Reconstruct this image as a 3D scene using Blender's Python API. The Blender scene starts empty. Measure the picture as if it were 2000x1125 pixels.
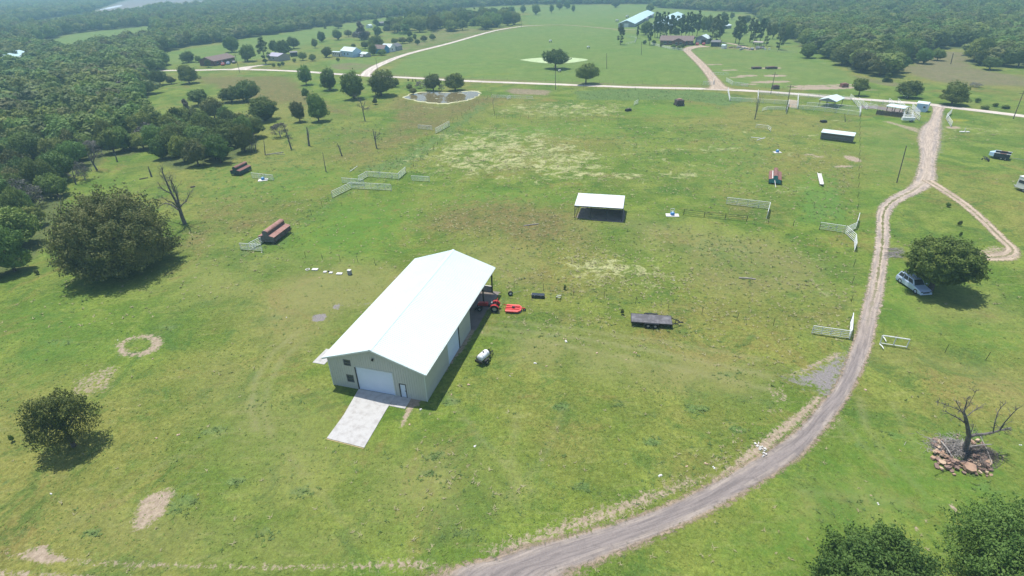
import bpy, math, random
import numpy as np
from math import sin, cos, pi, radians
# ------------------------------------------------------------------ camera, sky, sun, exposure
F_PX, PITCH, ROLL, CAM_H = 1054.855, radians(30.2376), radians(-1.5614), 42.227
scene = bpy.context.scene
col = scene.collection
cd = bpy.data.cameras.new('Camera'); cam = bpy.data.objects.new('Camera', cd); col.objects.link(cam)
scene.camera = cam
cd.sensor_width = 36.0; cd.lens = 36.0*F_PX/2000; cd.clip_start = 0.5; cd.clip_end = 30000
_f = np.array([0, cos(PITCH), -sin(PITCH)]); _r = np.array([1.0, 0, 0]); _u = np.cross(_r, _f)
_R = cos(ROLL)*_r+sin(ROLL)*_u; _U = -sin(ROLL)*_r+cos(ROLL)*_u
from mathutils import Matrix, Vector, Euler
m3 = Matrix(((_R[0], _U[0], -_f[0]), (_R[1], _U[1], -_f[1]), (_R[2], _U[2], -_f[2])))
cam.matrix_world = Matrix.Translation((0, 0, CAM_H)) @ m3.to_4x4()
# the sun stands high behind and to the left: shadows fall to the lower right
SUN_EL, SUN_AZ = radians(73.0), radians(143-180)
world = bpy.data.worlds.new('World'); scene.world = world; world.use_nodes = True
nt = world.node_tree; bg = nt.nodes['Background']; sky = nt.nodes.new('ShaderNodeTexSky')
sky.sky_type = 'NISHITA'; sky.sun_disc = False; sky.sun_elevation = SUN_EL; sky.sun_rotation = SUN_AZ
sky.air_density = 1.0; sky.dust_density = 1.0; sky.ozone_density = 1.0
nt.links.new(sky.outputs[0], bg.inputs[0]); bg.inputs[1].default_value = 0.115
sl = bpy.data.lights.new('Sun', 'SUN'); sl.energy = 3.6; sl.angle = radians(0.53); sl.color = (1.0, 0.965, 0.9)
so = bpy.data.objects.new('Sun', sl); col.objects.link(so)
sd = Vector((-cos(SUN_EL)*sin(SUN_AZ), -cos(SUN_EL)*cos(SUN_AZ), -sin(SUN_EL)))
so.rotation_euler = sd.to_track_quat('-Z', 'Y').to_euler(); so.location = (-60, 80, 200)
scene.view_settings.view_transform = 'Standard'; scene.view_settings.look = 'None'
scene.view_settings.exposure = 0.56; scene.view_settings.gamma = 1.0
scene.cycles.volume_bounces = 0; scene.cycles.max_bounces = 5; scene.cycles.transparent_max_bounces = 12
scene.cycles.diffuse_bounces = 3

# ------------------------------------------------------------------ geometry helpers
def G(px, py, z=0.0):
    """where the line of sight of a spot in the photograph meets the level z (survey of the place)"""
    px = np.asarray(px, float); py = np.asarray(py, float)
    d = _f+np.multiply.outer((px-1000)/F_PX, _R)-np.multiply.outer((py-562.5)/F_PX, _U)
    t = (z-CAM_H)/d[..., 2]
    return d[..., :2]*t[..., None]
def G3(px, py, z=0.0):
    g = G(px, py, z); return Vector((g[0], g[1], z))
def depth(x, y, z=0): return y*cos(PITCH)+(CAM_H-z)*sin(PITCH)
def mpp(px, py):
    g = G(px, py); return depth(g[0], g[1])/F_PX      # metres per photo pixel there
def height_at(px, py, ytop):
    g = G(px, py); lo, hi = 0.0, 39.0
    for _ in range(30):
        mz = (lo+hi)/2; d = np.array([g[0], g[1], mz-CAM_H]); y = 562.5-F_PX*(d@_U)/(d@_f)
        if y > ytop: lo = mz
        else: hi = mz
    return lo
def nmesh(name, V, Fs, smooth=False, mi=None):
    """mesh from numpy vertices and equal-sided faces"""
    me = bpy.data.meshes.new(name); V = np.asarray(V, np.float32); Fs = np.asarray(Fs, np.int32)
    n, k = Fs.shape
    me.vertices.add(len(V)); me.vertices.foreach_set('co', V.ravel())
    me.loops.add(n*k); me.loops.foreach_set('vertex_index', Fs.ravel())
    me.polygons.add(n); me.polygons.foreach_set('loop_start', np.arange(0, n*k, k, dtype=np.int32))
    me.polygons.foreach_set('loop_total', np.full(n, k, np.int32))
    if mi is not None: me.polygons.foreach_set('material_index', mi)
    me.polygons.foreach_set('use_smooth', np.full(n, smooth, bool))
    me.update(calc_edges=True); return me
def rotm(rz=0, rx=0, ry=0): return np.array(Euler((rx, ry, rz)).to_matrix())
class MB:
    def __init__(s): s.v = []; s.f = []; s.m = []
    def add(s, V, Fs, mi=0):
        b = len(s.v); s.v += [tuple(map(float, q)) for q in V]; s.f += [tuple(b+i for i in q) for q in Fs]; s.m += [mi]*len(Fs); return s
    def box(s, c, d, R=None, mi=0, taper=1.0):
        x, y, z = d[0]/2, d[1]/2, d[2]/2; t = taper
        V = np.array([(-x, -y, -z), (x, -y, -z), (x, y, -z), (-x, y, -z), (-x*t, -y*t, z), (x*t, -y*t, z), (x*t, y*t, z), (-x*t, y*t, z)])
        if R is not None: V = V@R.T
        return s.add(V+np.array(c), [(0, 3, 2, 1), (4, 5, 6, 7), (0, 1, 5, 4), (1, 2, 6, 5), (2, 3, 7, 6), (3, 0, 4, 7)], mi)
    def bb(s, x0, x1, y0, y1, z0, z1, mi=0): return s.box(((x0+x1)/2, (y0+y1)/2, (z0+z1)/2), (x1-x0, y1-y0, z1-z0), None, mi)
    def tube(s, p, q, r0, r1=None, n=6, mi=0, caps=True):
        r1 = r0 if r1 is None else r1; p = np.array(p, float); q = np.array(q, float); d = q-p; L = np.linalg.norm(d)
        if L < 1e-6: return s
        d /= L; a = np.cross(d, (0, 0, 1) if abs(d[2]) < .9 else (1, 0, 0)); a /= np.linalg.norm(a); b = np.cross(d, a)
        V = []
        for c, r in ((p, r0), (q, r1)):
            for i in range(n): V.append(c+r*(cos(2*pi*i/n)*a+sin(2*pi*i/n)*b))
        Fs = [(i, i+n, (i+1) % n+n, (i+1) % n) for i in range(n)]
        if caps: Fs += [tuple(range(n)), tuple(range(2*n-1, n-1, -1))]
        return s.add(V, Fs, mi)
    def prism(s, prof, y0, y1, axis='y', mi=0):
        """profile (x,z) pushed along y (or (y,z) along x, (x,y) along z)"""
        n = len(prof); V = []
        for t in (y0, y1):
            for a, b in prof: V.append((a, t, b) if axis == 'y' else ((t, a, b) if axis == 'x' else (a, b, t)))
        return s.add(V, [tuple(range(n)), tuple(range(2*n-1, n-1, -1))]+[(i, i+n, (i+1) % n+n, (i+1) % n) for i in range(n)], mi)
    def lathe(s, prof, c=(0, 0, 0), axis='z', n=16, mi=0):
        V = []; k = len(prof)
        for i in range(n):
            t = 2*pi*i/n
            for r, h in prof:
                p = (r*cos(t), r*sin(t), h) if axis == 'z' else ((h, r*cos(t), r*sin(t)) if axis == 'x' else (r*cos(t), h, r*sin(t)))
                V.append((p[0]+c[0], p[1]+c[1], p[2]+c[2]))
        return s.add(V, [(i*k+j, ((i+1) % n)*k+j, ((i+1) % n)*k+j+1, i*k+j+1) for i in range(n) for j in range(k-1)], mi)
    def mesh(s, name, mats, smooth=False, fix=True):
        me = bpy.data.meshes.new(name); me.from_pydata(s.v, [], s.f)
        for m in (mats if isinstance(mats, (list, tuple)) else [mats]): me.materials.append(m)
        me.polygons.foreach_set('material_index', np.array(s.m, np.int32))
        if smooth: me.polygons.foreach_set('use_smooth', np.ones(len(s.f), bool))
        me.update()
        if fix:
            import bmesh
            b = bmesh.new(); b.from_mesh(me); bmesh.ops.recalc_face_normals(b, faces=b.faces); b.to_mesh(me); b.free()
        return me
    def build(s, name, mats, parent=None, smooth=False, bevel=0, fix=True, label=None):
        o = bpy.data.objects.new(name, s.mesh(name, mats, smooth, fix)); col.objects.link(o)
        if parent is not None: o.parent = parent
        if bevel:
            b = o.modifiers.new('b', 'BEVEL'); b.width = bevel; b.segments = 2; b.limit_method = 'ANGLE'
        if label: o['label'] = label
        return o
def tag(o, label=None, cat=None, group=None, kind=None):
    if label: o['label'] = label
    if cat: o['category'] = cat
    if group: o['group'] = group
    if kind: o['kind'] = kind
    return o
def thing(name, loc, rz, label, cat, group=None):
    o = bpy.data.objects.new(name, None); col.objects.link(o); o.empty_display_size = 0.3
    o.location = (loc[0], loc[1], loc[2] if len(loc) > 2 else 0); o.rotation_euler = (0, 0, rz)
    return tag(o, label, cat, group)
def link(name, me, parent=None, mat=None):
    o = bpy.data.objects.new(name, me); col.objects.link(o)
    if parent is not None: o.parent = parent
    if mat is not None and not me.materials: me.materials.append(mat)
    return o

# ------------------------------------------------------------------ materials
class NT:
    def __init__(s, name):
        s.m = bpy.data.materials.new(name); s.m.use_nodes = True; s.t = s.m.node_tree; s.n = s.t.nodes
        s.p = s.n['Principled BSDF']; s.out = s.n['Material Output']
    def node(s, ty, **kw):
        n = s.n.new(ty)
        for k, v in kw.items(): setattr(n, k, v)
        return n
    def l(s, a, b): s.t.links.new(a, b)
    def put(s, sock, v):
        if isinstance(v, bpy.types.NodeSocket): s.l(v, sock)
        elif v is not None: sock.default_value = v
    def noise(s, scale, detail=4, rough=.55, vec=None, dist=0, typ=None):
        n = s.node('ShaderNodeTexNoise'); n.inputs['Scale'].default_value = scale; n.inputs['Detail'].default_value = detail
        n.inputs['Roughness'].default_value = rough; n.inputs['Distortion'].default_value = dist
        if vec is not None: s.l(vec, n.inputs['Vector'])
        return n.outputs['Fac']
    def ramp(s, v, lo, hi):
        n = s.node('ShaderNodeMapRange', interpolation_type='SMOOTHSTEP'); s.put(n.inputs[0], v); s.put(n.inputs[1], lo); s.put(n.inputs[2], hi); return n.outputs[0]
    def mix(s, f, a, b, blend='MIX'):
        n = s.node('ShaderNodeMix', data_type='RGBA', blend_type=blend); s.put(n.inputs[0], f)
        for i, v in ((6, a), (7, b)): s.put(n.inputs[i], (*v, 1) if isinstance(v, tuple) else v)
        return n.outputs[2]
    def math(s, op, a, b=None, c=None, clamp=False):
        n = s.node('ShaderNodeMath', operation=op, use_clamp=clamp)
        for i, v in enumerate((a, b, c)): s.put(n.inputs[i], v)
        return n.outputs[0]
    def bump(s, h, strength=.3, dist=.05):
        n = s.node('ShaderNodeBump'); n.inputs['Strength'].default_value = strength; n.inputs['Distance'].default_value = dist
        s.l(h, n.inputs['Height']); s.l(n.outputs[0], s.p.inputs['Normal'])
    def coord(s, which='Object', scale=None):
        c = s.node('ShaderNodeTexCoord').outputs[which]
        if scale:
            m = s.node('ShaderNodeMapping'); m.inputs['Scale'].default_value = scale; s.l(c, m.inputs[0]); return m.outputs[0]
        return c
    def attr(s, name):
        n = s.node('ShaderNodeAttribute', attribute_name=name); q = s.node('ShaderNodeSeparateColor'); s.l(n.outputs['Color'], q.inputs[0]); return q.outputs
def paint(name, c, rough=.6, metal=0, c2=None, scale=1.5, amt=.5, spec=.4, bump=0):
    t = NT(name); v = t.coord()
    if c2 is None: c2 = tuple(x*.72 for x in c)
    n = t.noise(scale, 5, .65, v); f = t.ramp(n, .5-.18/amt*.5, .5+.25)
    f2 = t.math('MULTIPLY', f, amt)
    t.l(t.mix(f2, c, c2), t.p.inputs['Base Color'])
    t.p.inputs['Roughness'].default_value = rough; t.p.inputs['Metallic'].default_value = metal
    t.p.inputs['Specular IOR Level'].default_value = spec
    if bump: t.bump(t.noise(scale*8, 4, .6, v), bump, .02)
    return t.m
M = {}
M['wall'] = paint('barn_wall', (.50, .51, .465), .45, 0, (.44, .45, .41), .5, .6)
M['roofw'] = paint('roof_white', (.66, .76, .755), .32, 0, (.60, .71, .71), .35, .5, spec=.7)
M['shedroof'] = paint('shed_roof_white', (.66, .70, .70), .4, 0, (.60, .64, .64), .35, .5)
M['door'] = paint('door_white', (.62, .70, .80), .45, 0, (.55, .63, .73), .6, .5)
M['trimdark'] = paint('dark_trim', (.035, .035, .035), .6)
M['trim'] = paint('light_trim', (.62, .66, .62), .5)
M['glass'] = paint('window_glass', (.07, .085, .09), .12, 0, (.03, .04, .05), 2, .6, spec=.6)
M['conc'] = paint('concrete', (.46, .45, .43), .85, 0, (.34, .32, .30), 1.4, .95, bump=.3)
M['concw'] = paint('concrete_white', (.68, .66, .62), .85, 0, (.5, .48, .44), 1.2, .8, bump=.3)
M['steel'] = paint('dark_steel', (.03, .028, .028), .5, .2)
M['white'] = paint('white_paint', (.78, .78, .76), .45, 0, (.55, .52, .47), 1.8, .6)
M['pipe'] = paint('white_pipe', (.76, .78, .76), .45, 0, (.52, .5, .46), 2.2, .6)
M['pipegrey'] = paint('grey_pipe', (.34, .34, .32), .5, .1, (.2, .17, .15), 2, .7)
M['red'] = paint('tractor_red', (.50, .035, .03), .35, 0, (.33, .03, .03), 1.5, .6)
M['redl'] = paint('mower_red', (.78, .10, .09), .45, 0, (.66, .16, .13), 1.5, .7)
M['rubber'] = paint('rubber', (.018, .018, .018), .85)
M['rim'] = paint('rim_grey', (.42, .42, .42), .4, .3)
M['black'] = paint('black_paint', (.022, .022, .024), .45)
M['rust'] = paint('rust_roof', (.19, .085, .07), .85, 0, (.29, .16, .135), 2.5, .9, bump=.3)
M['rustp'] = paint('rust_pink', (.36, .20, .165), .85, 0, (.22, .105, .08), 2.2, .9, bump=.3)
M['rustdark'] = paint('rust_side', (.095, .06, .055), .85, 0, (.16, .15, .16), 2, .9)
M['zinc'] = paint('weathered_zinc', (.16, .17, .18), .6, .3, (.11, .08, .07), 2, .9)
M['teal'] = paint('teal_paint', (.05, .26, .27), .6, 0, (.03, .14, .14), 2, .8)
M['dteal'] = paint('dark_teal', (.03, .07, .07), .7, 0, (.02, .03, .03), 2, .8)
M['deck'] = paint('deck_planks', (.10, .095, .10), .85, 0, (.22, .21, .22), 1.1, .9, bump=.3)
M['navy'] = paint('dark_blue', (.03, .04, .055), .4)
M['blue'] = paint('waterer_blue', (.05, .22, .50), .4)
M['skyblue'] = paint('pale_blue', (.45, .62, .80), .4)
M['car'] = paint('silver_paint', (.50, .60, .76), .28, .2, (.42, .53, .70), 1, .4, spec=.6)
M['cardark'] = paint('car_dark', (.03, .035, .045), .3)
M['carred'] = paint('car_red', (.42, .03, .03), .3)
M['carwhite'] = paint('car_white', (.75, .75, .75), .3)
M['carblue'] = paint('car_blue', (.2, .33, .5), .3)
M['poly'] = paint('poly_tank', (.82, .83, .84), .4, 0, (.74, .75, .77), 2, .5)
M['wood'] = paint('grey_wood', (.16, .135, .12), .9, 0, (.09, .075, .065), 3, .9, bump=.5)
M['bark'] = paint('bark', (.095, .075, .062), .95, 0, (.05, .04, .034), 3, .9, bump=.6)
M['deadbark'] = paint('dead_bark', (.165, .15, .14), .95, 0, (.05, .04, .038), 2.5, .9, bump=.6)
M['deadpale'] = paint('dead_pale', (.36, .33, .30), .9, 0, (.16, .14, .13), 2.5, .9)
M['brick'] = paint('brick_wall', (.20, .10, .08), .9, 0, (.14, .07, .06), 3, .9)
M['beige'] = paint('beige_wall', (.40, .36, .33), .8)
M['shingle'] = paint('brown_shingle', (.20, .145, .13), .9, 0, (.14, .10, .09), 1.5, .9, bump=.3)
M['greyroof'] = paint('grey_roof', (.40, .38, .46), .7)
M['tealroof'] = paint('pale_teal_roof', (.52, .70, .72), .4, 0, (.46, .64, .66), .2, .6)
M['greywall'] = paint('grey_wall', (.30, .31, .33), .7)
M['bluewall'] = paint('blue_wall', (.04, .25, .45), .6)
M['rock1'] = paint('sandstone', (.40, .26, .175), .9, 0, (.24, .15, .11), 2, .9, bump=.6)
M['rock2'] = paint('dark_sandstone', (.24, .16, .125), .9, 0, (.20, .13, .10), 2, .9, bump=.6)
M['rock3b'] = paint('tan_earth', (.36, .29, .20), .95, 0, (.28, .22, .15), 1, .8)
M['rock3'] = paint('pale_sandstone', (.50, .37, .25), .9, 0, (.42, .27, .18), 2, .9, bump=.6)
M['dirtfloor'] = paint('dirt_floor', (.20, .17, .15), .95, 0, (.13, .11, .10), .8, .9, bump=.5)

def leafmat(name, c, c2, trans=.34, var=.32):
    t = NT(name); v = t.coord()
    n = t.noise(.55, 3, .6, v); n2 = t.noise(3.1, 2, .6, v)
    f = t.ramp(t.math('ADD', t.math('MULTIPLY', n, .7), t.math('MULTIPLY', n2, .3)), .36, .64)
    base = t.mix(f, c, c2)
    oi = t.node('ShaderNodeObjectInfo').outputs['Random']
    h = t.node('ShaderNodeHueSaturation'); t.l(base, h.inputs['Color'])
    mr = t.node('ShaderNodeMapRange'); t.l(oi, mr.inputs[0]); mr.inputs[3].default_value = 1-var; mr.inputs[4].default_value = 1+var*1.2
    t.l(mr.outputs[0], h.inputs['Value'])
    wn = t.node('ShaderNodeTexWhiteNoise', noise_dimensions='1D'); t.l(oi, wn.inputs['W'])
    mh = t.node('ShaderNodeMapRange'); t.l(wn.outputs['Value'], mh.inputs[0]); mh.inputs[3].default_value = .462; mh.inputs[4].default_value = .52
    t.l(mh.outputs[0], h.inputs['Hue'])
    t.l(h.outputs[0], t.p.inputs['Base Color']); t.p.inputs['Roughness'].default_value = .6; t.p.inputs['Specular IOR Level'].default_value = .25
    tr = t.node('ShaderNodeBsdfTranslucent'); t.l(h.outputs[0], tr.inputs[0])
    ms = t.node('ShaderNodeMixShader'); ms.inputs[0].default_value = trans
    t.l(t.p.outputs[0], ms.inputs[1]); t.l(tr.outputs[0], ms.inputs[2]); t.l(ms.outputs[0], t.out.inputs[0])
    return t.m
L = {}
L['oak'] = leafmat('leaf_oak', (.084, .150, .031), (.172, .250, .055))
L['olive'] = leafmat('leaf_olive', (.074, .112, .032), (.150, .175, .052), .2)
L['bright'] = leafmat('leaf_bright', (.092, .160, .032), (.175, .258, .055), .3)
L['pine'] = leafmat('leaf_pine', (.064, .102, .044), (.11, .160, .062), .1)
L['yellow'] = leafmat('leaf_yellow', (.13, .17, .05), (.20, .25, .07), .3)
L['twig'] = leafmat('leaf_twig', (.135, .128, .112), (.21, .20, .175), .1)
L['dark'] = leafmat('leaf_dark', (.058, .096, .027), (.135, .160, .046), .2)
L['cedar'] = leafmat('leaf_cedar', (.070, .066, .058), (.115, .108, .085), .1)

# ------------------------------------------------------------------ the ground and its cover
class Paint:
    """areas of different ground cover, held as masks on the vertices of the ground sheet"""
    def __init__(s, XY): s.X = XY; s.ch = {}
    def get(s, c):
        if c not in s.ch: s.ch[c] = np.zeros(len(s.X), np.float32)
        return s.ch[c]
    def poly(s, c, pts, val=1, soft=2.0, world=False):
        P = np.array(pts, float) if world else G([p[0] for p in pts], [p[1] for p in pts])
        lo = P.min(0)-soft; hi = P.max(0)+soft
        idx = np.where((s.X[:, 0] > lo[0]) & (s.X[:, 0] < hi[0]) & (s.X[:, 1] > lo[1]) & (s.X[:, 1] < hi[1]))[0]
        if not len(idx): return
        x, y = s.X[idx, 0], s.X[idx, 1]; ins = np.zeros(len(idx), bool); dm = np.full(len(idx), 1e9)
        for i in range(len(P)):
            a, b = P[i], P[(i+1) % len(P)]
            cnd = (a[1] > y) != (b[1] > y)
            xi = (b[0]-a[0])*(y-a[1])/((b[1]-a[1]) if b[1] != a[1] else 1e-9)+a[0]
            ins ^= cnd & (x < xi)
            e = b-a; t = np.clip(((x-a[0])*e[0]+(y-a[1])*e[1])/max(e@e, 1e-9), 0, 1)
            dm = np.minimum(dm, np.hypot(x-a[0]-t*e[0], y-a[1]-t*e[1]))
        sg = np.where(ins, dm, -dm); v = np.clip(.5+sg/(2*soft), 0, 1)*val
        g = s.get(c); g[idx] = np.maximum(g[idx], v) if val > 0 else np.clip(g[idx]+v, 0, 1)
    def stroke(s, c, pts, w, val=1, soft=.5):
        P = G([p[0] for p in pts], [p[1] for p in pts]); r = w/2
        for i in range(len(P)-1):
            a, b = P[i], P[i+1]; lo = np.minimum(a, b)-r-soft; hi = np.maximum(a, b)+r+soft
            idx = np.where((s.X[:, 0] > lo[0]) & (s.X[:, 0] < hi[0]) & (s.X[:, 1] > lo[1]) & (s.X[:, 1] < hi[1]))[0]
            if not len(idx): continue
            x, y = s.X[idx, 0], s.X[idx, 1]; e = b-a
            t = np.clip(((x-a[0])*e[0]+(y-a[1])*e[1])/max(e@e, 1e-9), 0, 1); d = np.hypot(x-a[0]-t*e[0], y-a[1]-t*e[1])
            v = np.clip(.5+(r-d)/(2*soft), 0, 1)*val; g = s.get(c); g[idx] = np.maximum(g[idx], v)
    def spot(s, c, px, py, rx, ry, val=1, soft=.6, rot=0):
        """ellipse, radii in metres"""
        g0 = G(px, py); x = s.X[:, 0]-g0[0]; y = s.X[:, 1]-g0[1]
        u = x*cos(rot)+y*sin(rot); w = -x*sin(rot)+y*cos(rot); d = np.sqrt((u/rx)**2+(w/ry)**2)
        v = np.clip((1-d)*min(rx, ry)/soft+.5, 0, 1)*val; g = s.get(c); np.maximum(g, v, out=g)
# woods in the photograph: outline where their edge stands on the ground
WOODS = {
 'left': [(-250, 620), (0, 545), (47, 522), (87, 480), (112, 416), (131, 378), (120, 345), (150, 335), (190, 325), (204, 308), (250, 304), (300, 290), (312, 262), (300, 240), (290, 215), (262, 205),
          (290, 192), (296, 168), (285, 150), (312, 138), (318, 120), (295, 108), (350, 95), (420, 83), (490, 73), (560, 63), (640, 51), (735, 36), (860, 25), (908, 15), (1037, 9), (1265, 8),
          (1290, 16), (1370, 20), (1455, 24), (1484, 34), (1494, 55), (1530, 66), (1556, 84), (1585, 96), (1612, 110), (1638, 126), (1668, 141), (1726, 155), (1753, 140), (1756, 127), (1790, 117), (1800, 102), (1843, 92),
          (1894, 98), (1897, 126), (1952, 134), (2000, 131), (2300, 140), (4200, 120), (3900, -75), (2000, -60), (1000, -40), (0, -14), (-500, 0), (-900, 60), (-700, 400)],
 'clump': [(308, 290), (317, 322), (350, 332), (380, 328), (437, 322), (470, 306), (499, 296), (505, 270), (480, 255), (420, 240), (360, 245), (330, 262)],
}
CLEAR = [[(72, 86), (95, 78), (140, 66), (195, 60), (300, 50), (306, 66), (285, 76), (235, 92), (160, 104), (85, 106)], [(-400, 190), (-40, 136), (0, 124), (60, 106), (72, 116), (66, 128), (20, 142), (-60, 170)],
         [(30, 46), (120, 33), (235, 19), (250, 28), (140, 47), (50, 60)], [(-400, 30), (0, 8), (150, -4), (190, -10), (60, 0), (0, 14), (-300, 60)],
         [(180, 22), (235, 3), (310, -9), (440, -18), (380, 2), (310, 20), (240, 31), (190, 30)], [(325, 10), (425, -4), (430, 8), (345, 22)],
         [(1737, 33), (1762, 32), (1770, 48), (1745, 52)]]
def inpoly(P, x, y):
    r = np.zeros(len(x), bool)
    for i in range(len(P)):
        a, b = P[i], P[(i+1) % len(P)]
        c = (a[1] > y) != (b[1] > y); xi = (b[0]-a[0])*(y-a[1])/((b[1]-a[1]) if b[1] != a[1] else 1e-9)+a[0]; r ^= c & (x < xi)
    return r
def wpoly(pts): return G([p[0] for p in pts], [p[1] for p in pts])

th = np.radians(np.concatenate([np.arange(-180, -62, 4.0), np.arange(-62, -46, .5), np.arange(-46, 46, .17), np.arange(46, 62, .5), np.arange(62, 180.1, 4.0)]))
rr = np.concatenate([[0.5, 8], np.geomspace(16, 420, 460), np.geomspace(424, 16000, 130)])
TT, RR = np.meshgrid(th, rr); XY = np.stack([RR*np.sin(TT), RR*np.cos(TT)], -1).reshape(-1, 2)
P = Paint(XY)
# -- pasture cover
P.poly('straw', [(870, 262), (960, 245), (1080, 250), (1150, 285), (1215, 300), (1190, 340), (1240, 352), (1090, 362), (960, 350), (830, 340), (800, 310)], .74, 11)
P.poly('straw', [(860, 250), (1000, 235), (1400, 240), (1660, 260), (1660, 380), (1400, 375), (1000, 372), (820, 345)], .30, 6)
P.poly('straw', [(965, 212), (1000, 200), (1120, 200), (1225, 200), (1232, 212), (1205, 230), (1080, 230), (970, 226)], .6, 5)
P.poly('straw', [(1065, 520), (1100, 495), (1200, 495), (1290, 515), (1330, 545), (1270, 552), (1200, 560), (1100, 535), (1050, 528)], .78, 5)
P.poly('straw', [(1240, 445), (1330, 440), (1350, 465), (1260, 470)], .35, 3)
for q in ((1150, 340, 6, 2.2, .8), (1215, 344, 7, 2, .8), (1330, 342, 6, 2, .7), (1280, 345, 4, 1.5, .6), (1240, 238, 3, 1, .5), (1360, 232, 3, 1, .6), (1285, 250, 3, 1, .6), (1205, 250, 3, 1, .6), (1400, 292, 6, 2, .6), (1440, 290, 4, 1.5, .6),
          (1700, 260, 2, 3, .4), (900, 335, 6, 2, .6), (1010, 255, 5, 2, .5), (1100, 243, 6, 2, .5), (1090, 470, 2, 1, .4), (1235, 460, 3, 1, .4), (1500, 345, 8, 3, .25), (1560, 500, 5, 2, .3), (1380, 560, 4, 1.5, .35), (620, 640, 2, 1, .0),
          (1510, 370, 9, 3, .45), (1580, 555, 4, 2, .35), (1640, 575, 3, 1.5, .35), (1230, 565, 4, 1.5, .45), (735, 300, 5, 3, .3), (545, 310, 5, 3, .25), (850, 210, 6, 3, .55), (930, 215, 6, 3, .45), (760, 215, 5, 3, .3), (1650, 237, 5, 2, .5), (1920, 255, 12, 5, .45), (1880, 270, 8, 4, .4)):
    P.spot('straw', q[0], q[1], q[2], q[3], q[4], 1.5)
P.poly('lush', [(1120, 178), (1240, 172), (1400, 180), (1470, 195), (1420, 208), (1340, 195), (1230, 196), (1130, 195)], .95, 2.5)
P.poly('lush', [(690, 330), (790, 300), (860, 255), (930, 205), (960, 190), (940, 225), (880, 270), (810, 325), (740, 345)], .7, 4)
P.stroke('lush', [(480, 492), (560, 468), (650, 388), (700, 372), (795, 335)], 5, .5, 3)
P.poly('lush', [(1330, 455), (1420, 455), (1500, 480), (1490, 520), (1400, 520), (1340, 500)], .5, 4)
P.poly('lush', [(1150, 255), (1290, 270), (1320, 330), (1290, 345), (1200, 300)], .4, 7)
P.poly('lush', [(1320, 250), (1500, 260), (1560, 300), (1500, 400), (1440, 380), (1400, 300)], .35, 8)
P.poly('lush', [(1560, 370), (1640, 365), (1655, 430), (1570, 435)], .7, 2)
P.poly('lush', [(380, 320), (470, 300), (600, 290), (640, 330), (560, 390), (430, 390), (350, 370)], .35, 6)
P.poly('lush', [(560, 205), (700, 225), (790, 260), (700, 300), (560, 290)], .35, 6)
for q in ((880, 785, 1.2, .6, .9), (850, 890, 1, .6, .9), (835, 925, .8, .4, .9), (1098, 795, 1.2, .6, .8), (1210, 790, .8, .5, .7), (1420, 730, 1.5, .6, .8), (1364, 798, 1.4, .7, .8), (1440, 840, 1.2, .6, .9), (1272, 863, 1.2, .6, .8), (520, 1040, 1, .5, .7), (415, 840, 1.3, .7, .7),
          (590, 960, 1.4, .7, .7), (460, 940, 1.1, .6, .6), (260, 690, 1.1, .6, .6), (1140, 950, .9, .5, .8), (360, 985, 1.4, 1.2, .6), (300, 690, 1.2, .6, .6), (540, 620, 1.2, .6, .6), (505, 790, 1.5, 1, .5), (880, 685, 1, .5, .4), (1075, 655, 1.6, .5, .7), (180, 1040, .9, .5, .8), (330, 640, 2, .6, .6), (110, 670, 3, 1.2, .5), (1555, 655, 1, .5, .4), (905, 1040, 1, .5, .7),
          (870, 715, 1, .5, .3), (1320, 445, 4, 1.5, .4), (1620, 490, 3, 1, .4), (1640, 520, 3, 1, .4), (1900, 850, 1.5, 1, .6), (1750, 850, 1.2, .8, .5), (1680, 870, 1.2, .6, .5), (1700, 980, 1.6, .7, .5), (1930, 950, 1.2, 1, .6)):
    P.spot('lush', q[0], q[1], q[2], q[3], q[4], .7)
P.poly('rough', [(860, 400), (960, 385), (1120, 400), (1130, 440), (1240, 470), (1160, 490), (1000, 470), (880, 460), (800, 440)], .8, 6)
P.poly('rough', [(980, 530), (1200, 570), (1500, 600), (1640, 600), (1640, 640), (1480, 625), (1250, 590), (1000, 560)], .6, 3)
P.poly('rough', [(1300, 480), (1640, 460), (1650, 590), (1420, 590), (1340, 560)], .45, 6)
P.poly('rough', [(380, 150), (560, 148), (620, 190), (700, 230), (560, 200), (500, 210), (410, 165)], .85, 4)
P.poly('rough', [(760, 190), (860, 205), (960, 185), (1000, 190), (900, 230), (800, 280), (720, 300), (760, 240)], .7, 5)
P.poly('rough', [(640, 250), (760, 245), (740, 330), (620, 320)], .5, 6)
P.poly('rough', [(430, 370), (560, 380), (640, 400), (600, 430), (520, 445), (400, 470), (330, 500), (360, 430)], .5, 4)
P.poly('rough', [(310, 470), (370, 430), (440, 440), (400, 490), (330, 500)], .6, 3)
P.poly('rough', [(1400, 395), (1500, 385), (1560, 420), (1500, 440), (1420, 430)], .6, 4)
P.poly('rough', [(1590, 340), (1665, 320), (1668, 440), (1620, 400)], .5, 3)
P.poly('rough', [(1700, 560), (1740, 480), (1900, 470), (2000, 560), (2000, 600), (1900, 500), (1760, 520)], .3, 5)
P.poly('rough', [(1260, 600), (1350, 590), (1340, 640), (1240, 650)], .4, 2)
P.poly('rough', [(1060, 605), (1180, 615), (1190, 640), (1070, 640)], .5, 2)
P.poly('rough', [(700, 700), (820, 830), (960, 950), (900, 1000), (800, 900)], .2, 4)
P.poly('rough', [(1200, 1000), (1400, 860), (1530, 740), (1480, 900), (1300, 980)], .35, 2)
P.poly('brown', [(1750, 135), (1830, 100), (1895, 102), (1900, 132), (2000, 150), (2300, 150), (2300, 185), (2000, 170), (1860, 165), (1790, 150)], .85, 4)
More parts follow.
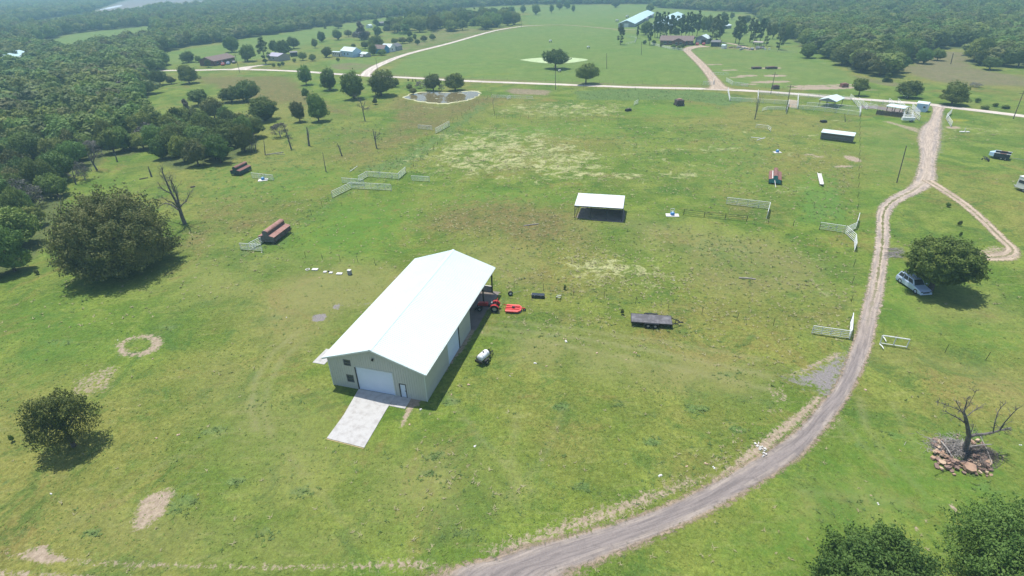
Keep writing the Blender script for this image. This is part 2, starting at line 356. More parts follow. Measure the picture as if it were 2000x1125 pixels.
P.poly('brown', [(1660, 145), (1735, 158), (1800, 165), (1780, 175), (1690, 160)], .6, 2)
P.poly('brown', [(860, 55), (970, 52), (1010, 56), (880, 85), (800, 108), (740, 125), (760, 95)], .5, 3)
P.poly('brown', [(1000, 172), (1075, 176), (1070, 186), (1000, 184), (985, 178)], .9, 1.5)
P.poly('dirt', [(1000, 172), (1085, 177), (1068, 187), (1000, 184), (988, 178)], .5, 1.5)
P.stroke('brown', [(770, 147), (910, 154), (1055, 159), (1160, 163), (1260, 166), (1380, 168)], 3, .7, 1)
P.poly('brown', [(640, 125), (690, 122), (740, 128), (700, 138), (650, 135)], .6, 2)
P.poly('smooth', [(750, 146), (800, 108), (880, 86), (970, 61), (1020, 53), (1110, 50), (1205, 58), (1335, 98), (1400, 166), (1200, 166), (1000, 158), (770, 148)], 1, 2)
P.poly('smooth', [(1360, 95), (1480, 97), (1560, 90), (1660, 145), (1690, 180), (1420, 168), (1345, 98)], .85, 2)
P.poly('smooth', [(910, 15), (1265, 8), (1370, 20), (1500, 40), (1560, 90), (1345, 90), (1205, 56), (1110, 48), (1020, 48), (1040, 25)], .9, 4)
P.poly('smooth', [(295, 108), (640, 51), (735, 36), (860, 25), (880, 35), (700, 60), (600, 85), (560, 110), (380, 130), (300, 125)], .85, 5)
P.poly('smooth', [(720, 142), (745, 122), (800, 100), (760, 110), (640, 118), (650, 140)], .8, 2)
P.poly('smooth', CLEAR[0], 1, 6); P.poly('smooth', CLEAR[2], 1, 20); P.poly('smooth', CLEAR[1], .7, 4); P.poly('smooth', CLEAR[3], .6, 30)
P.poly('gravel', CLEAR[4], 1, 25); P.poly('gravel', CLEAR[5], .8, 12); P.poly('gravel', CLEAR[1], .35, 3)
# yellow weeds in flower
for q in ((960, 145, 16, 2.5, .6), (1000, 135, 8, 2, .5), (1110, 60, 18, 5, .35), (1870, 235, 3.5, 1.6, 1), (1950, 240, 6, 2, .5), (905, 150, 10, 2.5, .6), (1350, 20, 40, 8, .2), (400, 500, 6, 4, .3), (760, 430, 14, 6, .3), (800, 470, 9, 4, .3), (1500, 500, 8, 4, .2), (180, 800, 8, 4, .12), (560, 560, 6, 3, .2)):
    P.spot('yellow', q[0], q[1], q[2], q[3], q[4], 1.5)
P.poly('yellow', [(700, 380), (960, 370), (1100, 385), (880, 395), (700, 470), (600, 480)], .35, 4)
P.poly('yellow', [(1560, 330), (1640, 330), (1650, 420), (1560, 400)], .5, 4)
# bare earth
for q in ((1665, 310, 1.7, 3.0, .85), (1648, 325, 3, 1.0, .8), (1580, 302, 1.8, .8, .75), (1600, 306, 1.9, .8, .8), (620, 620, 1.2, .55, 0), (1862, 249, 2.2, 1.6, .9),
          (1396, 126, 5, 2, .8), (1425, 137, 4.5, 2, .8), (1440, 151, 4, 2, .7), (1460, 148, 5, 2.5, .8), (1462, 165, 4.5, 1.6, .8), (1477, 134, 4.5, 2.4, .6), (1507, 133, 5, 3, .85), (1514, 148, 5.5, 3, .85), (1505, 160, 9, 3, .8), (1535, 143, 3, 1, .5),
          (1550, 153, 4, 1, .5), (1610, 172, 15, 3.2, .9), (1640, 166, 9, 2, .7), (1577, 168, 9, 2.4, .8), (1700, 176, 4, 1, .7), (1420, 96, 7, 2, .3), (1466, 97, 4, 3, .8), (1620, 123, 6, 2, .4), (1010, 607, .75, .75, .9), (640, 105, 6, 2, 0),
          (272, 658, 0, 0, 0), (1410, 905, 2.5, .8, .35), (1380, 935, 2.4, .9, .35), (1520, 770, 1.1, 1.8, .45), (1510, 800, 1.2, .9, .35), (1862, 990, .35, .3, .9), (1870, 1003, .3, .25, .8), (1790, 1032, .35, .3, .8), (1850, 1044, .25, .2, .8)):
    if q[2]: P.spot('dirt', q[0], q[1], q[2], q[3], q[4], .8 if q[2] > 1 else .2)
ring = [(305, 664), (295, 658), (272, 657), (250, 662), (236, 671), (236, 683), (245, 692), (262, 692)]
P.stroke('dirt', ring, 1.2, .74, .5); P.stroke('dirt', [(305, 664), (308, 672), (298, 683), (280, 690)], 1.6, .8, .5); P.poly('dirt', ring, .28, .5)
P.poly('dirt', [(130, 770), (148, 738), (190, 722), (212, 714), (236, 716), (232, 728), (222, 742), (222, 762), (180, 772), (150, 778)], .52, .8)
P.poly('smooth', [(160, 745), (185, 730), (205, 728), (200, 745), (170, 758)], .1, .5)
P.poly('dirt', [(258, 1020), (275, 975), (300, 962), (335, 952), (342, 962), (325, 1000), (300, 1020), (280, 1035), (262, 1035)], .82, .5)
P.poly('dirt', [(35, 1086), (60, 1073), (75, 1066), (92, 1064), (100, 1078), (140, 1092), (110, 1100), (70, 1100)], .95, .35)
P.stroke('dirt', [(-200, 1075), (0, 1080), (70, 1090), (140, 1096), (220, 1101), (420, 1108), (650, 1108), (760, 1103), (880, 1110)], .5, .66, .45)
P.stroke('dirt', [(-200, 1108), (0, 1118), (120, 1127), (420, 1140)], .6, .7, .4)
P.poly('dirt', [(1480, 940), (1540, 905), (1600, 850), (1640, 810), (1655, 812), (1600, 870), (1530, 925), (1460, 970), (1400, 1005), (1390, 995)], .55, .5)
P.poly('dirt', [(665, 1100), (720, 1092), (800, 1085), (845, 1088), (880, 1120), (700, 1120)], .55, .7)
P.poly('dirt', [(940, 1075), (1040, 1040), (1130, 1005), (1250, 965), (1350, 930), (1385, 935), (1200, 1015), (1050, 1065), (980, 1090)], .78, 1.0)
P.poly('dirt', [(1395, 930), (1470, 870), (1560, 800), (1600, 765), (1610, 780), (1560, 830), (1485, 890), (1400, 942)], .82, .6)
P.poly('gravel', [(1525, 737), (1560, 728), (1600, 712), (1640, 694), (1672, 675), (1680, 700), (1655, 750), (1620, 785), (1585, 757), (1552, 750)], .8, 1.8)
P.poly('dirt', [(1520, 735), (1560, 722), (1600, 700), (1648, 680), (1640, 700), (1560, 735)], .6, .4)
P.poly('gravel', [(1800, 240), (1840, 215), (1850, 220), (1845, 300), (1830, 300), (1800, 350), (1790, 340), (1795, 260)], .5, 1.2)
P.poly('dirt', [(1770, 245), (1795, 250), (1800, 262), (1780, 256), (1745, 244), (1720, 237), (1735, 236)], .65, .8)
P.poly('dirt', [(1690, 207), (1715, 213), (1760, 232), (1795, 236), (1800, 215), (1780, 208), (1740, 200)], .5, 1)
P.poly('gravel', [(608, 628), (612, 615), (634, 612), (640, 620), (630, 628)], .95, .3)
P.poly('gravel', [(650, 595), (668, 592), (662, 605), (650, 603)], .8, .3); P.stroke('gravel', [(662, 598), (690, 596), (722, 592)], .5, .5, .3)
P.poly('dirt', [(655, 590), (735, 588), (725, 610), (640, 615)], .25, .6)
P.poly('dirt', [(780, 836), (788, 832), (806, 800), (820, 785), (800, 785), (792, 800)], .9, .25)
P.stroke('dirt', [(805, 786), (900, 670), (935, 610), (955, 590)], 1.9, .9, .4)
P.poly('dirt', [(1880, 500), (1940, 478), (1985, 488), (1992, 500), (1930, 508), (1890, 506)], .6, .6)
P.poly('straw', [(1850, 503), (1960, 505), (1960, 509), (1850, 508)], .5, .4)
P.poly('tan', [(560, 500), (760, 520), (800, 560), (640, 650), (560, 700), (500, 640), (520, 560)], .8, 5)
P.poly('tan', [(430, 700), (620, 790), (660, 900), (560, 1000), (420, 900), (400, 780)], .6, 5)
P.poly('tan', [(700, 900), (900, 860), (1000, 950), (900, 1040), (720, 1020)], .55, 4)
P.poly('tan', [(1000, 640), (1300, 680), (1520, 730), (1480, 790), (1200, 740), (1000, 700)], .75, 2.5)
P.poly('tan', [(300, 500), (430, 470), (600, 500), (560, 600), (380, 620), (300, 570)], .45, 6)
P.poly('tan', [(1700, 700), (1850, 720), (2000, 800), (2000, 740), (1850, 690)], .6, 3); P.poly('tan', [(1760, 600), (1800, 640), (2000, 650), (2000, 590), (1950, 560)], .4, 3)
P.poly('tan', [(1560, 950), (1700, 930), (1780, 990), (1650, 1030), (1560, 1020)], .6, 1.5); P.poly('tan', [(1700, 250), (1760, 250), (1770, 330), (1700, 330)], .5, 4)
P.poly('tan', [(1130, 420), (1330, 430), (1500, 470), (1640, 520), (1640, 580), (1400, 570), (1330, 500), (1150, 470)], .6, 5)
P.poly('tan', [(880, 470), (1050, 490), (1050, 560), (980, 560), (900, 500)], .5, 3)
P.poly('fresh', [(820, 380), (1000, 370), (1130, 385), (1110, 400), (960, 395), (860, 410)], .8, 4); P.poly('fresh', [(640, 400), (820, 385), (800, 440), (740, 500), (620, 500), (560, 480)], .9, 5)
P.poly('fresh', [(1000, 240), (1200, 245), (1250, 260), (1100, 268), (960, 262)], .8, 5); P.poly('fresh', [(1240, 205), (1400, 205), (1410, 228), (1250, 226)], .95, 3); P.poly('fresh', [(1555, 340), (1640, 335), (1660, 440), (1560, 440)], .9, 2)
P.poly('fresh', [(1400, 260), (1500, 300), (1500, 380), (1420, 390), (1360, 340)], .6, 6); P.poly('fresh', [(0, 620), (150, 600), (200, 680), (80, 760), (0, 780)], .5, 5); P.poly('fresh', [(400, 330), (640, 320), (680, 350), (560, 390), (430, 400)], .7, 5)
P.poly('fresh', [(1680, 230), (1780, 230), (1790, 300), (1720, 400), (1690, 450), (1685, 330)], .5, 3); P.poly('fresh', [(1600, 900), (1760, 830), (2000, 850), (2000, 1000), (1700, 1100), (1500, 1125), (1400, 1060)], .6, 3)
P.poly('fresh', [(1720, 560), (1750, 500), (1800, 620), (2000, 640), (2000, 700), (1740, 640)], .6, 2)
P.poly('tan', [(140, 990), (400, 1000), (700, 1060), (640, 1100), (200, 1080)], .5, 2)
# wheel tracks pressed in the grass
for pts, w, v in (([(500, 840), (490, 790), (500, 740), (530, 690), (580, 650)], .45, .5), ([(530, 850), (515, 800), (522, 750), (552, 700), (600, 660)], .45, .4),
                  ([(1650, 860), (1640, 820), (1670, 850), (1740, 930)], .4, .3), ([(950, 640), (1100, 655), (1300, 690), (1500, 735)], .6, .5), ([(940, 650), (1090, 672), (1300, 715), (1500, 760)], .6, .45), ([(960, 625), (1100, 640), (1300, 668), (1480, 700)], .5, .4),
                  ([(230, 960), (330, 900), (470, 830)], .3, .3), ([(60, 1060), (160, 1010), (250, 970)], .3, .25), ([(1680, 780), (1690, 830), (1740, 900), (1800, 960)], .4, .4), ([(1745, 790), (1770, 840), (1800, 900)], .3, .3),
                  ([(560, 880), (620, 960), (700, 1050)], .4, .2), ([(870, 760), (940, 860), (1040, 960)], .4, .25), ([(970, 1000), (1060, 900), (1100, 800)], .4, .2), ([(1560, 960), (1700, 975), (1850, 990)], .4, .3), ([(1010, 800), (1000, 900), (1010, 990)], .4, .25)):
    P.stroke('track', pts, w*1.15, v*1.9 if v < .5 else .95, .5)
for k, pl in WOODS.items(): P.poly('forest', pl, 1, 3)
for cl in CLEAR: P.poly('forest', cl, -1, 4)

V3 = np.zeros((len(XY), 3), np.float32); V3[:, :2] = XY
nr, nth = RR.shape; ii, jj = np.meshgrid(np.arange(nr-1), np.arange(nth-1), indexing='ij'); b0 = (ii*nth+jj).ravel()
gm = nmesh('ground', V3, np.stack([b0, b0+nth, b0+nth+1, b0+1], -1)[:, ::-1])
if gm.polygons[5000].normal.z < 0: gm.flip_normals()
def setcol(me, name, chans):
    a = me.color_attributes.new(name, 'FLOAT_COLOR', 'POINT'); d = np.ones((len(me.vertices), 4), np.float32)
    for i, c in enumerate(chans): d[:, i] = P.get(c)
    a.data.foreach_set('color', d.ravel())
setcol(gm, 'cover_a', ('straw', 'lush', 'rough')); setcol(gm, 'cover_b', ('dirt', 'gravel', 'smooth')); setcol(gm, 'cover_c', ('forest', 'yellow', 'brown')); setcol(gm, 'cover_d', ('track', 'tan', 'fresh'))
def ground_mat():
    t = NT('meadow'); v = t.coord('Object')
    A = t.attr('cover_a'); B = t.attr('cover_b'); C = t.attr('cover_c')
    big = t.noise(.018, 5, .6, v); med = t.noise(.085, 6, .62, v, .6); sm = t.noise(.6, 6, .68, v, .5); fine = t.noise(4.5, 5, .7, v); blade = t.noise(14, 3, .7, v)
    mp = t.node('ShaderNodeMapping'); mp.inputs['Scale'].default_value = (.35, 1.6, 1); mp.inputs['Rotation'].default_value = (0, 0, .35); t.l(v, mp.inputs[0])
    streak = t.noise(.8, 5, .65, mp.outputs[0], .4)
    g = t.mix(t.ramp(med, .41, .59), (.090, .152, .022), (.150, .202, .036))
    g = t.mix(t.math('MULTIPLY', t.ramp(big, .42, .62), .8), g, (.195, .186, .054))
    g = t.mix(t.math('MULTIPLY', t.ramp(sm, .5, .72), .5), g, (.072, .140, .027))
    g = t.mix(t.math('MULTIPLY', t.ramp(streak, .52, .74), .6), g, (.215, .225, .085))
    g = t.mix(t.math('MULTIPLY', t.ramp(t.noise(.055, 8, .76, v, 1.2), .52, .64), .60), g, (.190, .152, .052))
    g = t.mix(t.math('MULTIPLY', t.ramp(t.noise(.13, 8, .76, v, 1.0), .51, .62), .62), g, (.058, .122, .024))
    # sparse cool dark clumps
    g = t.mix(t.math('MULTIPLY', t.ramp(t.noise(.33, 5, .7, v, 1.0), .60, .70), .55), g, (.072, .125, .040))
    g = t.mix(t.math('MULTIPLY', B[2], .85), g, t.mix(t.ramp(med, .3, .7), (.112, .186, .042), (.138, .196, .052)))
    g = t.mix(t.ramp(t.math('ADD', A[2], t.math('MULTIPLY', t.math('SUBTRACT', med, .5), 1.6)), .18, .85), g, t.mix(t.ramp(sm, .35, .65), (.175, .142, .056), (.115, .130, .042)))
    g = t.mix(t.ramp(t.math('ADD', A[1], t.math('MULTIPLY', t.math('SUBTRACT', sm, .5), 1.8)), .3, .75), g, t.mix(t.ramp(fine, .35, .65), (.072, .132, .034), (.140, .200, .066)))
    g = t.mix(t.ramp(t.math('ADD', C[2], t.math('MULTIPLY', t.math('SUBTRACT', med, .5), 1.4)), .2, .9), g, t.mix(t.ramp(sm, .3, .7), (.19, .155, .092), (.135, .145, .065)))
    g = t.mix(t.ramp(t.math('ADD', C[1], t.math('MULTIPLY', t.math('SUBTRACT', sm, .5), 1.3)), .35, 1.0), g, (.23, .24, .03))
    sv = t.noise(.28, 7, .72, v, .9)
    stf = t.ramp(t.math('ADD', A[0], t.math('MULTIPLY', t.math('SUBTRACT', sv, .53), 3.6)), .42, .95)
    g = t.mix(stf, g, t.mix(t.ramp(fine, .35, .65), (.42, .41, .22), (.25, .275, .12)))
    g = t.mix(t.ramp(t.math('ADD', C[0], t.math('MULTIPLY', t.math('SUBTRACT', sm, .5), .8)), .35, .65), g, t.mix(t.ramp(sm, .3, .7), (.075, .105, .034), (.115, .135, .05)))
    # fine grain of blades and clods
    fn2 = t.noise(2.0, 6, .8, v, .3); fn3 = t.noise(6.5, 4, .8, v)
    g = t.mix(.85, g, t.mix(t.ramp(fn2, .32, .68), (.31, .32, .28), (.66, .65, .64)), 'OVERLAY')
    g = t.mix(.7, g, t.mix(t.ramp(fn3, .3, .7), (.33, .34, .32), (.67, .65, .65)), 'OVERLAY')
    g = t.mix(.6, g, t.mix(t.ramp(t.noise(.23, 6, .75, v, .8), .34, .66), (.40, .42, .38), (.60, .585, .58)), 'OVERLAY')
    D = t.attr('cover_d')
    g = t.mix(t.math('MULTIPLY', t.math('MULTIPLY', D[0], t.ramp(sm, .25, .6)), .68), g, (.26, .25, .12))
    g = t.mix(t.math('MULTIPLY', t.math('MULTIPLY', D[1], t.ramp(med, .25, .6)), .8), g, (.215, .205, .080))
    g = t.mix(t.math('MULTIPLY', t.math('MULTIPLY', D[2], t.ramp(sm, .3, .6)), .8), g, (.092, .190, .026))
    df = t.ramp(t.math('ADD', B[0], t.math('MULTIPLY', t.math('SUBTRACT', t.noise(2.1, 7, .8, v, .6), .5), 2.6)), .38, .74)
    dc = t.mix(t.ramp(t.noise(2.2, 6, .75, v), .35, .65), (.26, .20, .145), (.40, .32, .235))
    g = t.mix(df, g, dc)
    gf = t.ramp(t.math('ADD', B[1], t.math('MULTIPLY', t.math('SUBTRACT', t.noise(1.6, 6, .75, v, .6), .5), 2.2)), .38, .74)
    gc = t.mix(t.ramp(t.noise(5, 5, .8, v), .35, .65), (.165, .15, .145), (.275, .25, .235))
    g = t.mix(gf, g, gc)
    t.l(g, t.p.inputs['Base Color']); t.p.inputs['Roughness'].default_value = .95; t.p.inputs['Specular IOR Level'].default_value = .12
    h = t.math('ADD', t.math('MULTIPLY', fine, .5), t.math('MULTIPLY', sm, .8)); t.bump(h, .55, .22)
    return t.m
gm.materials.append(ground_mat()); tag(link('ground', gm), 'wide green pasture ground with worn patches', None, None, 'structure')

# ------------------------------------------------------------------ roads: sheets a little above the ground with ragged edges
def road_mat(name, cmid, cside, crut, weeds=0.5, rag=.34, scale=1.0, cfar=None):
    t = NT(name); v = t.coord('Object'); a = t.attr('across')   # r: distance from the middle 0..1, g: weeds along it
    n = t.noise(1.1*scale, 6, .72, v, .5); n2 = t.noise(5*scale, 5, .75, v); n3 = t.noise(.35*scale, 4, .6, v)
    u = a[0]
    c = t.mix(t.ramp(t.math('ADD', u, t.math('MULTIPLY', t.math('SUBTRACT', n, .5), .7)), .45, .8), cmid, cside)
    if cfar: c = t.mix(t.ramp(a[2], .42, .60), c, t.mix(n2, tuple(x*.85 for x in cfar), cfar))
    rut = t.ramp(t.math('ABSOLUTE', t.math('SUBTRACT', u, .48)), .22, .05)
    c = t.mix(t.math('MULTIPLY', rut, t.ramp(n3, .35, .6)), c, crut)
    c = t.mix(t.ramp(n, .54, .72), c, t.mix(n2, tuple(x*.62 for x in cmid), cmid))
    c = t.mix(.7, c, t.mix(n2, (.3, .3, .3), (.7, .7, .7)), 'OVERLAY')
    fa_ = t.node('ShaderNodeAttribute', attribute_name='flow').outputs['Vector']
    c = t.mix(.8, c, t.mix(t.ramp(t.noise(1.6*scale, 5, .75, fa_, .3), .34, .66), (.36, .36, .365), (.63, .625, .61)), 'OVERLAY')
    wf = t.math('MULTIPLY', t.ramp(t.math('ADD', t.math('SUBTRACT', .22, u), t.math('MULTIPLY', t.math('SUBTRACT', t.noise(.9, 4, .7, v), .5), .9)), .05, .16), a[1])
    c = t.mix(wf, c, t.mix(n2, (.10, .13, .04), (.20, .17, .09)))
    t.l(c, t.p.inputs['Base Color']); t.p.inputs['Roughness'].default_value = .95; t.p.inputs['Specular IOR Level'].default_value = .1
    t.bump(n2, .4, .08)
    tr = t.node('ShaderNodeBsdfTransparent'); ms = t.node('ShaderNodeMixShader')
    al = t.ramp(t.math('ADD', t.math('SUBTRACT', 1.0, u), t.math('MULTIPLY', t.math('SUBTRACT', t.noise(1.7*scale, 6, .75, v, .8), .5), rag*1.9)), .0, .42)
    t.l(al, ms.inputs[0]); t.l(tr.outputs[0], ms.inputs[1]); t.l(t.p.outputs[0], ms.inputs[2]); t.l(ms.outputs[0], t.out.inputs[0])
    return t.m
def catmull(Pt, n):
    Pt = np.array(Pt, float); Q = np.vstack([2*Pt[0]-Pt[1], Pt, 2*Pt[-1]-Pt[-2]]); out = []
    for i in range(1, len(Q)-2):
        for k in range(n):
            s = k/n; a, b, c, d = Q[i-1], Q[i], Q[i+1], Q[i+2]
            out.append(.5*((2*b)+(c-a)*s+(2*a-5*b+4*c-d)*s*s+(3*b-a-3*c+d)*s**3))
    out.append(Q[-2]); return np.array(out)
def ribbon(name, Lp, Rp, z, mat, label, weeds=None, n=8):
    A = catmull(Lp, n); B = catmull(Rp, n); A, B = A+(A-B)*.06, B+(B-A)*.06; us = np.linspace(-1, 1, 11); V = []; C = []; FL = []; run = 0
    for i in range(len(A)):
        tt = i/(len(A)-1)*(len(Lp)-1)
        wv = 0 if weeds is None else np.interp(tt, range(len(Lp)), weeds)
        run += 0 if i == 0 else float(np.linalg.norm((A[i]+B[i]-A[i-1]-B[i-1])/2)); hw_ = float(np.linalg.norm(A[i]-B[i]))/2
        for u in us:
            FL.append((u*hw_, run*.12, 0)); p = A[i]*(1-u)/2+B[i]*(1+u)/2; V.append((p[0], p[1], z)); C.append((abs(u), wv, i/(len(A)-1), 1))
    k = len(us); F = [(i*k+j, i*k+j+1, (i+1)*k+j+1, (i+1)*k+j) for i in range(len(A)-1) for j in range(k-1)]
    me = nmesh(name, V, F)
    if me.polygons[0].normal.z < 0: me.flip_normals()
    a = me.color_attributes.new('across', 'FLOAT_COLOR', 'POINT'); a.data.foreach_set('color', np.array(C, np.float32).ravel())
    fl_ = me.attributes.new('flow', 'FLOAT_VECTOR', 'POINT'); fl_.data.foreach_set('vector', np.array(FL, np.float32).ravel())
    me.materials.append(mat); return tag(link(name, me), label, None, None, 'structure')
def centre(pts, w):
    P_ = catmull(G([p[0] for p in pts], [p[1] for p in pts]), 3); T = np.gradient(P_, axis=0); T /= np.linalg.norm(T, axis=1)[:, None]
    N = np.stack([-T[:, 1], T[:, 0]], -1); w = np.interp(np.linspace(0, 1, len(P_)), np.linspace(0, 1, len(w)), w)[:, None] if isinstance(w, (list, tuple)) else w
    return P_+N*w/2, P_-N*w/2
RM1 = road_mat('drive_gravel', (.225, .195, .182), (.31, .24, .17), (.31, .265, .23), rag=.85, cfar=(.44, .36, .29))
RM2 = road_mat('county_gravel', (.52, .46, .40), (.47, .40, .33), (.62, .56, .50), rag=.2, scale=.5)
RM3 = road_mat('track_dirt', (.38, .30, .225), (.37, .30, .20), (.45, .365, .28), rag=.85)
PX = lambda pts: G([p[0] for p in pts], [p[1] for p in pts])
lp = [(640, 1250), (845, 1118), (930, 1093), (1000, 1070), (1140, 1035), (1281, 990), (1395, 935), (1485, 884), (1551, 838), (1602, 783), (1632, 745), (1655, 690), (1672, 638), (1686, 583), (1697, 540), (1709, 469), (1712, 413), (1728, 390), (1773, 364), (1787, 342), (1796, 304), (1791, 270), (1797, 250), (1814, 236), (1821, 215), (1818, 206)]
rp = [(1050, 1250), (1130, 1125), (1170, 1105), (1215, 1085), (1305, 1045), (1395, 1000), (1469, 959), (1530, 920), (1574, 888), (1618, 836), (1649, 795), (1684, 732), (1706, 677), (1715, 626), (1727, 576), (1739, 469), (1739, 425), (1758, 397), (1800, 376), (1829, 356), (1829, 320), (1837, 282), (1839, 250), (1840, 228), (1844, 215), (1850, 208)]
wd = [0]*13+[.3, .8, 1, 1, 1, .6, .1, .1]+[0]*5
ribbon('gravel_driveway_road', PX(lp), PX(rp), .012, RM1, 'long curving gravel drive past the barn', wd)
a_, b_ = centre([(1812, 352), (1850, 376), (1885, 400), (1922, 432), (1955, 465), (1978, 488), (1962, 500), (1925, 503), (1890, 502)], [2.6, 2.4, 2.2, 2.0, 2.0, 2.2, 3.4, 2.6, .6])
ribbon('track', a_, b_, .02, RM3, 'rutted dirt track branching from the gravel drive', [.8]*len(a_), 3)
main = [(300, 138), (388, 137), (469, 135.5), (577, 139), (650, 144), (715, 148), (768, 150.5), (820, 153), (908, 158), (1055, 163.5), (1160, 167.5), (1260, 171), (1389, 174), (1507, 180), (1617, 189), (1720, 196.5), (1811, 203.5), (1860, 210), (2000, 227), (2250, 262)]
a_, b_ = centre(main, 4.6); ribbon('gravel_road', a_, b_, .024, RM2, 'pale gravel road crossing behind the pasture', None, 3)
a_, b_ = centre([(712, 148), (724, 136), (747, 124), (796, 105.5), (880, 84), (964, 60.5), (1020, 51.5), (1060, 49.3)], [6, 6, 6, 5, 4.5, 4, 3.6, 2]); ribbon('dirt_road', a_, b_, .030, RM2, 'curving dirt road along the mown field', None, 3)
a_, b_ = centre([(1060, 49.3), (1097, 48.5), (1146, 52), (1202, 57), (1240, 58)], [2, 1.6, 1.6, 2, 3]); ribbon('field_track', a_, b_, .034, RM3, 'thin dirt track to the long poultry houses', None, 3)
a_, b_ = centre([(1407, 175), (1402, 168), (1391, 151), (1370, 126), (1346, 103), (1342, 97), (1355, 92), (1378, 90)], [14, 7, 5, 5, 5, 6, 8, 12]); ribbon('house_drive', a_, b_, .036, RM3, 'straight pinkish drive up to the brick ranch house', None, 3)
a_, b_ = centre([(462, 137), (480, 132), (500, 129), (522, 126)], [16, 9, 5, 2]); ribbon('house_apron', a_, b_, .038, RM2, 'pale gravel apron before the brown roofed house', None, 3)
a_, b_ = centre([(1390, 82), (1412, 83), (1440, 88), (1470, 97)], [2, 3, 3, 4]); ribbon('yard_track', a_, b_, .04, RM3, 'pinkish dirt track under the pine trees', None, 3)

def sheet(name, pts, z, mat, label, world=False, kind='structure'):
    Pq = np.array(pts) if world else PX(pts); me = bpy.data.meshes.new(name); me.from_pydata([(p[0], p[1], z) for p in Pq], [], [tuple(range(len(Pq)))]); me.materials.append(mat); me.update()
    if me.polygons[0].normal.z < 0: me.flip_normals()
    return tag(link(name, me), label, None, None, kind)
def pond_mat(name, c, scum, sc_lo, sc_hi, rough, scale=.35):
    t = NT(name); v = t.coord('Object'); n = t.noise(scale, 6, .7, v, .6)
    f = t.ramp(n, sc_lo, sc_hi); t.l(t.mix(f, c, scum), t.p.inputs['Base Color'])
    t.l(t.math('ADD', t.math('MULTIPLY', f, .6), rough), t.p.inputs['Roughness']); t.p.inputs['Specular IOR Level'].default_value = .35; return t.m
pc = catmull(PX([(783, 191), (800, 183), (830, 179), (880, 180), (905, 178), (930, 177), (941, 181), (936, 188), (918, 196), (895, 200), (870, 204), (845, 203), (815, 199), (783, 191)]), 5)
wob = np.array([1+.03*sin(i*1.7)+.02*sin(i*3.1) for i in range(len(pc))])[:, None]; cc = pc.mean(0)
sheet('pond_scum', (pc-cc)*wob*.97+cc, .046, pond_mat('pond_scum', (.50, .50, .30), (.40, .40, .22), .4, .6, .6), 'pale scum rim round the muddy pond', True)
sheet('pond_water', (pc-cc)*wob*np.array([.93, .84])+cc, .056, pond_mat('pond_water', (.16, .135, .065), (.42, .45, .33), .60, .66, .06), 'muddy brown pond water below the two shrubs', True)
pg = catmull(PX([(1015, 117), (1040, 114), (1080, 112), (1120, 113), (1148, 116.5), (1135, 120), (1112, 123), (1075, 124), (1040, 121), (1015, 117)]), 4)
sheet('green_pond', pg, .05, pond_mat('green_pond', (.44, .52, .27), (.36, .46, .22), .4, .6, .5), 'pale green algae pond behind the round oak', True)
sheet('river_water', [(195, 18), (215, 13.5), (238, 9.5), (238, 12), (215, 17), (196, 19.5)], .06, pond_mat('river_water', (.6, .65, .68), (.5, .55, .6), .4, .6, .2, .02), 'pale strip of river water far off')
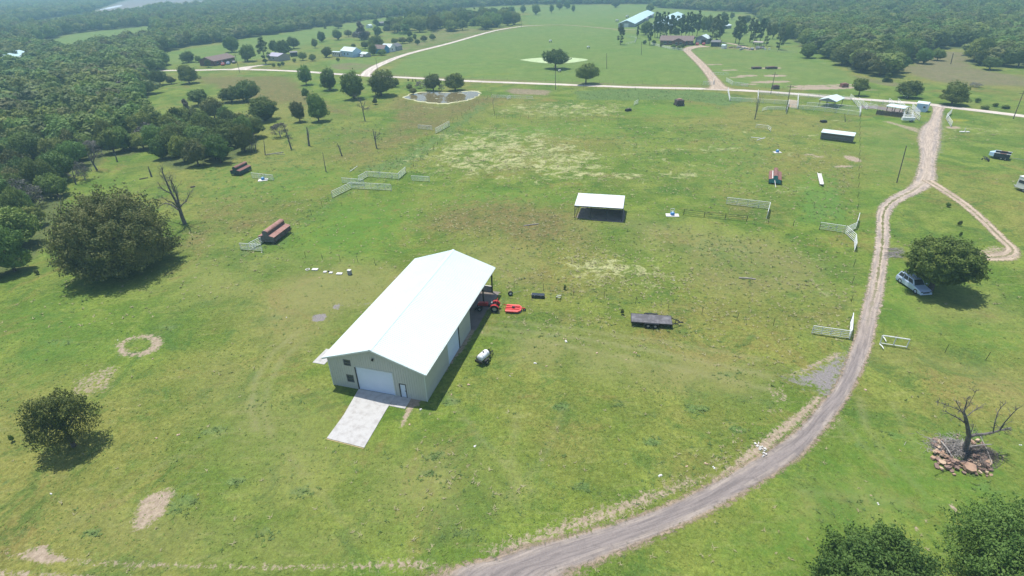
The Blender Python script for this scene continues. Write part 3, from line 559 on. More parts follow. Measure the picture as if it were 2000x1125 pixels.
# ------------------------------------------------------------------ trees
def quads(rng, C, N, s):
    """leaf sprays: one small kinked quad round each centre C facing N"""
    n = len(C); a = np.cross(N, rng.normal(size=(n, 3))); a /= np.linalg.norm(a, axis=1)[:, None]+1e-9; b = np.cross(N, a)
    s = s[:, None]*rng.uniform(.7, 1.3, (n, 1)); t = s*rng.uniform(.45, .8, (n, 1))
    k = N*s*.25
    V = np.stack([C-a*s+k*0, C-b*t-k, C+a*s, C+b*t-k], 1).reshape(-1, 3)
    return V, np.arange(4*n).reshape(-1, 4)
def crown_mesh(name, seed, w=8, h=8, zb=1.2, nl=3000, ls=.3, ncl=22, mat=None, shape='round', rough=1.0, cr=(.24, .40)):
    rng = np.random.default_rng(seed); A = w/2; B = (h-zb)/2; zc = (h+zb)/2
    cs = []; rs = []
    while len(cs) < ncl:
        d = rng.normal(size=3); d /= np.linalg.norm(d); r = rng.uniform(.25, 1)**.6; R = A*rng.uniform(*cr)*.9
        if shape == 'round':
            R = min(R, B*.55); t = rng.uniform(0, 1); an = rng.uniform(0, 2*pi); q = math.sqrt(max(0, 1-((t-.36)/.70)**2))*rng.uniform(.15, 1)**.5
            c = np.array([cos(an)*max(A-R*.8, .1)*q, sin(an)*max(A-R*.8, .1)*q, zb+R*.55+t*(h-zb-R*1.35)])
        elif shape == 'dome':
            d[2] = abs(d[2]); c = np.array([d[0]*(A-R*.8)*r, d[1]*(A-R*.8)*r, zb+R*.6+d[2]*(h-zb-R*1.4)*r])
        elif shape == 'cone':
            t = rng.uniform(0, 1)**1.1; an = rng.uniform(0, 2*pi); q = (1-t)*.75*rng.uniform(.3, 1); R *= (1.15-.65*t); c = np.array([cos(an)*A*q, sin(an)*A*q, zb+R*.4+t*(h-zb-R)])
        elif shape == 'pine':
            t = rng.uniform(0, 1); an = rng.uniform(0, 2*pi); q = (sin(pi*(t*.75+.18)))*.72*rng.uniform(.35, 1); R *= .8; c = np.array([cos(an)*A*q, sin(an)*A*q, zb+t*(h-zb-R*.5)])
        cs.append(c); rs.append(R)
    cs = np.array(cs); rs = np.array(rs)
    wgt = rs**2; wgt /= wgt.sum(); k = rng.choice(len(cs), nl, p=wgt)
    d = rng.normal(size=(nl, 3)); d[:, 2] += .25; d /= np.linalg.norm(d, axis=1)[:, None]
    # ragged outline: lobes of each clump swell and shrink with direction
    ph = rng.uniform(0, 6.3, (len(cs), 3)); wob = 1+.16*np.sin(3*d[:, 0]*2+ph[k, 0])+.14*np.sin(3*d[:, 1]*2.3+ph[k, 1])
    rad = rs[k]*wob*rng.uniform(.55, 1.06, nl)**.6*np.where(rng.random(nl) < .04*rough, rng.uniform(1.05, 1.3, nl), 1)
    C = cs[k]+d*rad[:, None]*np.array([1, 1, .9 if shape != 'pine' else .8]); C[:, 2] = np.maximum(C[:, 2], .1)
    N = d+rng.normal(size=(nl, 3))*.55; N /= np.linalg.norm(N, axis=1)[:, None]
    V, F = quads(rng, C, N, np.full(nl, ls))
    me = nmesh(name, V, F); me.materials.append(mat); return me, cs
def shell_mesh(name, seed, w=8, h=8, zb=.3, nl=4600, ls=.22, nb=46, mat=None, zc_=.40, amp=.26, squ=1.0, lop=.18, nrn=.75):
    """one dense crown: many small leaf lobes swelling out of a rounded envelope, thin sprays sticking out"""
    rng = np.random.default_rng(seed); A = w/2; zc = zb+(h-zb)*zc_
    B = rng.normal(size=(nb, 3)); B[:, 2] = np.where(B[:, 2] < -.5, -B[:, 2], B[:, 2]); B /= np.linalg.norm(B, axis=1)[:, None]
    sg = math.sqrt(4/nb)*rng.uniform(.65, 1.15, nb); am = rng.uniform(.25, 1, nb)
    d = rng.normal(size=(nl, 3)); d[:, 2] += .12; d /= np.linalg.norm(d, axis=1)[:, None]
    best = np.full(nl, -9.0); k = np.zeros(nl, int)
    for i in range(nb):
        q = 1-((d-B[i])**2).sum(1)/(sg[i]**2)*1.0; v = am[i]*np.maximum(q, -.4); u = v > best; best[u] = v[u]; k[u] = i
    low = sum(a_*np.sin(d@v_*f_+p_) for a_, v_, f_, p_ in [(.5, rng.normal(size=3), 1.7, rng.uniform(0, 6)) for _ in range(4)])/2
    r = (1-amp)+amp*best+lop*low
    inner = rng.random(nl); r = r*np.where(inner < .35, rng.uniform(.6, .9, nl), rng.uniform(.86, 1.04, nl)); r = np.where(rng.random(nl) < .07, r*rng.uniform(1.03, 1.17, nl), r)
    r = np.clip(r, .25, 1.2)
    hor = np.hypot(d[:, 0], d[:, 1]); C = np.empty((nl, 3)); C[:, :2] = d[:, :2]*A*r[:, None]*np.where(d[:, 2] < 0, 1.0, 1.0)[:, None]
    C[:, 2] = zc+np.where(d[:, 2] > 0, (h-zc), (zc-zb))*d[:, 2]*r; C[:, 2] = np.maximum(C[:, 2], .06)
    N = d+.9*(d-B[k])/sg[k][:, None]+rng.normal(size=(nl, 3))*nrn; N /= np.linalg.norm(N, axis=1)[:, None]
    V, F = quads(rng, C, N, np.full(nl, ls)); me = nmesh(name, V, F); me.materials.append(mat)
    cs = np.column_stack([B[:16, 0]*A*.6, B[:16, 1]*A*.6, zc+B[:16, 2]*(h-zc)*.6]); return me, cs
def trunk_mesh(name, seed, h, r, cs, mat, nb=7, lean=0):
    rng = np.random.default_rng(seed); m = MB(); th_ = h*.45
    top = np.array([lean, 0, th_]); m.tube((0, 0, -.15), (lean*.4, 0, th_*.5), r*1.25, r*.85, 7); m.tube((lean*.4, 0, th_*.5), top, r*.85, r*.6, 7)
    for c in cs[rng.permutation(len(cs))[:nb]]:
        s = np.array([lean*.4, 0, th_*rng.uniform(.5, 1)]); mid = (s+c)/2+rng.normal(size=3)*.2
        m.tube(s, mid, r*.42, r*.26, 5); m.tube(mid, c, r*.26, r*.08, 5)
    return m.mesh(name, mat)
PROTO = {}
def proto(key, seed, leaf, w, h, zb, nl, ls, ncl, shape='round', tr=.22, bark='bark', **kw):
    if shape == 'round' and leaf not in ('twig',): me, cs = shell_mesh('crown_'+key, seed, w, h, zb, int(nl*1.15), ls*.92, 16+ncl, L[leaf], lop=.34, amp=.30) if not key.startswith('far') else shell_mesh('crown_'+key, seed, w, h, zb, 1100, .50, 14, L[leaf], lop=.20, amp=.24, nrn=.35)
    else: me, cs = crown_mesh('crown_'+key, seed, w, h, zb, nl, ls, ncl, L[leaf], shape, **kw)
    PROTO[key] = (me, trunk_mesh('trunk_'+key, seed, h, tr, cs, M[bark]), w, h)
for i in range(5): proto('oak%d' % i, 10+i, 'oak', 8, 7.5, .25, 4600, .25, 34)
for i in range(2): proto('olive%d' % i, 30+i, 'olive', 8, 7.5, .25, 4400, .25, 32)
proto('standard0', 70, 'oak', 8, 7.5, .9, 4200, .25, 30); proto('standard1', 71, 'bright', 8, 7.5, 1.2, 3600, .25, 26)
proto('bright0', 40, 'bright', 8, 7.0, .2, 4200, .25, 30); proto('bright1', 41, 'bright', 8, 7.0, .2, 4200, .25, 30)
proto('yellow0', 42, 'yellow', 8, 7.5, .2, 3400, .24, 26, cr=(.2, .34)); proto('twig0', 43, 'twig', 8, 7.5, .8, 1300, .20, 20, bark='deadpale', cr=(.2, .34))
proto('twig1', 44, 'twig', 8, 7.5, .8, 1500, .20, 20, bark='deadpale', cr=(.2, .34))
proto('cedar0', 45, 'cedar', 7, 9, .3, 3600, .24, 26, 'cone'); proto('cone0', 46, 'oak', 6.5, 9, .3, 3200, .26, 26, 'cone')
for i in range(3): proto('pine%d' % i, 50+i, 'pine', 6.6, 14, 3.2, 4200, .25, 52, 'pine', tr=.2, cr=(.26, .40))
proto('pinelow0', 55, 'pine', 6.5, 13, 1.5, 2600, .28, 32, 'pine', tr=.2, cr=(.26, .40))
for i in range(4): proto('far%d' % i, 60+i, 'oak', 8, 7.5, .2, 900, .48, 26)
proto('far4', 65, 'olive', 8, 7.5, .2, 900, .48, 26); proto('far5', 66, 'bright', 8, 7.5, .2, 900, .48, 26)
rnd = random.Random(5)
def plant(key, x, y, w, h, label, cat='tree', group=None, name='oak_tree', rz=None, parts=True):
    cm, tm, pw, ph = PROTO[key]
    t = thing(name, (x, y, 0), rnd.uniform(0, 6.28) if rz is None else rz, label, cat, group); t.scale = (w/pw, w/pw*rnd.uniform(.72, 1.08), h/ph)
    if parts: link('trunk', tm, t)
    c = link('crown', cm, t); return t, c
def centred(px, gy, z):
    lo, hi = -4000.0, 4000.0
    for _ in range(50):
        md_ = (lo+hi)/2; d = np.array([md_, gy, z-CAM_H]); xx = 1000+F_PX*(d@_R)/(d@_f)
        if xx < px: lo = md_
        else: hi = md_
    return lo
def tree_px(key, px, yb, yt, wpx, label, name='oak_tree', group=None, cat='tree', wide=.93, rz=None):
    g = G(px, yb); h = height_at(px, yb, yt)*wide; w = wpx*mpp(px, yb); g[0] = centred(px, g[1], h*.45)
    return plant(key, g[0], g[1], w, max(h, 1.0), label, cat, group, name, rz)
def big_tree(px, yb, yt, wpx, label, leaf, seed, nl, ls, ncl, name='oak_tree', zb=.5, shape='round', tr=.35, wide=.85, h=None, leafcr=(.2, .34), bark='bark', lop=.24, zc_=.4):
    g = G(px, yb); h = h or height_at(px, yb, yt)*wide; w = wpx*mpp(px, yb); g[0] = centred(px, g[1], h*.45) if yt else g[0]
    t = thing(name, (g[0], g[1], 0), 0, label, 'tree'); me, cs = shell_mesh('crown', seed, w, h, zb, nl, ls, ncl, L[leaf], lop=lop, amp=.30, zc_=zc_)
    link('trunk', trunk_mesh('trunk', seed, h, tr, cs, M[bark], 12), t); link('crown', me, t); return t
big_tree(208, 524, 350, 226, 'huge spreading dark olive tree whose crown reaches the grass, standing before the left wood', 'dark', 101, 60000, .19, 210, shape='dome', zb=.1, tr=.5, wide=.86, leafcr=(.13, .24), zc_=.20)
big_tree(116, 872, 745, 138, 'small round dark tree alone in the grass at the lower left', 'oak', 102, 8500, .12, 60, zb=.5, lop=.42, tr=.2, wide=.88, leafcr=(.15, .28), zc_=.45)
big_tree(1836, 566, 440, 164, 'round green shade tree beside the parked silver car', 'bright', 103, 34000, .17, 120, zb=1.3, tr=.38, wide=.84, leafcr=(.14, .26))
big_tree(1676, 1200, 0, 272, 'leafy tree top at the bottom edge, left of the corner tree', 'bright', 104, 60000, .10, 170, zb=.5, tr=.3, h=7.8, leafcr=(.10, .22))
big_tree(1994, 1212, 0, 345, 'leafy tree top filling the bottom right corner', 'bright', 105, 66000, .10, 190, zb=.5, tr=.3, h=10.0, leafcr=(.10, .22))
K = ['oak0', 'oak1', 'oak2', 'oak3', 'oak4', 'olive0', 'olive1']
tree_px('standard0', 1085, 134, 90, 56, 'broad round dark oak in front of the pale green pond', wide=.98)
tree_px('standard0', 1145, 164, 118, 48, 'dark oak standing by the gravel road, right of the larger pond oak', wide=.98)
tree_px('standard1', 1682, 187, 148, 34, 'lone tree with a visible trunk at the road behind the white pens', wide=.98)
tree_px('oak2', 1866, 204, 154, 62, 'dense dark round tree behind the gravel road junction', wide=.95)
tree_px('bright0', 1778, 191, 154, 50, 'pale green bushy tree between road and brownish field', wide=.95)
tree_px('cone0', 1736, 160, 134, 24, 'small dark tree at the near tip of the right wood', wide=1)
tree_px('oak3', 1580, 113, 82, 40, 'lone tree at the edge of the far pasture, just left of the right wood', wide=.98)
tree_px('oak4', 1808, 124, 94, 34, 'left tree of the pair at the far edge of the brown field', wide=.98)
tree_px('oak1', 1834, 118, 92, 30, 'right tree of the pair at the far edge of the brown field', wide=.98)
tree_px('oak0', 1937, 136, 106, 42, 'tree standing out in front of the wood at the far right', wide=.95)
tree_px('oak1', 595, 166, 124, 34, 'round tree just below the gravel road, leftmost of the row by the dead tree', wide=.95)
tree_px('oak2', 641, 176, 128, 46, 'wide dark tree second from left in the row below the road', wide=.95)
tree_px('oak3', 688, 193, 134, 60, 'largest dark tree in the row below the road', wide=.93)
tree_px('oak4', 742, 187, 134, 58, 'dark tree at the right end of the row below the road', wide=.93)
tree_px('oak0', 596, 192, 168, 20, 'small dark tree above the twin slim trees', wide=.95)
tree_px('olive0', 582, 238, 192, 34, 'slim dark tree, left one of the twins near the dead stumps', wide=.95)
tree_px('oak2', 618, 237, 176, 42, 'slim tall tree, right one of the twins near the dead stumps', wide=.95)
tree_px('oak3', 514, 235, 184, 70, 'broad dark tree above the grey twiggy thicket', wide=.93)
tree_px('oak4', 478, 198, 156, 54, 'dark bushy tree in the brownish meadow, right of its neighbour', wide=.93)
tree_px('oak1', 450, 200, 166, 46, 'dark bushy tree in the brownish meadow, left of its neighbour', wide=.93)
tree_px('oak0', 388, 206, 168, 56, 'dark tree at the left edge of the brownish meadow', wide=.93)
tree_px('cedar0', 363, 225, 188, 36, 'greyish narrow cedar beside the dark meadow tree', wide=.95, name='cedar_tree')
tree_px('olive1', 415, 235, 186, 52, 'greyish tree above the dark grove', wide=.93)
tree_px('oak2', 365, 163, 122, 46, 'big dark tree below the brown roofed house', wide=.93)
tree_px('cedar0', 238, 198, 150, 60, 'purplish grey cedar rising out of the left wood', wide=.9, name='cedar_tree')
tree_px('oak0', 275, 186, 150, 40, 'dark tree right of the purplish grey cedar', wide=.93)
tree_px('olive0', 333, 164, 146, 26, 'small grey green tree left of the big dark tree', wide=.93)
tree_px('oak1', 309, 166, 132, 34, 'dark green tree at the wood edge above the purplish cedar', wide=.93)
tree_px('oak3', 270, 140, 110, 26, 'dark tree standing in the gap of the wood edge', wide=.93)
tree_px('olive1', 232, 132, 110, 24, 'lone grey green tree in the gap of the wood edge', wide=.93)
# round the brown roofed house
tree_px('oak3', 450, 102, 70, 36, 'round dark oak behind the brown roofed house', wide=.98)
tree_px('oak4', 481, 120, 86, 34, 'round tree right of the brown roofed house', wide=.95)
tree_px('pinelow0', 514, 125, 71, 30, 'tall dark pine left of the grey roofed cottage', name='pine_tree', wide=.98)
tree_px('oak0', 535, 106, 74, 24, 'dark tree right behind the tall pine by the cottage', wide=.98)
tree_px('bright0', 553, 108, 76, 34, 'light green tree behind the grey roofed cottage', wide=.98)
tree_px('oak1', 572, 95, 70, 26, 'leaning dark tree right behind the grey roofed cottage', wide=.98)
tree_px('oak2', 366, 122, 98, 32, 'round tree left of the brown roofed house', wide=.95)
tree_px('oak0', 386, 122, 106, 18, 'small tree at the left gable of the brown roofed house', wide=.95)
tree_px('olive0', 405, 132, 114, 16, 'round bush at the front left corner of the brown roofed house', cat='bush', name='round_bush')
tree_px('bright1', 590, 118, 100, 18, 'small green tree right of the dark shed by the cottage', wide=.95)
tree_px('bright0', 609, 119, 104, 16, 'small green tree second right of the dark shed', wide=.95)
for i, (x, y) in enumerate([(534, 131), (545, 131), (552, 128), (575, 122), (660, 120)]): tree_px('bright%d' % (i % 2), x, y, y-9, 8, 'low garden bush on the lawn between cottage and road', cat='bush', name='garden_bush', group='garden bushes on the cottage lawn')
tree_px('oak1', 614, 94, 74, 15, 'small dark tree in the field, leftmost of three behind the white house', wide=1)
tree_px('oak3', 627, 82, 61, 22, 'dark tree in the field, middle of three behind the white house', wide=1)
tree_px('oak4', 659, 78, 58, 19, 'dark tree in the field, right one of three behind the white house', wide=1)
tree_px('cone0', 634, 56, 46, 9, 'tiny cone shaped tree in front of the far wood', wide=1)
tree_px('olive0', 660, 56, 40, 26, 'grey green tree in front of the far wood', wide=1)
tree_px('cedar0', 704, 78, 38, 44, 'big purplish tree above the white house', name='cedar_tree', wide=1)
tree_px('oak0', 734, 51, 35, 16, 'small round dark tree at the corner of the far field', wide=1)
tree_px('oak2', 737, 71, 50, 22, 'dark tree right of the big purplish one', wide=1)
tree_px('olive1', 680, 72, 58, 18, 'low dark tree between field and big purplish tree', wide=1)
tree_px('bright0', 733, 95, 68, 34, 'light green tree behind the white house', wide=1)
tree_px('oak3', 727, 108, 84, 24, 'dark green tree right behind the white house', wide=1)
tree_px('bright1', 712, 95, 80, 16, 'small green tree left of the light green one at the white house', wide=1)
tree_px('oak1', 745, 108, 96, 20, 'dark bush between white house and blue shed', wide=1, cat='bush', name='dark_bush')
tree_px('oak4', 637, 112, 92, 22, 'tree at the left end of the white house', wide=1)
tree_px('olive0', 690, 92, 84, 12, 'low bush behind the white house roof', cat='bush', name='dark_bush')
for i, (x, y, w) in enumerate([(770, 86, 20), (786, 85, 22), (800, 84, 16), (800, 72, 14), (815, 88, 14), (828, 82, 18), (845, 78, 14), (810, 78, 10)]):
    tree_px(['oak0', 'olive1', 'bright0', 'oak2'][i % 4], x, y, y-14, w, 'bushy shrub in the rough ground above the sheds', cat='bush', name='field_shrub', group='shrubs above the sheds')
# the pond
tree_px('yellow0', 845, 178, 137, 40, 'yellow green willow like shrub on the left of the pond bank', cat='shrub', name='willow_shrub', wide=.93)
tree_px('bright0', 888, 177, 139, 46, 'dark green leafy shrub on the pond bank', cat='shrub', name='leafy_shrub', wide=.93)
for i, (x, y, w) in enumerate([(807, 184, 16), (820, 172, 22), (832, 176, 20), (800, 176, 14), (862, 178, 14)]):
    tree_px('twig1' if i in (1, 2, 4) else 'yellow0', x, y, y-15, w, 'low pale bush along the back bank of the pond', cat='bush', name='bank_bush', group='bushes on the pond bank')
tree_px('olive0', 732, 204, 188, 14, 'small grey bush between the bare dead tree and the pond', cat='bush', name='grey_bush')
tree_px('oak1', 772, 170, 150, 16, 'small bush at the right end of the tree row', cat='bush', name='dark_bush')
for i, (x, y) in enumerate([(797, 158), (806, 159), (812, 159)]): tree_px('cone0', x, y, y-6, 4, 'tiny dark conical bush at the gravel road edge', cat='bush', name='tiny_bush', group='tiny bushes at the road edge')
# the far row of single trees
for i, (x, y, yt, w) in enumerate([(964, 33, 12, 24), (981, 29, 14, 12), (998, 29, 11, 22), (1022, 25, 9, 14), (1047, 29, 8, 18), (1077, 26, 7, 12), (1093, 19, 4, 14), (1108, 17, 0, 18), (1120, 23, 9, 10), (1203, 15, 0, 18)]):
    tree_px(K[i % 5], x, y, yt, w, 'lone tree in the row along the far pasture', group='trees along the far pasture', wide=1)
tree_px('oak0', 1270, 25, 4, 20, 'dark tree at the far end of the long poultry house', wide=1)
# pines round the ranch house
pn = [(1213, 87, 46, 20, 3), (1246, 75, 47, 11, 0), (1262, 68, 40, 26, 9), (1270, 88, 44, 15, 1), (1281, 73, 23, 16, 0), (1286, 74, 24, 15, 1), (1295, 72, 22, 16, 2), (1290, 74, 42, 11, 3), (1299, 77, 45, 14, 3), (1303, 74, 24, 15, 0),
      (1312, 76, 28, 18, 1), (1322, 78, 30, 24, 2), (1333, 74, 27, 20, 1), (1341, 75, 24, 20, 0), (1348, 73, 22, 18, 2), (1355, 72, 26, 16, 1), (1364, 70, 20, 18, 0), (1375, 62, 30, 22, 9), (1386, 62, 28, 20, 9), (1393, 84, 36, 20, 3),
      (1401, 86, 27, 24, 3), (1409, 83, 30, 22, 0), (1416, 64, 26, 18, 1), (1397, 62, 30, 18, 9), (1440, 84, 32, 22, 0), (1447, 88, 30, 22, 1), (1468, 82, 34, 24, 3), (1476, 86, 38, 24, 3), (1488, 84, 34, 18, 1), (1500, 90, 44, 18, 3), (1512, 76, 40, 20, 9),
      (1525, 97, 52, 24, 3), (1536, 84, 46, 22, 9), (1545, 76, 44, 18, 9), (1461, 44, 30, 16, 9), (1430, 38, 22, 14, 9), (1415, 42, 22, 14, 9), (1455, 68, 46, 14, 9)]
for i, (x, y, yt, w, k) in enumerate(pn):
    if i == 0: lb, gp = 'lone dark pine at the left of the pine grove, in front of a poultry house', None
    elif i == 1: lb, gp = 'thin small pine between the lone pine and the poultry house drive', None
    elif i == 3: lb, gp = 'tall bare stemmed pine at the left corner of the white yard fence', None
    elif i == 31: lb, gp = 'low branched pine at the right end of the grove, nearest the pasture', None
    else: lb, gp = ('tall pine in the grove behind the brick ranch house', 'pines round the ranch house') if x < 1425 else ('tall pine standing right of the ranch yard', 'pines right of the ranch yard')
    if k == 9: lb, gp = 'broad leafy tree among the pines by the ranch house', 'leafy trees among the pines'
    tree_px('oak%d' % (i % 5) if k == 9 else ('pinelow0' if k == 3 else 'pine%d' % k), x, y, yt, w, lb, name='oak_tree' if k == 9 else 'pine_tree', group=gp, wide=1)
for x, y, w, lb in ((1259, 87, 9, 'small round tree left of the white yard fence corner'), (1278, 87, 10, 'small dark tree at the left gable of the ranch house'), (1292, 92, 9, 'dark bush at the left front of the ranch house'), (1316, 95, 11, 'left bush on the lawn before the ranch house'), (1326, 97, 11, 'right dark bush on the lawn before the ranch house'), (1334, 94, 8, 'light bush beside the drive end')):
    tree_px('oak1' if w != 8 else 'bright0', x, y, y-10, w, lb, cat='bush', name='round_bush')
# scattered low plants in the pastures
for i, (x, y, w, h, lb) in enumerate([(1875, 441, 10, 12, 'dark weed bush in the grass above the shade tree'), (1876, 462, 6, 8, 'tiny weed bush just above the shade tree'), (1852, 404, 10, 5, 'low dark weeds in the grass loop'), (1215, 614, 9, 5, 'bright green weed clump left of the flatbed trailer'),
      (1103, 566, 6, 7, 'dark weed tuft above the black frame stand'), (24, 862, 10, 6, 'small dark bush at the left photo edge'), (72, 536, 12, 9, 'dark bush between left wood and huge tree'), (310, 455, 10, 12, 'scraggly bush left of the big bare tree')]):
    tree_px(['olive0', 'bright0', 'oak1'][i % 3], x, y, y-h, w, lb, cat='bush', name='weed_bush')
for i, (x, y, w, h) in enumerate([(1630, 160, 30, 9), (1905, 170, 30, 10), (1925, 213, 22, 8), (1945, 208, 14, 8), (1965, 212, 20, 8), (1910, 200, 14, 10)][1:]):
    tree_px('twig0' if i == 0 else 'oak2', x, y, y-h, w, 'low dark brush along the far side of the road at the right', cat='bush', name='brush', group='brush right of the junction')

# the woods: the nearest trees one by one, the far wood as one mass
def fill(poly, sp, seed, xr=None, dmin=0, dmax=1e9, jit=.42):
    P_ = wpoly(poly) if not isinstance(poly, np.ndarray) else poly; rng = np.random.default_rng(seed)
    x0, y0 = P_.min(0); x1, y1 = P_.max(0); y0 = max(y0, dmin*.6); y1 = min(y1, dmax); x0 = max(x0, -dmax*1.05); x1 = min(x1, dmax*1.05)
    gx, gy = np.meshgrid(np.arange(x0, x1, sp), np.arange(y0, y1, sp*.87)); gx = gx+(np.arange(gx.shape[0]) % 2)[:, None]*sp/2
    Q = np.stack([gx.ravel(), gy.ravel()], -1); Q += rng.uniform(-jit, jit, Q.shape)*sp
    r = np.hypot(Q[:, 0], Q[:, 1]); Q = Q[(r >= dmin) & (r < dmax) & (np.abs(Q[:, 0]) < Q[:, 1]*1.10+25)]
    Q = Q[inpoly(P_, Q[:, 0], Q[:, 1])]
    for c in CLEAR:
        C_ = wpoly(c); Q = Q[~inpoly(C_, Q[:, 0], Q[:, 1])]
    return Q
wl = wpoly(WOODS['left']); near = fill(wl, 6.3, 3, dmax=620); cl_ = fill(WOODS['clump'], 6.0, 4)
# openings among the trees nearest the camera
gaps = [(150, 400, 7), (100, 455, 5), (215, 330, 6), (165, 365, 5), (262, 215, 4)]
for gx_, gy_, r_ in gaps:
    g0 = G(gx_, gy_); near = near[np.hypot(near[:, 0]-g0[0], near[:, 1]-g0[1]) > r_]
g0 = G(213, 512); near = near[np.hypot(near[:, 0]-g0[0], near[:, 1]-g0[1]) > 13]
near = near[near[:, 1]*.864+21 > 60]; order = np.argsort(np.hypot(near[:, 0], near[:, 1])); near = near[order]
NI = 105
for i, (x, y) in enumerate(near[:NI]):
    r = rnd.random(); k = K[rnd.randrange(7)] if r < .66 else ('bright%d' % rnd.randrange(2) if r < .90 else ('twig%d' % rnd.randrange(2) if r < .95 else 'cone0'))
    w = rnd.uniform(6.0, 9.6); plant(k, x, y, w, rnd.uniform(4.6, 9.4), 'leafy tree crowded among others in the dense wood at the left edge', 'tree', 'trees of the left wood', 'oak_tree')
for x, y in cl_:
    plant(K[rnd.randrange(7)], x, y, rnd.uniform(6.5, 8.5), rnd.uniform(6, 8.5), 'dark tree in the compact grove left of the standing dead trunks', 'tree', 'trees of the dark grove', 'oak_tree')
belt = fill([(752, 66), (790, 74), (830, 66), (870, 63), (960, 58), (1022, 47), (1005, 38), (960, 34), (905, 33), (830, 37), (765, 46)], 17, 8)
for i, (x, y) in enumerate(belt): plant(['oak0', 'oak1', 'oak2', 'olive0', 'cone0', 'oak4'][rnd.randrange(6)], x, y, rnd.uniform(12, 17), rnd.uniform(8, 13), 'tree in the long belt above the curving dirt road', 'tree', 'trees of the belt above the curving road', 'oak_tree')
# right wood edge, nearest trees singly
def holes(Q, s=.021, cut=.56):
    a = np.sin(Q[:, 0]*s+1.3)*np.sin(Q[:, 1]*s*1.2+.4)+.6*np.sin(Q[:, 0]*s*2.3+Q[:, 1]*s*1.9+2)+.4*np.sin(Q[:, 0]*s*4.1-Q[:, 1]*s*3.1); return Q[a < cut*1.9]
dn_ = np.hypot(near[:, 0], near[:, 1]); near = np.vstack([near[dn_ < 340], holes(near[dn_ >= 340])])
redge = PX([(1556, 84), (1585, 96), (1612, 110), (1638, 126), (1668, 141), (1726, 155), (1753, 140), (1756, 127), (1790, 117), (1843, 92), (1894, 98), (1897, 126), (1952, 134), (2030, 131)])
rest = near[NI:]
dr = np.full(len(rest), 1e9)
for i in range(len(redge)-1):
    a, b = redge[i], redge[i+1]; e = b-a; t_ = np.clip(((rest-a)@e)/(e@e), 0, 1); dr = np.minimum(dr, np.linalg.norm(rest-a-t_[:, None]*e, axis=1))
sel = (dr < 20) & (rest[:, 0] > 100); pick = np.where(sel)[0]; pick = pick[np.argsort(np.hypot(rest[pick, 0], rest[pick, 1]))][::2][:34]
for i in pick: plant(K[rnd.randrange(7)] if rnd.random() < .8 else 'bright0', rest[i, 0], rest[i, 1], rnd.uniform(7.5, 13), rnd.uniform(7, 11.5), 'leafy tree along the near edge of the right wood', 'tree', 'trees of the right wood edge', 'oak_tree')
rest = np.delete(rest, pick, 0)
mid = fill(wl, 8.6, 21, dmin=620, dmax=1150); far = fill(wl, 15, 22, dmin=1150, dmax=2400); vfar = fill(wl, 34, 23, dmin=2400, dmax=6500)
fo = []
for j in range(6):      # six simple far trees that stand at the wood edge; the far wood repeats their crowns
    x, y = rest[len(rest)//2+j*7]; t, c = plant('far%d' % j, x, y, 8, 7.5, 'tree inside the hazy far wood', 'tree', 'trees in the hazy wood', 'oak_tree'); fo.append(c)
rng = np.random.default_rng(9)
mid = holes(mid, .011, .5); far = holes(far, .006, .5); rng = np.random.default_rng(9)
Q = np.vstack([rest, mid, far, vfar]); rd_ = np.hypot(rest[:, 0], rest[:, 1]); rest = rest[(rd_ < 260) | (rng.random(len(rest)) < .72)]; Q = np.vstack([rest, mid, far, vfar]); S = np.concatenate([rng.uniform(.85, 1.5, len(rest))*np.where(np.hypot(rest[:, 0], rest[:, 1]) > 260, 1.35, 1.0), rng.uniform(1.05, 1.8, len(mid)), rng.uniform(2.0, 2.9, len(far)), rng.uniform(4.2, 6, len(vfar))])
SZ = np.concatenate([rng.uniform(.85, 1.4, len(rest)), rng.uniform(.9, 1.6, len(mid)), rng.uniform(1.2, 1.9, len(far)), rng.uniform(1.5, 2.4, len(vfar))])
fm = bpy.data.meshes.new('forest'); fm.vertices.add(len(Q)); fm.vertices.foreach_set('co', np.column_stack([Q, np.zeros(len(Q))]).astype(np.float32).ravel())
a = fm.attributes.new('size', 'FLOAT_VECTOR', 'POINT'); a.data.foreach_set('vector', np.column_stack([S, S, SZ]).astype(np.float32).ravel())
fob = tag(link('forest', fm), 'dense hazy woodland running to the horizon', None, None, 'stuff')
ng = bpy.data.node_groups.new('wood', 'GeometryNodeTree'); ng.interface.new_socket('Geometry', in_out='INPUT', socket_type='NodeSocketGeometry'); ng.interface.new_socket('Geometry', in_out='OUTPUT', socket_type='NodeSocketGeometry')
gi = ng.nodes.new('NodeGroupInput'); go = ng.nodes.new('NodeGroupOutput'); jn = ng.nodes.new('GeometryNodeJoinGeometry'); ip = ng.nodes.new('GeometryNodeInstanceOnPoints')
for c in fo:
    oi = ng.nodes.new('GeometryNodeObjectInfo'); oi.inputs['Object'].default_value = c; oi.inputs['As Instance'].default_value = True; ng.links.new(oi.outputs['Geometry'], jn.inputs[0])
rv = ng.nodes.new('FunctionNodeRandomValue'); rv.data_type = 'FLOAT_VECTOR'; rv.inputs[0].default_value = (0, 0, 0); rv.inputs[1].default_value = (0, 0, 6.283)
ri = ng.nodes.new('FunctionNodeRandomValue'); ri.data_type = 'INT'; ri.inputs['Seed'].default_value = 4
for s_ in ri.inputs:
    if s_.type == 'INT' and s_.name == 'Min': s_.default_value = 0
    if s_.type == 'INT' and s_.name == 'Max': s_.default_value = 5
na = ng.nodes.new('GeometryNodeInputNamedAttribute'); na.data_type = 'FLOAT_VECTOR'; na.inputs[0].default_value = 'size'
ng.links.new(gi.outputs[0], ip.inputs['Points']); ng.links.new(jn.outputs[0], ip.inputs['Instance']); ip.inputs['Pick Instance'].default_value = True
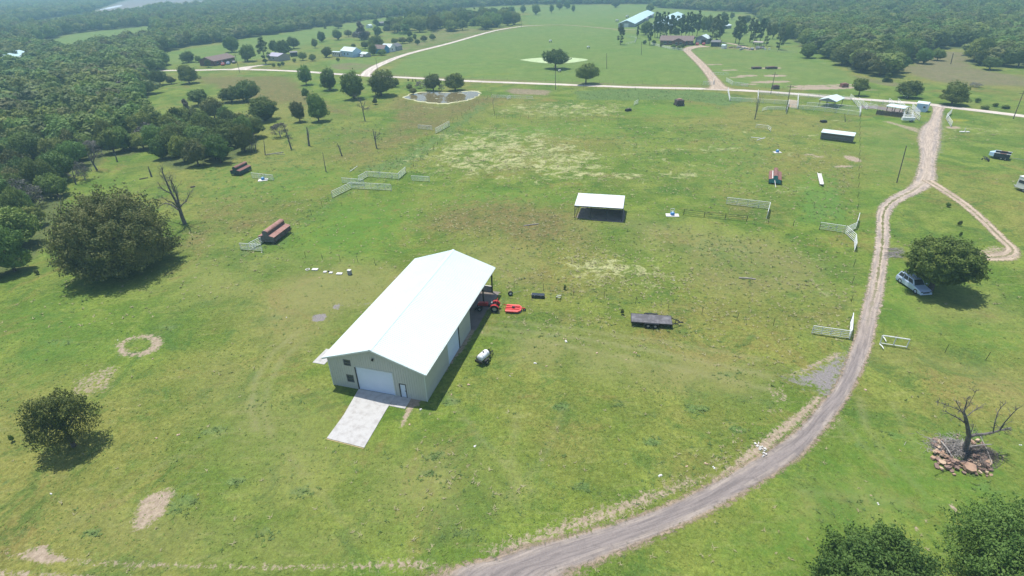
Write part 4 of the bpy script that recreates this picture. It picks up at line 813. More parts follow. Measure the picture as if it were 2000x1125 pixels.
ng.links.new([o for o in ri.outputs if o.type == 'INT'][0], ip.inputs['Instance Index']); ng.links.new([o for o in rv.outputs if o.type == 'VECTOR'][0], ip.inputs['Rotation'])
ng.links.new([o for o in na.outputs if o.enabled][0], ip.inputs['Scale']); ng.links.new(ip.outputs[0], go.inputs[0])
md = fob.modifiers.new('wood', 'NODES'); md.node_group = ng

# ------------------------------------------------------------------ weeds and tall grass standing in the pasture (stuff)
def weeds(name, seed, mat, n, hgt, dens, label, blades=6, rmax=260, wb=.026):
    """n tries; dens(x,y masks) gives the chance that a tuft stands there"""
    rng = np.random.default_rng(seed)
    u = rng.uniform(-1.36, 1.36, n); d = np.sqrt(rng.uniform(24.0**2, rmax**2, n)) if rmax < 90 else np.exp(rng.uniform(np.log(26), np.log(rmax), n))
    th_ = u*radians(47); X = np.stack([d*np.sin(th_), d*np.cos(th_)], -1)
    ridx = np.clip(np.searchsorted(rr, d), 0, len(rr)-1); tidx = np.clip(np.searchsorted(th, th_), 0, len(th)-1); vid = ridx*len(th)+tidx
    keep = (rng.random(n) < dens(vid, X)) & (np.abs(X[:, 0]) < .93*X[:, 1]+30); X = X[keep]; d = d[keep]; m = len(X)
    hh = hgt*rng.uniform(.5, 1.3, m)*(1+d/400); wr = hh*.55
    V = []; 
    for k in range(blades):
        an = rng.uniform(0, 2*pi, m); le = rng.uniform(.6, 1.5, m)*wr*1.5; ba = np.stack([X[:, 0]+rng.normal(size=m)*wr*.35, X[:, 1]+rng.normal(size=m)*wr*.35, np.full(m, .0)], -1)
        tp = ba+np.stack([np.cos(an)*le, np.sin(an)*le, hh*rng.uniform(.3, .7, m)], -1); s = np.stack([-np.sin(an), np.cos(an), np.zeros(m)], -1)*(wb*(1+d/90)*rng.uniform(.7, 1.5, m))[:, None]
        V.append(np.stack([ba-s, ba+s, tp], 1))
    V = np.concatenate(V).reshape(-1, 3); me = nmesh(name, V, np.arange(len(V)).reshape(-1, 3)); me.materials.append(mat)
    print('WEEDS', name, m); return tag(link(name, me), label, None, None, 'stuff')
def wmat(name, c, c2):
    t = NT(name); v = t.coord(); t.l(t.mix(t.ramp(t.noise(1.1, 4, .7, v), .35, .65), c, c2), t.p.inputs['Base Color']); t.p.inputs['Roughness'].default_value = .9; t.p.inputs['Specular IOR Level'].default_value = .05
    ge = t.node('ShaderNodeNewGeometry'); vm = t.node('ShaderNodeVectorMath', operation='ADD'); t.l(ge.outputs['Normal'], vm.inputs[0]); vm.inputs[1].default_value = (0, 0, 2.2); vn = t.node('ShaderNodeVectorMath', operation='NORMALIZE'); t.l(vm.outputs[0], vn.inputs[0]); t.l(vn.outputs[0], t.p.inputs['Normal']); return t.m
def chv(c): return P.get(c)
def sm(v, lo, hi): return np.clip((v-lo)/(hi-lo), 0, 1)
def nse(X, s, seed=0):
    a = np.sin(X[:, 0]*s+seed)+np.sin(X[:, 1]*s*1.3+seed*2)+np.sin((X[:, 0]+X[:, 1])*s*.7+seed*3)+np.sin((X[:, 0]-X[:, 1])*s*1.9+seed); return a/4
FIELD = inpoly(PX([(-400, 700), (300, 500), (560, 440), (640, 320), (850, 230), (960, 170), (1400, 178), (1680, 200), (1690, 560), (1650, 690), (1500, 730), (1300, 700), (950, 640), (900, 560), (600, 520), (300, 620)]), XY[:, 0], XY[:, 1]).astype(np.float32)
notroad = 1-np.clip(P.get('dirt')+P.get('gravel'), 0, 1)
def clear_of(X):
    ok = np.ones(len(X), bool)
    for q in (lp+rp[::-1],): ok &= ~inpoly(PX(q), X[:, 0], X[:, 1])
    b = (X-np.array([-21.725, 50.553])); a1 = np.array([cos(.288), -sin(.288)]); a2 = np.array([sin(.288), cos(.288)]); xx = b@a1; yy = b@a2
    return ok & ~((xx > -.1) & (xx < 13) & (yy > -8) & (yy < 26))
weeds('tall_weeds', 1, wmat('weed_dark', (.085, .14, .040), (.12, .17, .055)), 150000, .30, lambda v, X: clear_of(X)*notroad[v]*(.003+.38*chv('lush')[v]+.11*chv('rough')[v]+.035*FIELD[v]*sm(nse(X, .35), .1, .6))*(1-chv('forest')[v]), 'dark weeds standing in the pasture grass')
weeds('dry_grass', 2, wmat('weed_pale', (.25, .235, .115), (.33, .31, .17)), 150000, .28, lambda v, X: clear_of(X)*notroad[v]*(.004+.65*chv('straw')[v]*sm(nse(X, .5, 2), -.5, .3)+.22*chv('rough')[v]+.05*FIELD[v])*(1-chv('forest')[v]), 'pale dry grass stems in the pasture')
weeds('green_grass', 3, wmat('weed_green', (.125, .19, .038), (.17, .215, .055)), 200000, .15, lambda v, X: clear_of(X)*notroad[v]*(.10+.12*nse(X, .6, 4))*(1-chv('forest')[v]), 'short green grass tufts', rmax=150, blades=4)
# ------------------------------------------------------------------ the metal barn
BX, BY, BR = -21.725, 50.553, -0.288
BW, BL, BWALL, EAVE, RIDGE, OV = 12.18, 25.2, 14.9, 4.43, 6.53, .4
barn = thing('metal_barn', (BX, BY, 0), BR, 'large grey green metal barn with a white gable roof and an open end bay', 'barn')
def ribs_x(m, x0, x1, y, zt, side=-1, zb=0.0, step=.305):
    x = x0+step/2
    while x < x1-.04:
        m.bb(x-.022, x+.022, min(y, y+side*.024), max(y, y+side*.024), zb+.05, zt(x)-.03); x += step
def ztop(x): return EAVE+(RIDGE-EAVE)*(1-abs(x-BW/2)/(BW/2))-.10
def gable_wall(name, y0, y1, holes, front):
    m = MB(); xs = sorted(set([0, BW/2, BW]+[h[0] for h in holes]+[h[1] for h in holes]))
    for a, b in zip(xs[:-1], xs[1:]):
        hs = sorted([h for h in holes if h[0] <= a+1e-6 and h[1] >= b-1e-6], key=lambda h: h[2]); z = 0.0
        for h in hs:
            if h[2] > z+1e-3: m.bb(a, b, y0, y1, z, h[2])
            z = h[3]
        m.prism([(a, z), (b, z), (b, ztop(b)), (a, ztop(a))], y0, y1)
    x = .15
    while x < BW-.05:
        z = .05; t = ztop(x)-.03
        for h in sorted([h for h in holes if h[0]-.03 < x < h[1]+.03], key=lambda h: h[2]):
            if h[2] > z+.05: m.bb(x-.028, x+.028, y0-.032 if front else y1, y0 if front else y1+.032, z, h[2])
            z = h[3]+.02
        m.bb(x-.028, x+.028, y0-.032 if front else y1, y0 if front else y1+.032, z, t); x += .305
    return m.build(name, M['wall'], barn)
DH = (3.41, 8.23, 0, 3.38); PD = (8.86, 9.68, 0, 2.0); W1 = (2.12, 2.98, 3.42, 4.22); W2 = (2.12, 2.98, .98, 2.0)
gable_wall('front_wall', 0, .12, [DH, PD, W1, W2], True); gable_wall('inner_wall', BWALL-.12, BWALL, [], False)
def side_wall(name, x0, x1, ya, yb, hole=None, out=1):
    m = MB()
    if hole:
        m.bb(x0, x1, ya, hole[0], 0, EAVE-.12); m.bb(x0, x1, hole[1], yb, 0, EAVE-.12); m.bb(x0, x1, hole[0], hole[1], hole[2], EAVE-.12)
    else: m.bb(x0, x1, ya, yb, 0, EAVE-.12)
    y = ya+.15
    while y < yb-.05:
        z = (hole[2] if hole and hole[0]-.03 < y < hole[1]+.03 else .05); m.bb(x1 if out > 0 else x0-.032, x1+.032 if out > 0 else x0, y-.028, y+.028, z, EAVE-.16); y += .305
    return m.build(name, M['wall'], barn)
side_wall('right_wall', BW-.12, BW, .122, BWALL-.122, (6.71, 10.66, 3.35), 1); side_wall('left_wall', 0, .12, .122, BL-.1, None, -1)
# roof: two ribbed slopes, ridge cap, dark fascia
ro = MB(); sl_ = (RIDGE-EAVE)/(BW/2)
zr = lambda x: RIDGE-abs(x-BW/2)*sl_
for sg in (-1, 1):
    xe = -OV if sg < 0 else BW+OV
    ro.prism([(BW/2, RIDGE-.05), (BW/2, RIDGE+.01), (xe, zr(xe)+.01), (xe, zr(xe)-.05)][::sg], -OV, BL+.2)
    y = -OV+.1
    while y < BL+.2:
        ro.prism([(BW/2+sg*.02, zr(BW/2)+.005), (BW/2+sg*.02, zr(BW/2)+.035), (xe, zr(xe)+.035), (xe, zr(xe)+.005)][::sg], y-.02, y+.02); y += .305
rf = ro.build('roof', M['roofw'], barn)
rc = MB(); rc.prism([(BW/2-.22, RIDGE-.02), (BW/2, RIDGE+.07), (BW/2+.22, RIDGE-.02)], -OV-.01, BL+.21); rc.build('ridge_cap', M['roofw'], rf)
fa = MB()
for sg in (-1, 1):
    xe = -OV if sg < 0 else BW+OV
    for y in (-OV-.03, BL+.2): fa.prism([(BW/2, RIDGE-.20), (BW/2, RIDGE+.0), (xe, zr(xe)+.0), (xe, zr(xe)-.2)][::sg], y, y+.03)
    fa.bb(min(xe, xe+sg*.1), max(xe, xe+sg*.1), -OV, BL+.2, zr(xe)-.17, zr(xe)-.03)
fa.build('fascia', M['trim'], rf)
od = MB(); od.bb(DH[0]+.09, DH[1]-.05, .05, .09, 0.03, DH[3]-.08)
z = .1
while z < 3.3: od.bb(DH[0]+.09, DH[1]-.05, .044, .05, z, z+.05); z += .11
dr_ = od.build('overhead_door', M['door'], barn, label='wide pale blue white roll up door in the gable front')
fr = MB(); fr.bb(DH[0]-.02, DH[0]+.09, -.05, .1, 0, DH[3]); fr.build('door_jamb', M['trimdark'], dr_)
fr = MB(); fr.bb(DH[1]-.05, DH[1]+.06, -.045, .1, 0, DH[3]); fr.bb(DH[0]-.02, DH[1]+.06, -.05, .1, DH[3]-.001, DH[3]+.08); fr.build('door_frame', M['trim'], dr_)
sdm = MB(); sdm.bb(BW-.08, BW-.04, 6.76, 10.55, .03, 3.3); z = .1
while z < 3.25: sdm.bb(BW-.04, BW-.034, 6.76, 10.55, z, z+.05); z += .11
sdo = sdm.build('overhead_door', M['door'], barn, label='pale roll up door in the long right wall')
fr = MB(); fr.bb(BW-.09, BW+.05, 10.55, 10.68, 0, 3.4); fr.build('door_jamb', M['trimdark'], sdo)
fr = MB(); fr.bb(BW-.09, BW+.05, 6.68, 6.76, 0, 3.4); fr.bb(BW-.09, BW+.05, 6.76, 10.55, 3.3, 3.4); fr.build('door_frame', M['trim'], sdo)
pdm = MB(); pdm.bb(PD[0]+.09, PD[1]-.05, .03, .07, .04, PD[3]-.06); pdo = pdm.build('entry_door', M['door'], barn)
fr = MB(); fr.bb(PD[0]-.01, PD[0]+.09, -.045, .1, 0, PD[3]+.03); fr.bb(PD[0]+.09, PD[1]-.05, -.045, .1, PD[3]-.06, PD[3]+.03); fr.bb(PD[1]-.05, PD[1]+.02, -.045, .1, 0, PD[3]+.03); fr.build('door_frame', M['trimdark'], pdo)
fr = MB(); fr.box((PD[1]-.14, .005, 1.0), (.05, .05, .12)); fr.build('handle', M['black'], pdo)
for w in (W1, W2):
    g_ = MB(); g_.bb(w[0]+.05, w[1]-.05, .05, .07, w[2]+.05, w[3]-.05); go_ = g_.build('window', M['glass'], barn)
    f_ = MB(); x0, x1, z0, z1 = w
    for q in ((x0-.03, x0+.05, z0-.03, z1+.03), (x1-.05, x1+.03, z0-.03, z1+.03), (x0+.05, x1-.05, z0-.03, z0+.05), (x0+.05, x1-.05, z1-.05, z1+.03), (x0+.05, x1-.05, (z0+z1)/2-.03, (z0+z1)/2+.03)): f_.bb(q[0], q[1], -.04, .1, q[2], q[3])
    f_.build('window_frame', M['zinc'], go_)
lt = MB(); lt.box((6.05, -.10, 4.98), (.2, .2, .12)); lt.prism([(5.90, 4.86), (6.05, 5.12), (6.20, 4.86)], -.26, -.12); lt.build('wall_light', M['trimdark'], barn)
ct = MB(); ct.bb(BW-.05, BW+.045, -.045, .06, 0, EAVE-.1); ct.bb(-.045, .05, -.045, .06, 0, EAVE-.1); ct.build('corner_trim', M['trim'], barn)
for y in (21.0, 25.15):
    c_ = MB(); c_.bb(BW-.22, BW-.04, y-.09, y+.09, 0, EAVE-.12); c_.build('column', M['steel'], barn)
for y in (25.15,):
    c_ = MB(); c_.bb(BW/2-.1, BW/2+.1, y-.09, y+.09, 0, RIDGE-.25); c_.bb(.13, .3, y-.09, y+.09, 0, EAVE-.12); c_.build('column', M['steel'], barn)
bm_ = MB(); bm_.bb(BW-.2, BW-.05, BWALL, BL+.1, EAVE-.34, EAVE-.14)
for y in (21.0, 25.15):
    bm_.tube((BW-.1, y, EAVE-.3), (BW/2, y, RIDGE-.3), .09, .09, 4); bm_.tube((.1, y, EAVE-.3), (BW/2, y, RIDGE-.3), .09, .09, 4)
bm_.build('roof_frame', M['steel'], barn)
lw = MB(); lw.bb(.3, BW-.2, 25.25, 25.33, .05, .95); lwo = lw.build('back_rail', M['greywall'], barn); lw = MB(); lw.bb(.3, BW-.2, 25.21, 25.37, .95, 1.03); lw.build('rail_cap', M['concw'], lwo)
def bpt(x, y): return (BX+x*cos(BR)-y*sin(BR), BY+x*sin(BR)+y*cos(BR))
def bsheet(name, pts, z, mat, label): return sheet(name, [bpt(*p) for p in pts], z, mat, label, True)
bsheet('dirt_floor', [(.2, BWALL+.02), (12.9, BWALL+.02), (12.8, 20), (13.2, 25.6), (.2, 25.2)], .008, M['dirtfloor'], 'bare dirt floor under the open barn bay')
def slab(name, pts, h, mat, label, world=False):
    Pq = [tuple(p) for p in (pts if world else [bpt(*p) for p in pts])]; m = MB(); m.prism(Pq, -.05, h, 'z'); o = m.build(name, mat, None, bevel=.015); return tag(o, label, None, None, 'structure')
slab('driveway', [(3.36, -.01), (3.95, -4.4), (4.05, -7.95), (8.6, -8.15), (8.2, -2.05), (8.25, -.01)], .07, M['conc'], 'pale concrete slab driveway before the barn door')
slab('concrete_apron', [(8.26, -.01), (8.22, -1.75), (10.2, -1.75), (10.15, -.01)], .06, M['conc'], 'small concrete apron before the entry door')
slab('concrete_pad', [(-5.0, 3.1), (-3.3, 3.1), (-3.1, 6.1), (-4.9, 6.1)], .06, M['conc'], 'pinkish concrete pad left of the barn')
M['curb'] = paint('old_form_board', (.62, .50, .24), .9)
eb = MB(); a_ = np.array(bpt(4.0, -8.03)); b_ = np.array(bpt(8.6, -8.24)); eb.tube((*a_, .03), (*b_, .03), .05, .05, 4); tag(eb.build('edge_board', M['curb'], None), 'yellowish board along the low end of the concrete driveway', 'board')

# ------------------------------------------------------------------ vehicles and implements
def wheel(name, parent, x, y, r, w, rim='rim', hub=.55, side=1):
    m = MB(); m.lathe([(r*hub, -w/2), (r*.9, -w/2), (r, -w*.32), (r, w*.32), (r*.9, w/2), (r*hub, w/2), (r*hub, -w/2)], (x, y, r), 'y', 20); t = m.build('wheel', M['rubber'], parent, True)
    q = MB(); q.lathe([(0, -w*.28), (r*hub*.99, -w*.28), (r*hub*.99, w*.28), (0, w*.28)], (x, y, r), 'y', 16); q.box((x, y+side*w*.3, r), (r*.35, w*.1, r*.35)); q.build('rim', M[rim], t); return t
def ang(p, q): g0 = G(*p); g1 = G(*q); return math.atan2(g1[1]-g0[1], g1[0]-g0[0]), (g0+g1)/2, float(np.linalg.norm(g1-g0))
# tractor backed out of the bay, mower behind it (towards +x of the photo)
tr_loc = G(963, 605); ra, _, _ = ang((930, 603), (1000, 607))
trc = thing('tractor', (tr_loc[0]-.2, tr_loc[1]), ra+pi, 'red compact tractor half in the shade under the barn roof', 'tractor')
# local +x = tractor front
m = MB(); m.box((1.15, 0, .98), (1.35, .52, .46)); m.prism([(1.8, .72), (1.98, .8), (1.98, 1.1), (1.8, 1.2), (.5, 1.24), (.5, .75)], -.26, .26); m.build('hood', M['red'], trc, bevel=.04)
m = MB(); m.box((.35, 0, .72), (2.6, .34, .34)); m.box((1.7, 0, .5), (.2, 1.1, .12)); m.box((-.55, 0, .6), (.5, 1.1, .25)); m.build('chassis', M['black'], trc)
for s in (-1, 1):
    m = MB(); n = 8; 
    for k in range(n):
        a0, a1 = pi*.12+pi*.8*k/n, pi*.12+pi*.8*(k+1)/n; r = .68
        m.add([(-.55+r*cos(t), s*y, .58+r*sin(t)) for t in (a0, a1) for y in (.42, .78)], [(0, 1, 3, 2)])
    m.box((-.5, s*.45, .98), (1.1, .03, .34)); m.build('fender', M['red'], trc, fix=False)
    wheel('wheel', trc, -.55, s*.62, .58, .34, 'rim', .55, s); wheel('wheel', trc, 1.65, s*.56, .36, .22, 'rim', .5, s)
m = MB(); m.box((-.55, 0, 1.0), (.5, .5, .12)); m.box((-.8, 0, 1.22), (.12, .5, .42)); m.build('seat', M['rubber'], trc, bevel=.04)
m = MB(); m.box((-.1, 0, 1.15), (.1, .3, .35)); m.build('dashboard', M['white'], trc)
m = MB(); m.lathe([(.15, 0), (.18, .015), (.21, 0), (.18, -.015), (.15, 0)], (-.05, 0, 1.42), 'z', 14); m.tube((.1, 0, 1.1), (-.05, 0, 1.42), .02); m.build('steering_wheel', M['black'], trc)
m = MB(); m.tube((.95, .18, 1.2), (.95, .18, 1.65), .03); m.build('exhaust', M['steel'], trc)
m = MB()
for s in (-1, 1): m.tube((-.85, s*.5, .7), (-.85, s*.5, 1.75), .035, n=5)
m.tube((-.85, -.5, 1.75), (-.85, .5, 1.75), .035, n=5); m.build('roll_bar', M['red'], trc)
m = MB(); m.prism([(1.98, .45), (2.35, .15), (2.4, .2), (2.15, .75), (2.05, .75)], -.65, .65); lo_ = m.build('loader_bucket', M['black'], trc)
mo_l = G(1003, 606); mw = thing('rotary_mower', (mo_l[0]+.05, mo_l[1]), ra, 'flat red rotary mower deck hitched behind the tractor', 'mower')
m = MB(); m.prism([(-1.15, -.95), (.65, -.95), (1.05, -.55), (1.2, 0), (1.05, .55), (.65, .95), (-1.15, .95)], .22, .42, 'z'); m.build('deck', M['redl'], mw, bevel=.03)
m = MB(); m.box((-.1, .42, .46), (2.0, .09, .09)); m.box((-.1, -.42, .46), (2.0, .09, .09)); m.box((-.1, 0, .47), (2.3, .07, .07)); m.tube((-1.15, .45, .45), (-1.5, .3, .7), .04); m.tube((-1.15, -.45, .45), (-1.5, -.3, .7), .04); m.tube((-1.5, 0, .95), (1.1, 0, .48), .03); m.build('frame_ribs', M['red'], mw)
m = MB(); m.box((-.05, 0, .58), (.38, .32, .2)); m.build('gearbox', M['black'], mw, bevel=.03)
wheel('wheel', mw, 1.55, 0, .22, .16, 'rim'); m = MB(); m.box((1.35, 0, .45), (.5, .14, .1)); m.build('tail_arm', M['red'], mw)
# small wheel with pipe, tool box, stand
g = G(997, 577); t = thing('old_wheel', (g[0], g[1], .0), .3, 'small white rimmed wheel lying in the grass right of the barn', 'wheel')
m = MB(); m.lathe([(.2, -.1), (.37, -.1), (.4, 0), (.37, .1), (.2, .1), (.2, -.1)], (0, 0, .36), 'y', 18); m.build('tyre', M['rubber'], t, True); m = MB(); m.lathe([(0, -.06), (.2, -.06), (.2, .06), (0, .06)], (0, 0, .36), 'y', 14); m.build('rim', M['carwhite'], t); m = MB(); m.tube((.1, 0, .36), (1.9, .5, .12), .025, n=5); m.build('axle_pipe', M['pipegrey'], t)
g = G(1051, 581); t = thing('tool_box', (g[0], g[1]), -.17, 'long black two lidded tool box on the grass', 'tool box')
m = MB(); m.box((0, 0, .28), (1.95, .62, .5)); m.build('body', M['navy'], t, bevel=.03)
for s in (-1, 1): m = MB(); m.box((s*.49, 0, .56), (.95, .66, .06)); m.build('lid', M['navy'], t, bevel=.02); m = MB(); m.box((s*.5, -.32, .5), (.12, .06, .08)); m.build('latch', M['rim'], t)
g = G(1091, 586); t = thing('metal_stand', (g[0], g[1]), -.35, 'small black metal frame stand with a white top bar', 'stand')
for x, y in ((-.3, -.25), (.3, -.25), (-.3, .25), (.3, .25)): m = MB(); m.tube((x, y, 0), (x, y, .62), .035, n=5); m.build('leg', M['black'], t)
m = MB(); m.tube((-.3, -.25, .3), (.3, -.25, .3), .03, n=5); m.tube((-.3, .25, .3), (.3, .25, .3), .03, n=5); m.build('brace', M['black'], t); m = MB(); m.box((0, .25, .65), (.66, .07, .05)); m.box((0, -.25, .65), (.66, .07, .05)); m.build('top_bar', M['white'], t)
# sprayer trailer
ra, c, _ = ang((934, 716), (956, 696)); t = thing('sprayer_trailer', (c[0], c[1]), ra, 'small trailer carrying a white plastic sprayer tank beside the barn', 'trailer')
m = MB(); m.lathe([(0, -.85), (.25, -.84), (.42, -.76), (.46, -.62), (.46, .62), (.42, .76), (.25, .84), (0, .85)], (-.05, 0, 1.0), 'x', 22); tk = m.build('tank', M['poly'], t, True)
m = MB(); m.lathe([(0, 0), (.13, 0), (.13, .07), (0, .08)], (0, 0, 1.45), 'z', 12); m.build('filler_cap', M['black'], tk)
for x in (-.5, .4): m = MB(); m.lathe([(.47, x-.03), (.475, x), (.47, x+.03), (.46, x+.03), (.46, x-.03), (.47, x-.03)], (-.05, 0, 1.0), 'x', 22); m.build('tank_strap', M['rim'], tk)
m = MB(); m.box((0, .38, .5), (1.9, .07, .09)); m.box((0, -.38, .5), (1.9, .07, .09)); m.box((-.95, 0, .5), (.08, .9, .09)); m.box((.9, 0, .5), (.08, .9, .09)); m.box((-1.05, 0, .62), (.1, 1.1, .35)); m.tube((.9, .3, .5), (2.0, 0, .45), .045, n=5); m.tube((.9, -.3, .5), (2.0, 0, .45), .045, n=5); m.build('frame', M['black'], t)
for s in (-1, 1): wheel('wheel', t, -.25, s*.66, .36, .2, 'rim', .5, s); m = MB(); m.box((-.25, s*.66, .76), (.85, .24, .03)); m.build('mudguard', M['black'], t)
m = MB(); m.box((1.1, 0, .72), (.4, .35, .35)); m.box((1.25, .05, 1.0), (.15, .15, .3)); m.tube((1.6, 0, .5), (1.62, 0, 1.2), .04); m.tube((1.3, -.5, .55), (1.3, .5, .55), .03); m.build('pump', M['black'], t)
m = MB(); m.tube((2.0, 0, 0), (2.0, 0, .5), .035); m.build('jack', M['steel'], t)
# flatbed trailer
fA, fB, fC, fD = [G(*p, .75) for p in ((1232, 628), (1312, 633.6), (1312.5, 618), (1232.8, 611))]
ra = math.atan2(fB[1]-fA[1], fB[0]-fA[0]); c = (fA+fB+fC+fD)/4; t = thing('flatbed_trailer', (c[0], c[1]), ra, 'dark flat deck trailer with worn grey planks in the pasture', 'trailer')
m = MB(); m.box((0, 0, .72), (5.4, 2.1, .07)); dk = m.build('deck', M['deck'], t)
m = MB(); m.box((0, 1.07, .66), (5.46, .06, .2)); m.box((0, -1.07, .66), (5.46, .06, .2)); m.box((2.72, 0, .66), (.06, 2.1, .2)); m.box((-2.72, 0, .66), (.06, 2.1, .2)); m.tube((2.7, .8, .6), (4.0, 0, .5), .06, n=5); m.tube((2.7, -.8, .6), (4.0, 0, .5), .06, n=5); m.box((4.1, 0, .5), (.4, .12, .12)); m.build('frame', M['black'], t)
for x in (-.45, .5):
    for s in (-1, 1): wheel('wheel', t, x, s*1.22, .36, .22, 'rim', .5, s)
for s in (-1, 1):
    m = MB(); m.prism([(-1.0, .55), (-.8, .82), (.85, .82), (1.05, .55), (1.0, .55), (.82, .78), (-.77, .78), (-.95, .55)], s*1.1-(.0 if s > 0 else .26), s*1.1+(.26 if s > 0 else .0)); m.build('fender', M['black'], t)
m = MB(); m.tube((3.3, .15, 0), (3.3, .15, .85), .05, n=6); m.build('jack', M['steel'], t); m = MB(); m.box((2.68, .95, .35), (.06, .06, .7)); m.box((2.68, -.95, .35), (.06, .06, .7)); m.build('stake', M['steel'], t)
# cars
def car(px0, px1, label, body='car', L_=4.6, W_=1.8, H_=1.5, name='parked_car', suv=False, glass='cardark', group=None):
    ra, c, _ = ang(px0, px1); t = thing(name, (c[0], c[1]), ra, label, 'car', group); h = L_/2; hb = H_*.60
    m = MB(); m.prism([(-h, .35), (-h-.02, hb*.8), (-h+.08, hb), (h*.42, hb), (h*.85, hb*.86), (h, hb*.68), (h, .35), (h*.8, .28), (-h*.85, .28)], -W_/2, W_/2); m.build('body', M[body], t, bevel=.07)
    b0, b1 = (-h*.97, h*.42) if suv else (-h*.72, h*.38); t0, t1 = (-h*.88, h*.16) if suv else (-h*.42, h*.10); w0, w1 = W_*.47, W_*.37
    Bv = [(b0, -w0, hb-.01), (b1, -w0, hb-.01), (b1, w0, hb-.01), (b0, w0, hb-.01)]; Tv = [(t0, -w1, H_), (t1, -w1, H_), (t1, w1, H_), (t0, w1, H_)]
    m = MB(); m.add(Bv+Tv, [(4, 5, 6, 7), (0, 1, 5, 4), (1, 2, 6, 5), (2, 3, 7, 6), (3, 0, 4, 7)]); m.build('cabin', M[body], t, bevel=.04)
    Bn, Tn = [np.array(v) for v in Bv], [np.array(v) for v in Tv]
    def pane(i, j, u0, u1, v0=.16, v1=.88, nm='side_window'):
        P_ = lambda u, v: (Bn[i]*(1-u)+Bn[j]*u)*(1-v)+(Tn[i]*(1-u)+Tn[j]*u)*v
        q = [P_(u0, v0), P_(u1, v0), P_(u1, v1), P_(u0, v1)]; n = np.cross(q[1]-q[0], q[3]-q[0]); n /= np.linalg.norm(n); m = MB(); m.add([p+n*.012 for p in q]+[p-n*.02 for p in q], [(0, 1, 2, 3), (0, 4, 5, 1), (1, 5, 6, 2), (2, 6, 7, 3), (3, 7, 4, 0)]); m.build(nm, M[glass], t)
    pane(1, 2, .06, .94, .05, .95, 'windshield'); pane(3, 0, .1, .9, nm='rear_window')
    for i, j, k in ((0, 1, [(.06, .32), (.36, .60), (.64, .93)]), (2, 3, [(.07, .36), (.40, .64), (.68, .94)])):
        for u0, u1 in (k if suv else k[:2]): pane(i, j, u0, u1)
    for x in (-h*.62, h*.64):
        for s in (-1, 1): wheel('wheel', t, x, s*(W_/2-.10), .36 if not suv else .4, .24, 'rim', .6, s)
    m = MB(); m.box((h+.02, 0, hb*.62), (.05, W_*.52, .2)); m.build('grille', M['navy'], t)
    for s in (-1, 1): m = MB(); m.box((h+.0, s*W_*.37, hb*.72), (.08, W_*.16, .16)); m.build('headlight', M['glass'], t, bevel=.02)
    m = MB(); m.box((h+.06, 0, .42), (.16, W_*.96, .2)); m.build('bumper', M[body], t, bevel=.04)
    return t
cr = car((1761, 548), (1803, 577), 'silver grey sport utility car parked at the shade tree', 'car', 5.1, 1.85, 1.72, 'parked_car', True)
m = MB()
for s in (-1, 1): m.box((-.6, s*.62, 1.9), (2.6, .05, .05))
m.build('roof_rack', M['rim'], cr)
for s in (-1, 1): m = MB(); m.box((.95, s*1.08, 1.18), (.12, .2, .16)); m.build('side_mirror', M['car'], cr, bevel=.02)
m = MB(); m.lathe([(0, -.1), (.3, -.1), (.36, 0), (.3, .1), (0, .1)], (-2.78, .1, 1.0), 'x', 16); m.build('spare_wheel', M['rubber'], cr)
g = G(1757, 547); t = thing('cooler_box', (g[0]-.1, g[1]+.1), .4, 'pale blue cooler box behind the silver car', 'cooler'); m = MB(); m.box((0, 0, .28), (.75, .5, .5), taper=1.05); m.build('body', M['skyblue'], t, bevel=.04); m = MB(); m.box((0, 0, .57), (.82, .56, .09)); m.build('lid', M['white'], t, bevel=.03)
car((528, 0), (529, 0), '', 'car') if False else None
car((431, 131), (442, 124), 'red and white small car parked before the brown roofed house', 'carred', 4.5)
car((442, 129), (451, 122), 'pale blue car parked second before the brown roofed house', 'carblue', 4.5)
car((453, 127), (463, 120), 'dark grey car parked nearest the drive of the brown roofed house', 'cardark', 4.7)
car((1361.5, 90), (1362, 86), 'red car parked before the open white garage', 'carred', 4.5); car((1374, 89.5), (1374, 86), 'dark red car parked right before the garage opening', 'carred', 4.5)
car((704, 113), (714, 110), 'white car parked between the white house and the blue shed', 'carwhite', 4.6)
# trailers at the right edge
tA, tB, tC = G(1971, 360), G(1980, 370), G(2000, 376.5)
ra = math.atan2((tC-tB)[1], (tC-tB)[0]); Wd = 2.6; t = thing('white_trailer', (tB[0], tB[1]), ra, 'white box trailer cut by the right photo edge', 'trailer')
m = MB(); m.bb(0, 6.4, 0, Wd+1.2, .55, 2.9); m.build('body', M['white'], t, bevel=.06); m = MB(); m.bb(-.05, 6.45, -.05, Wd+1.25, 2.9, 3.0); m.build('roof', M['white'], t, bevel=.03)
m = MB(); m.bb(.25, 4.9, -.03, 0, 1.65, 2.25); m.build('side_window', M['navy'], t); m = MB(); m.bb(.2, 5.1, .3, Wd+.6, .4, .55); m.build('frame', M['steel'], t)
for x in (1.8, 2.7): wheel('wheel', t, x, .1, .36, .22, 'rim', .5, -1)
m = MB(); m.box((-.3, .8, .5), (.6, .5, .3)); m.tube((0, Wd/2, .5), (-1.5, Wd/2+.3, .5), .05); m.build('hitch', M['rim'], t)
uA, uB, uC = G(1943, 298, 1.5), G(1974, 302.5, 1.5), G(1974.5, 294, 1.5); ra = math.atan2((uB-uA)[1], (uB-uA)[0]); Lu = float(np.linalg.norm(uB-uA)); Wu = 2.5
t = thing('utility_trailer', (uA[0], uA[1]), ra, 'dark sided open trailer with white top rails at the right', 'trailer')
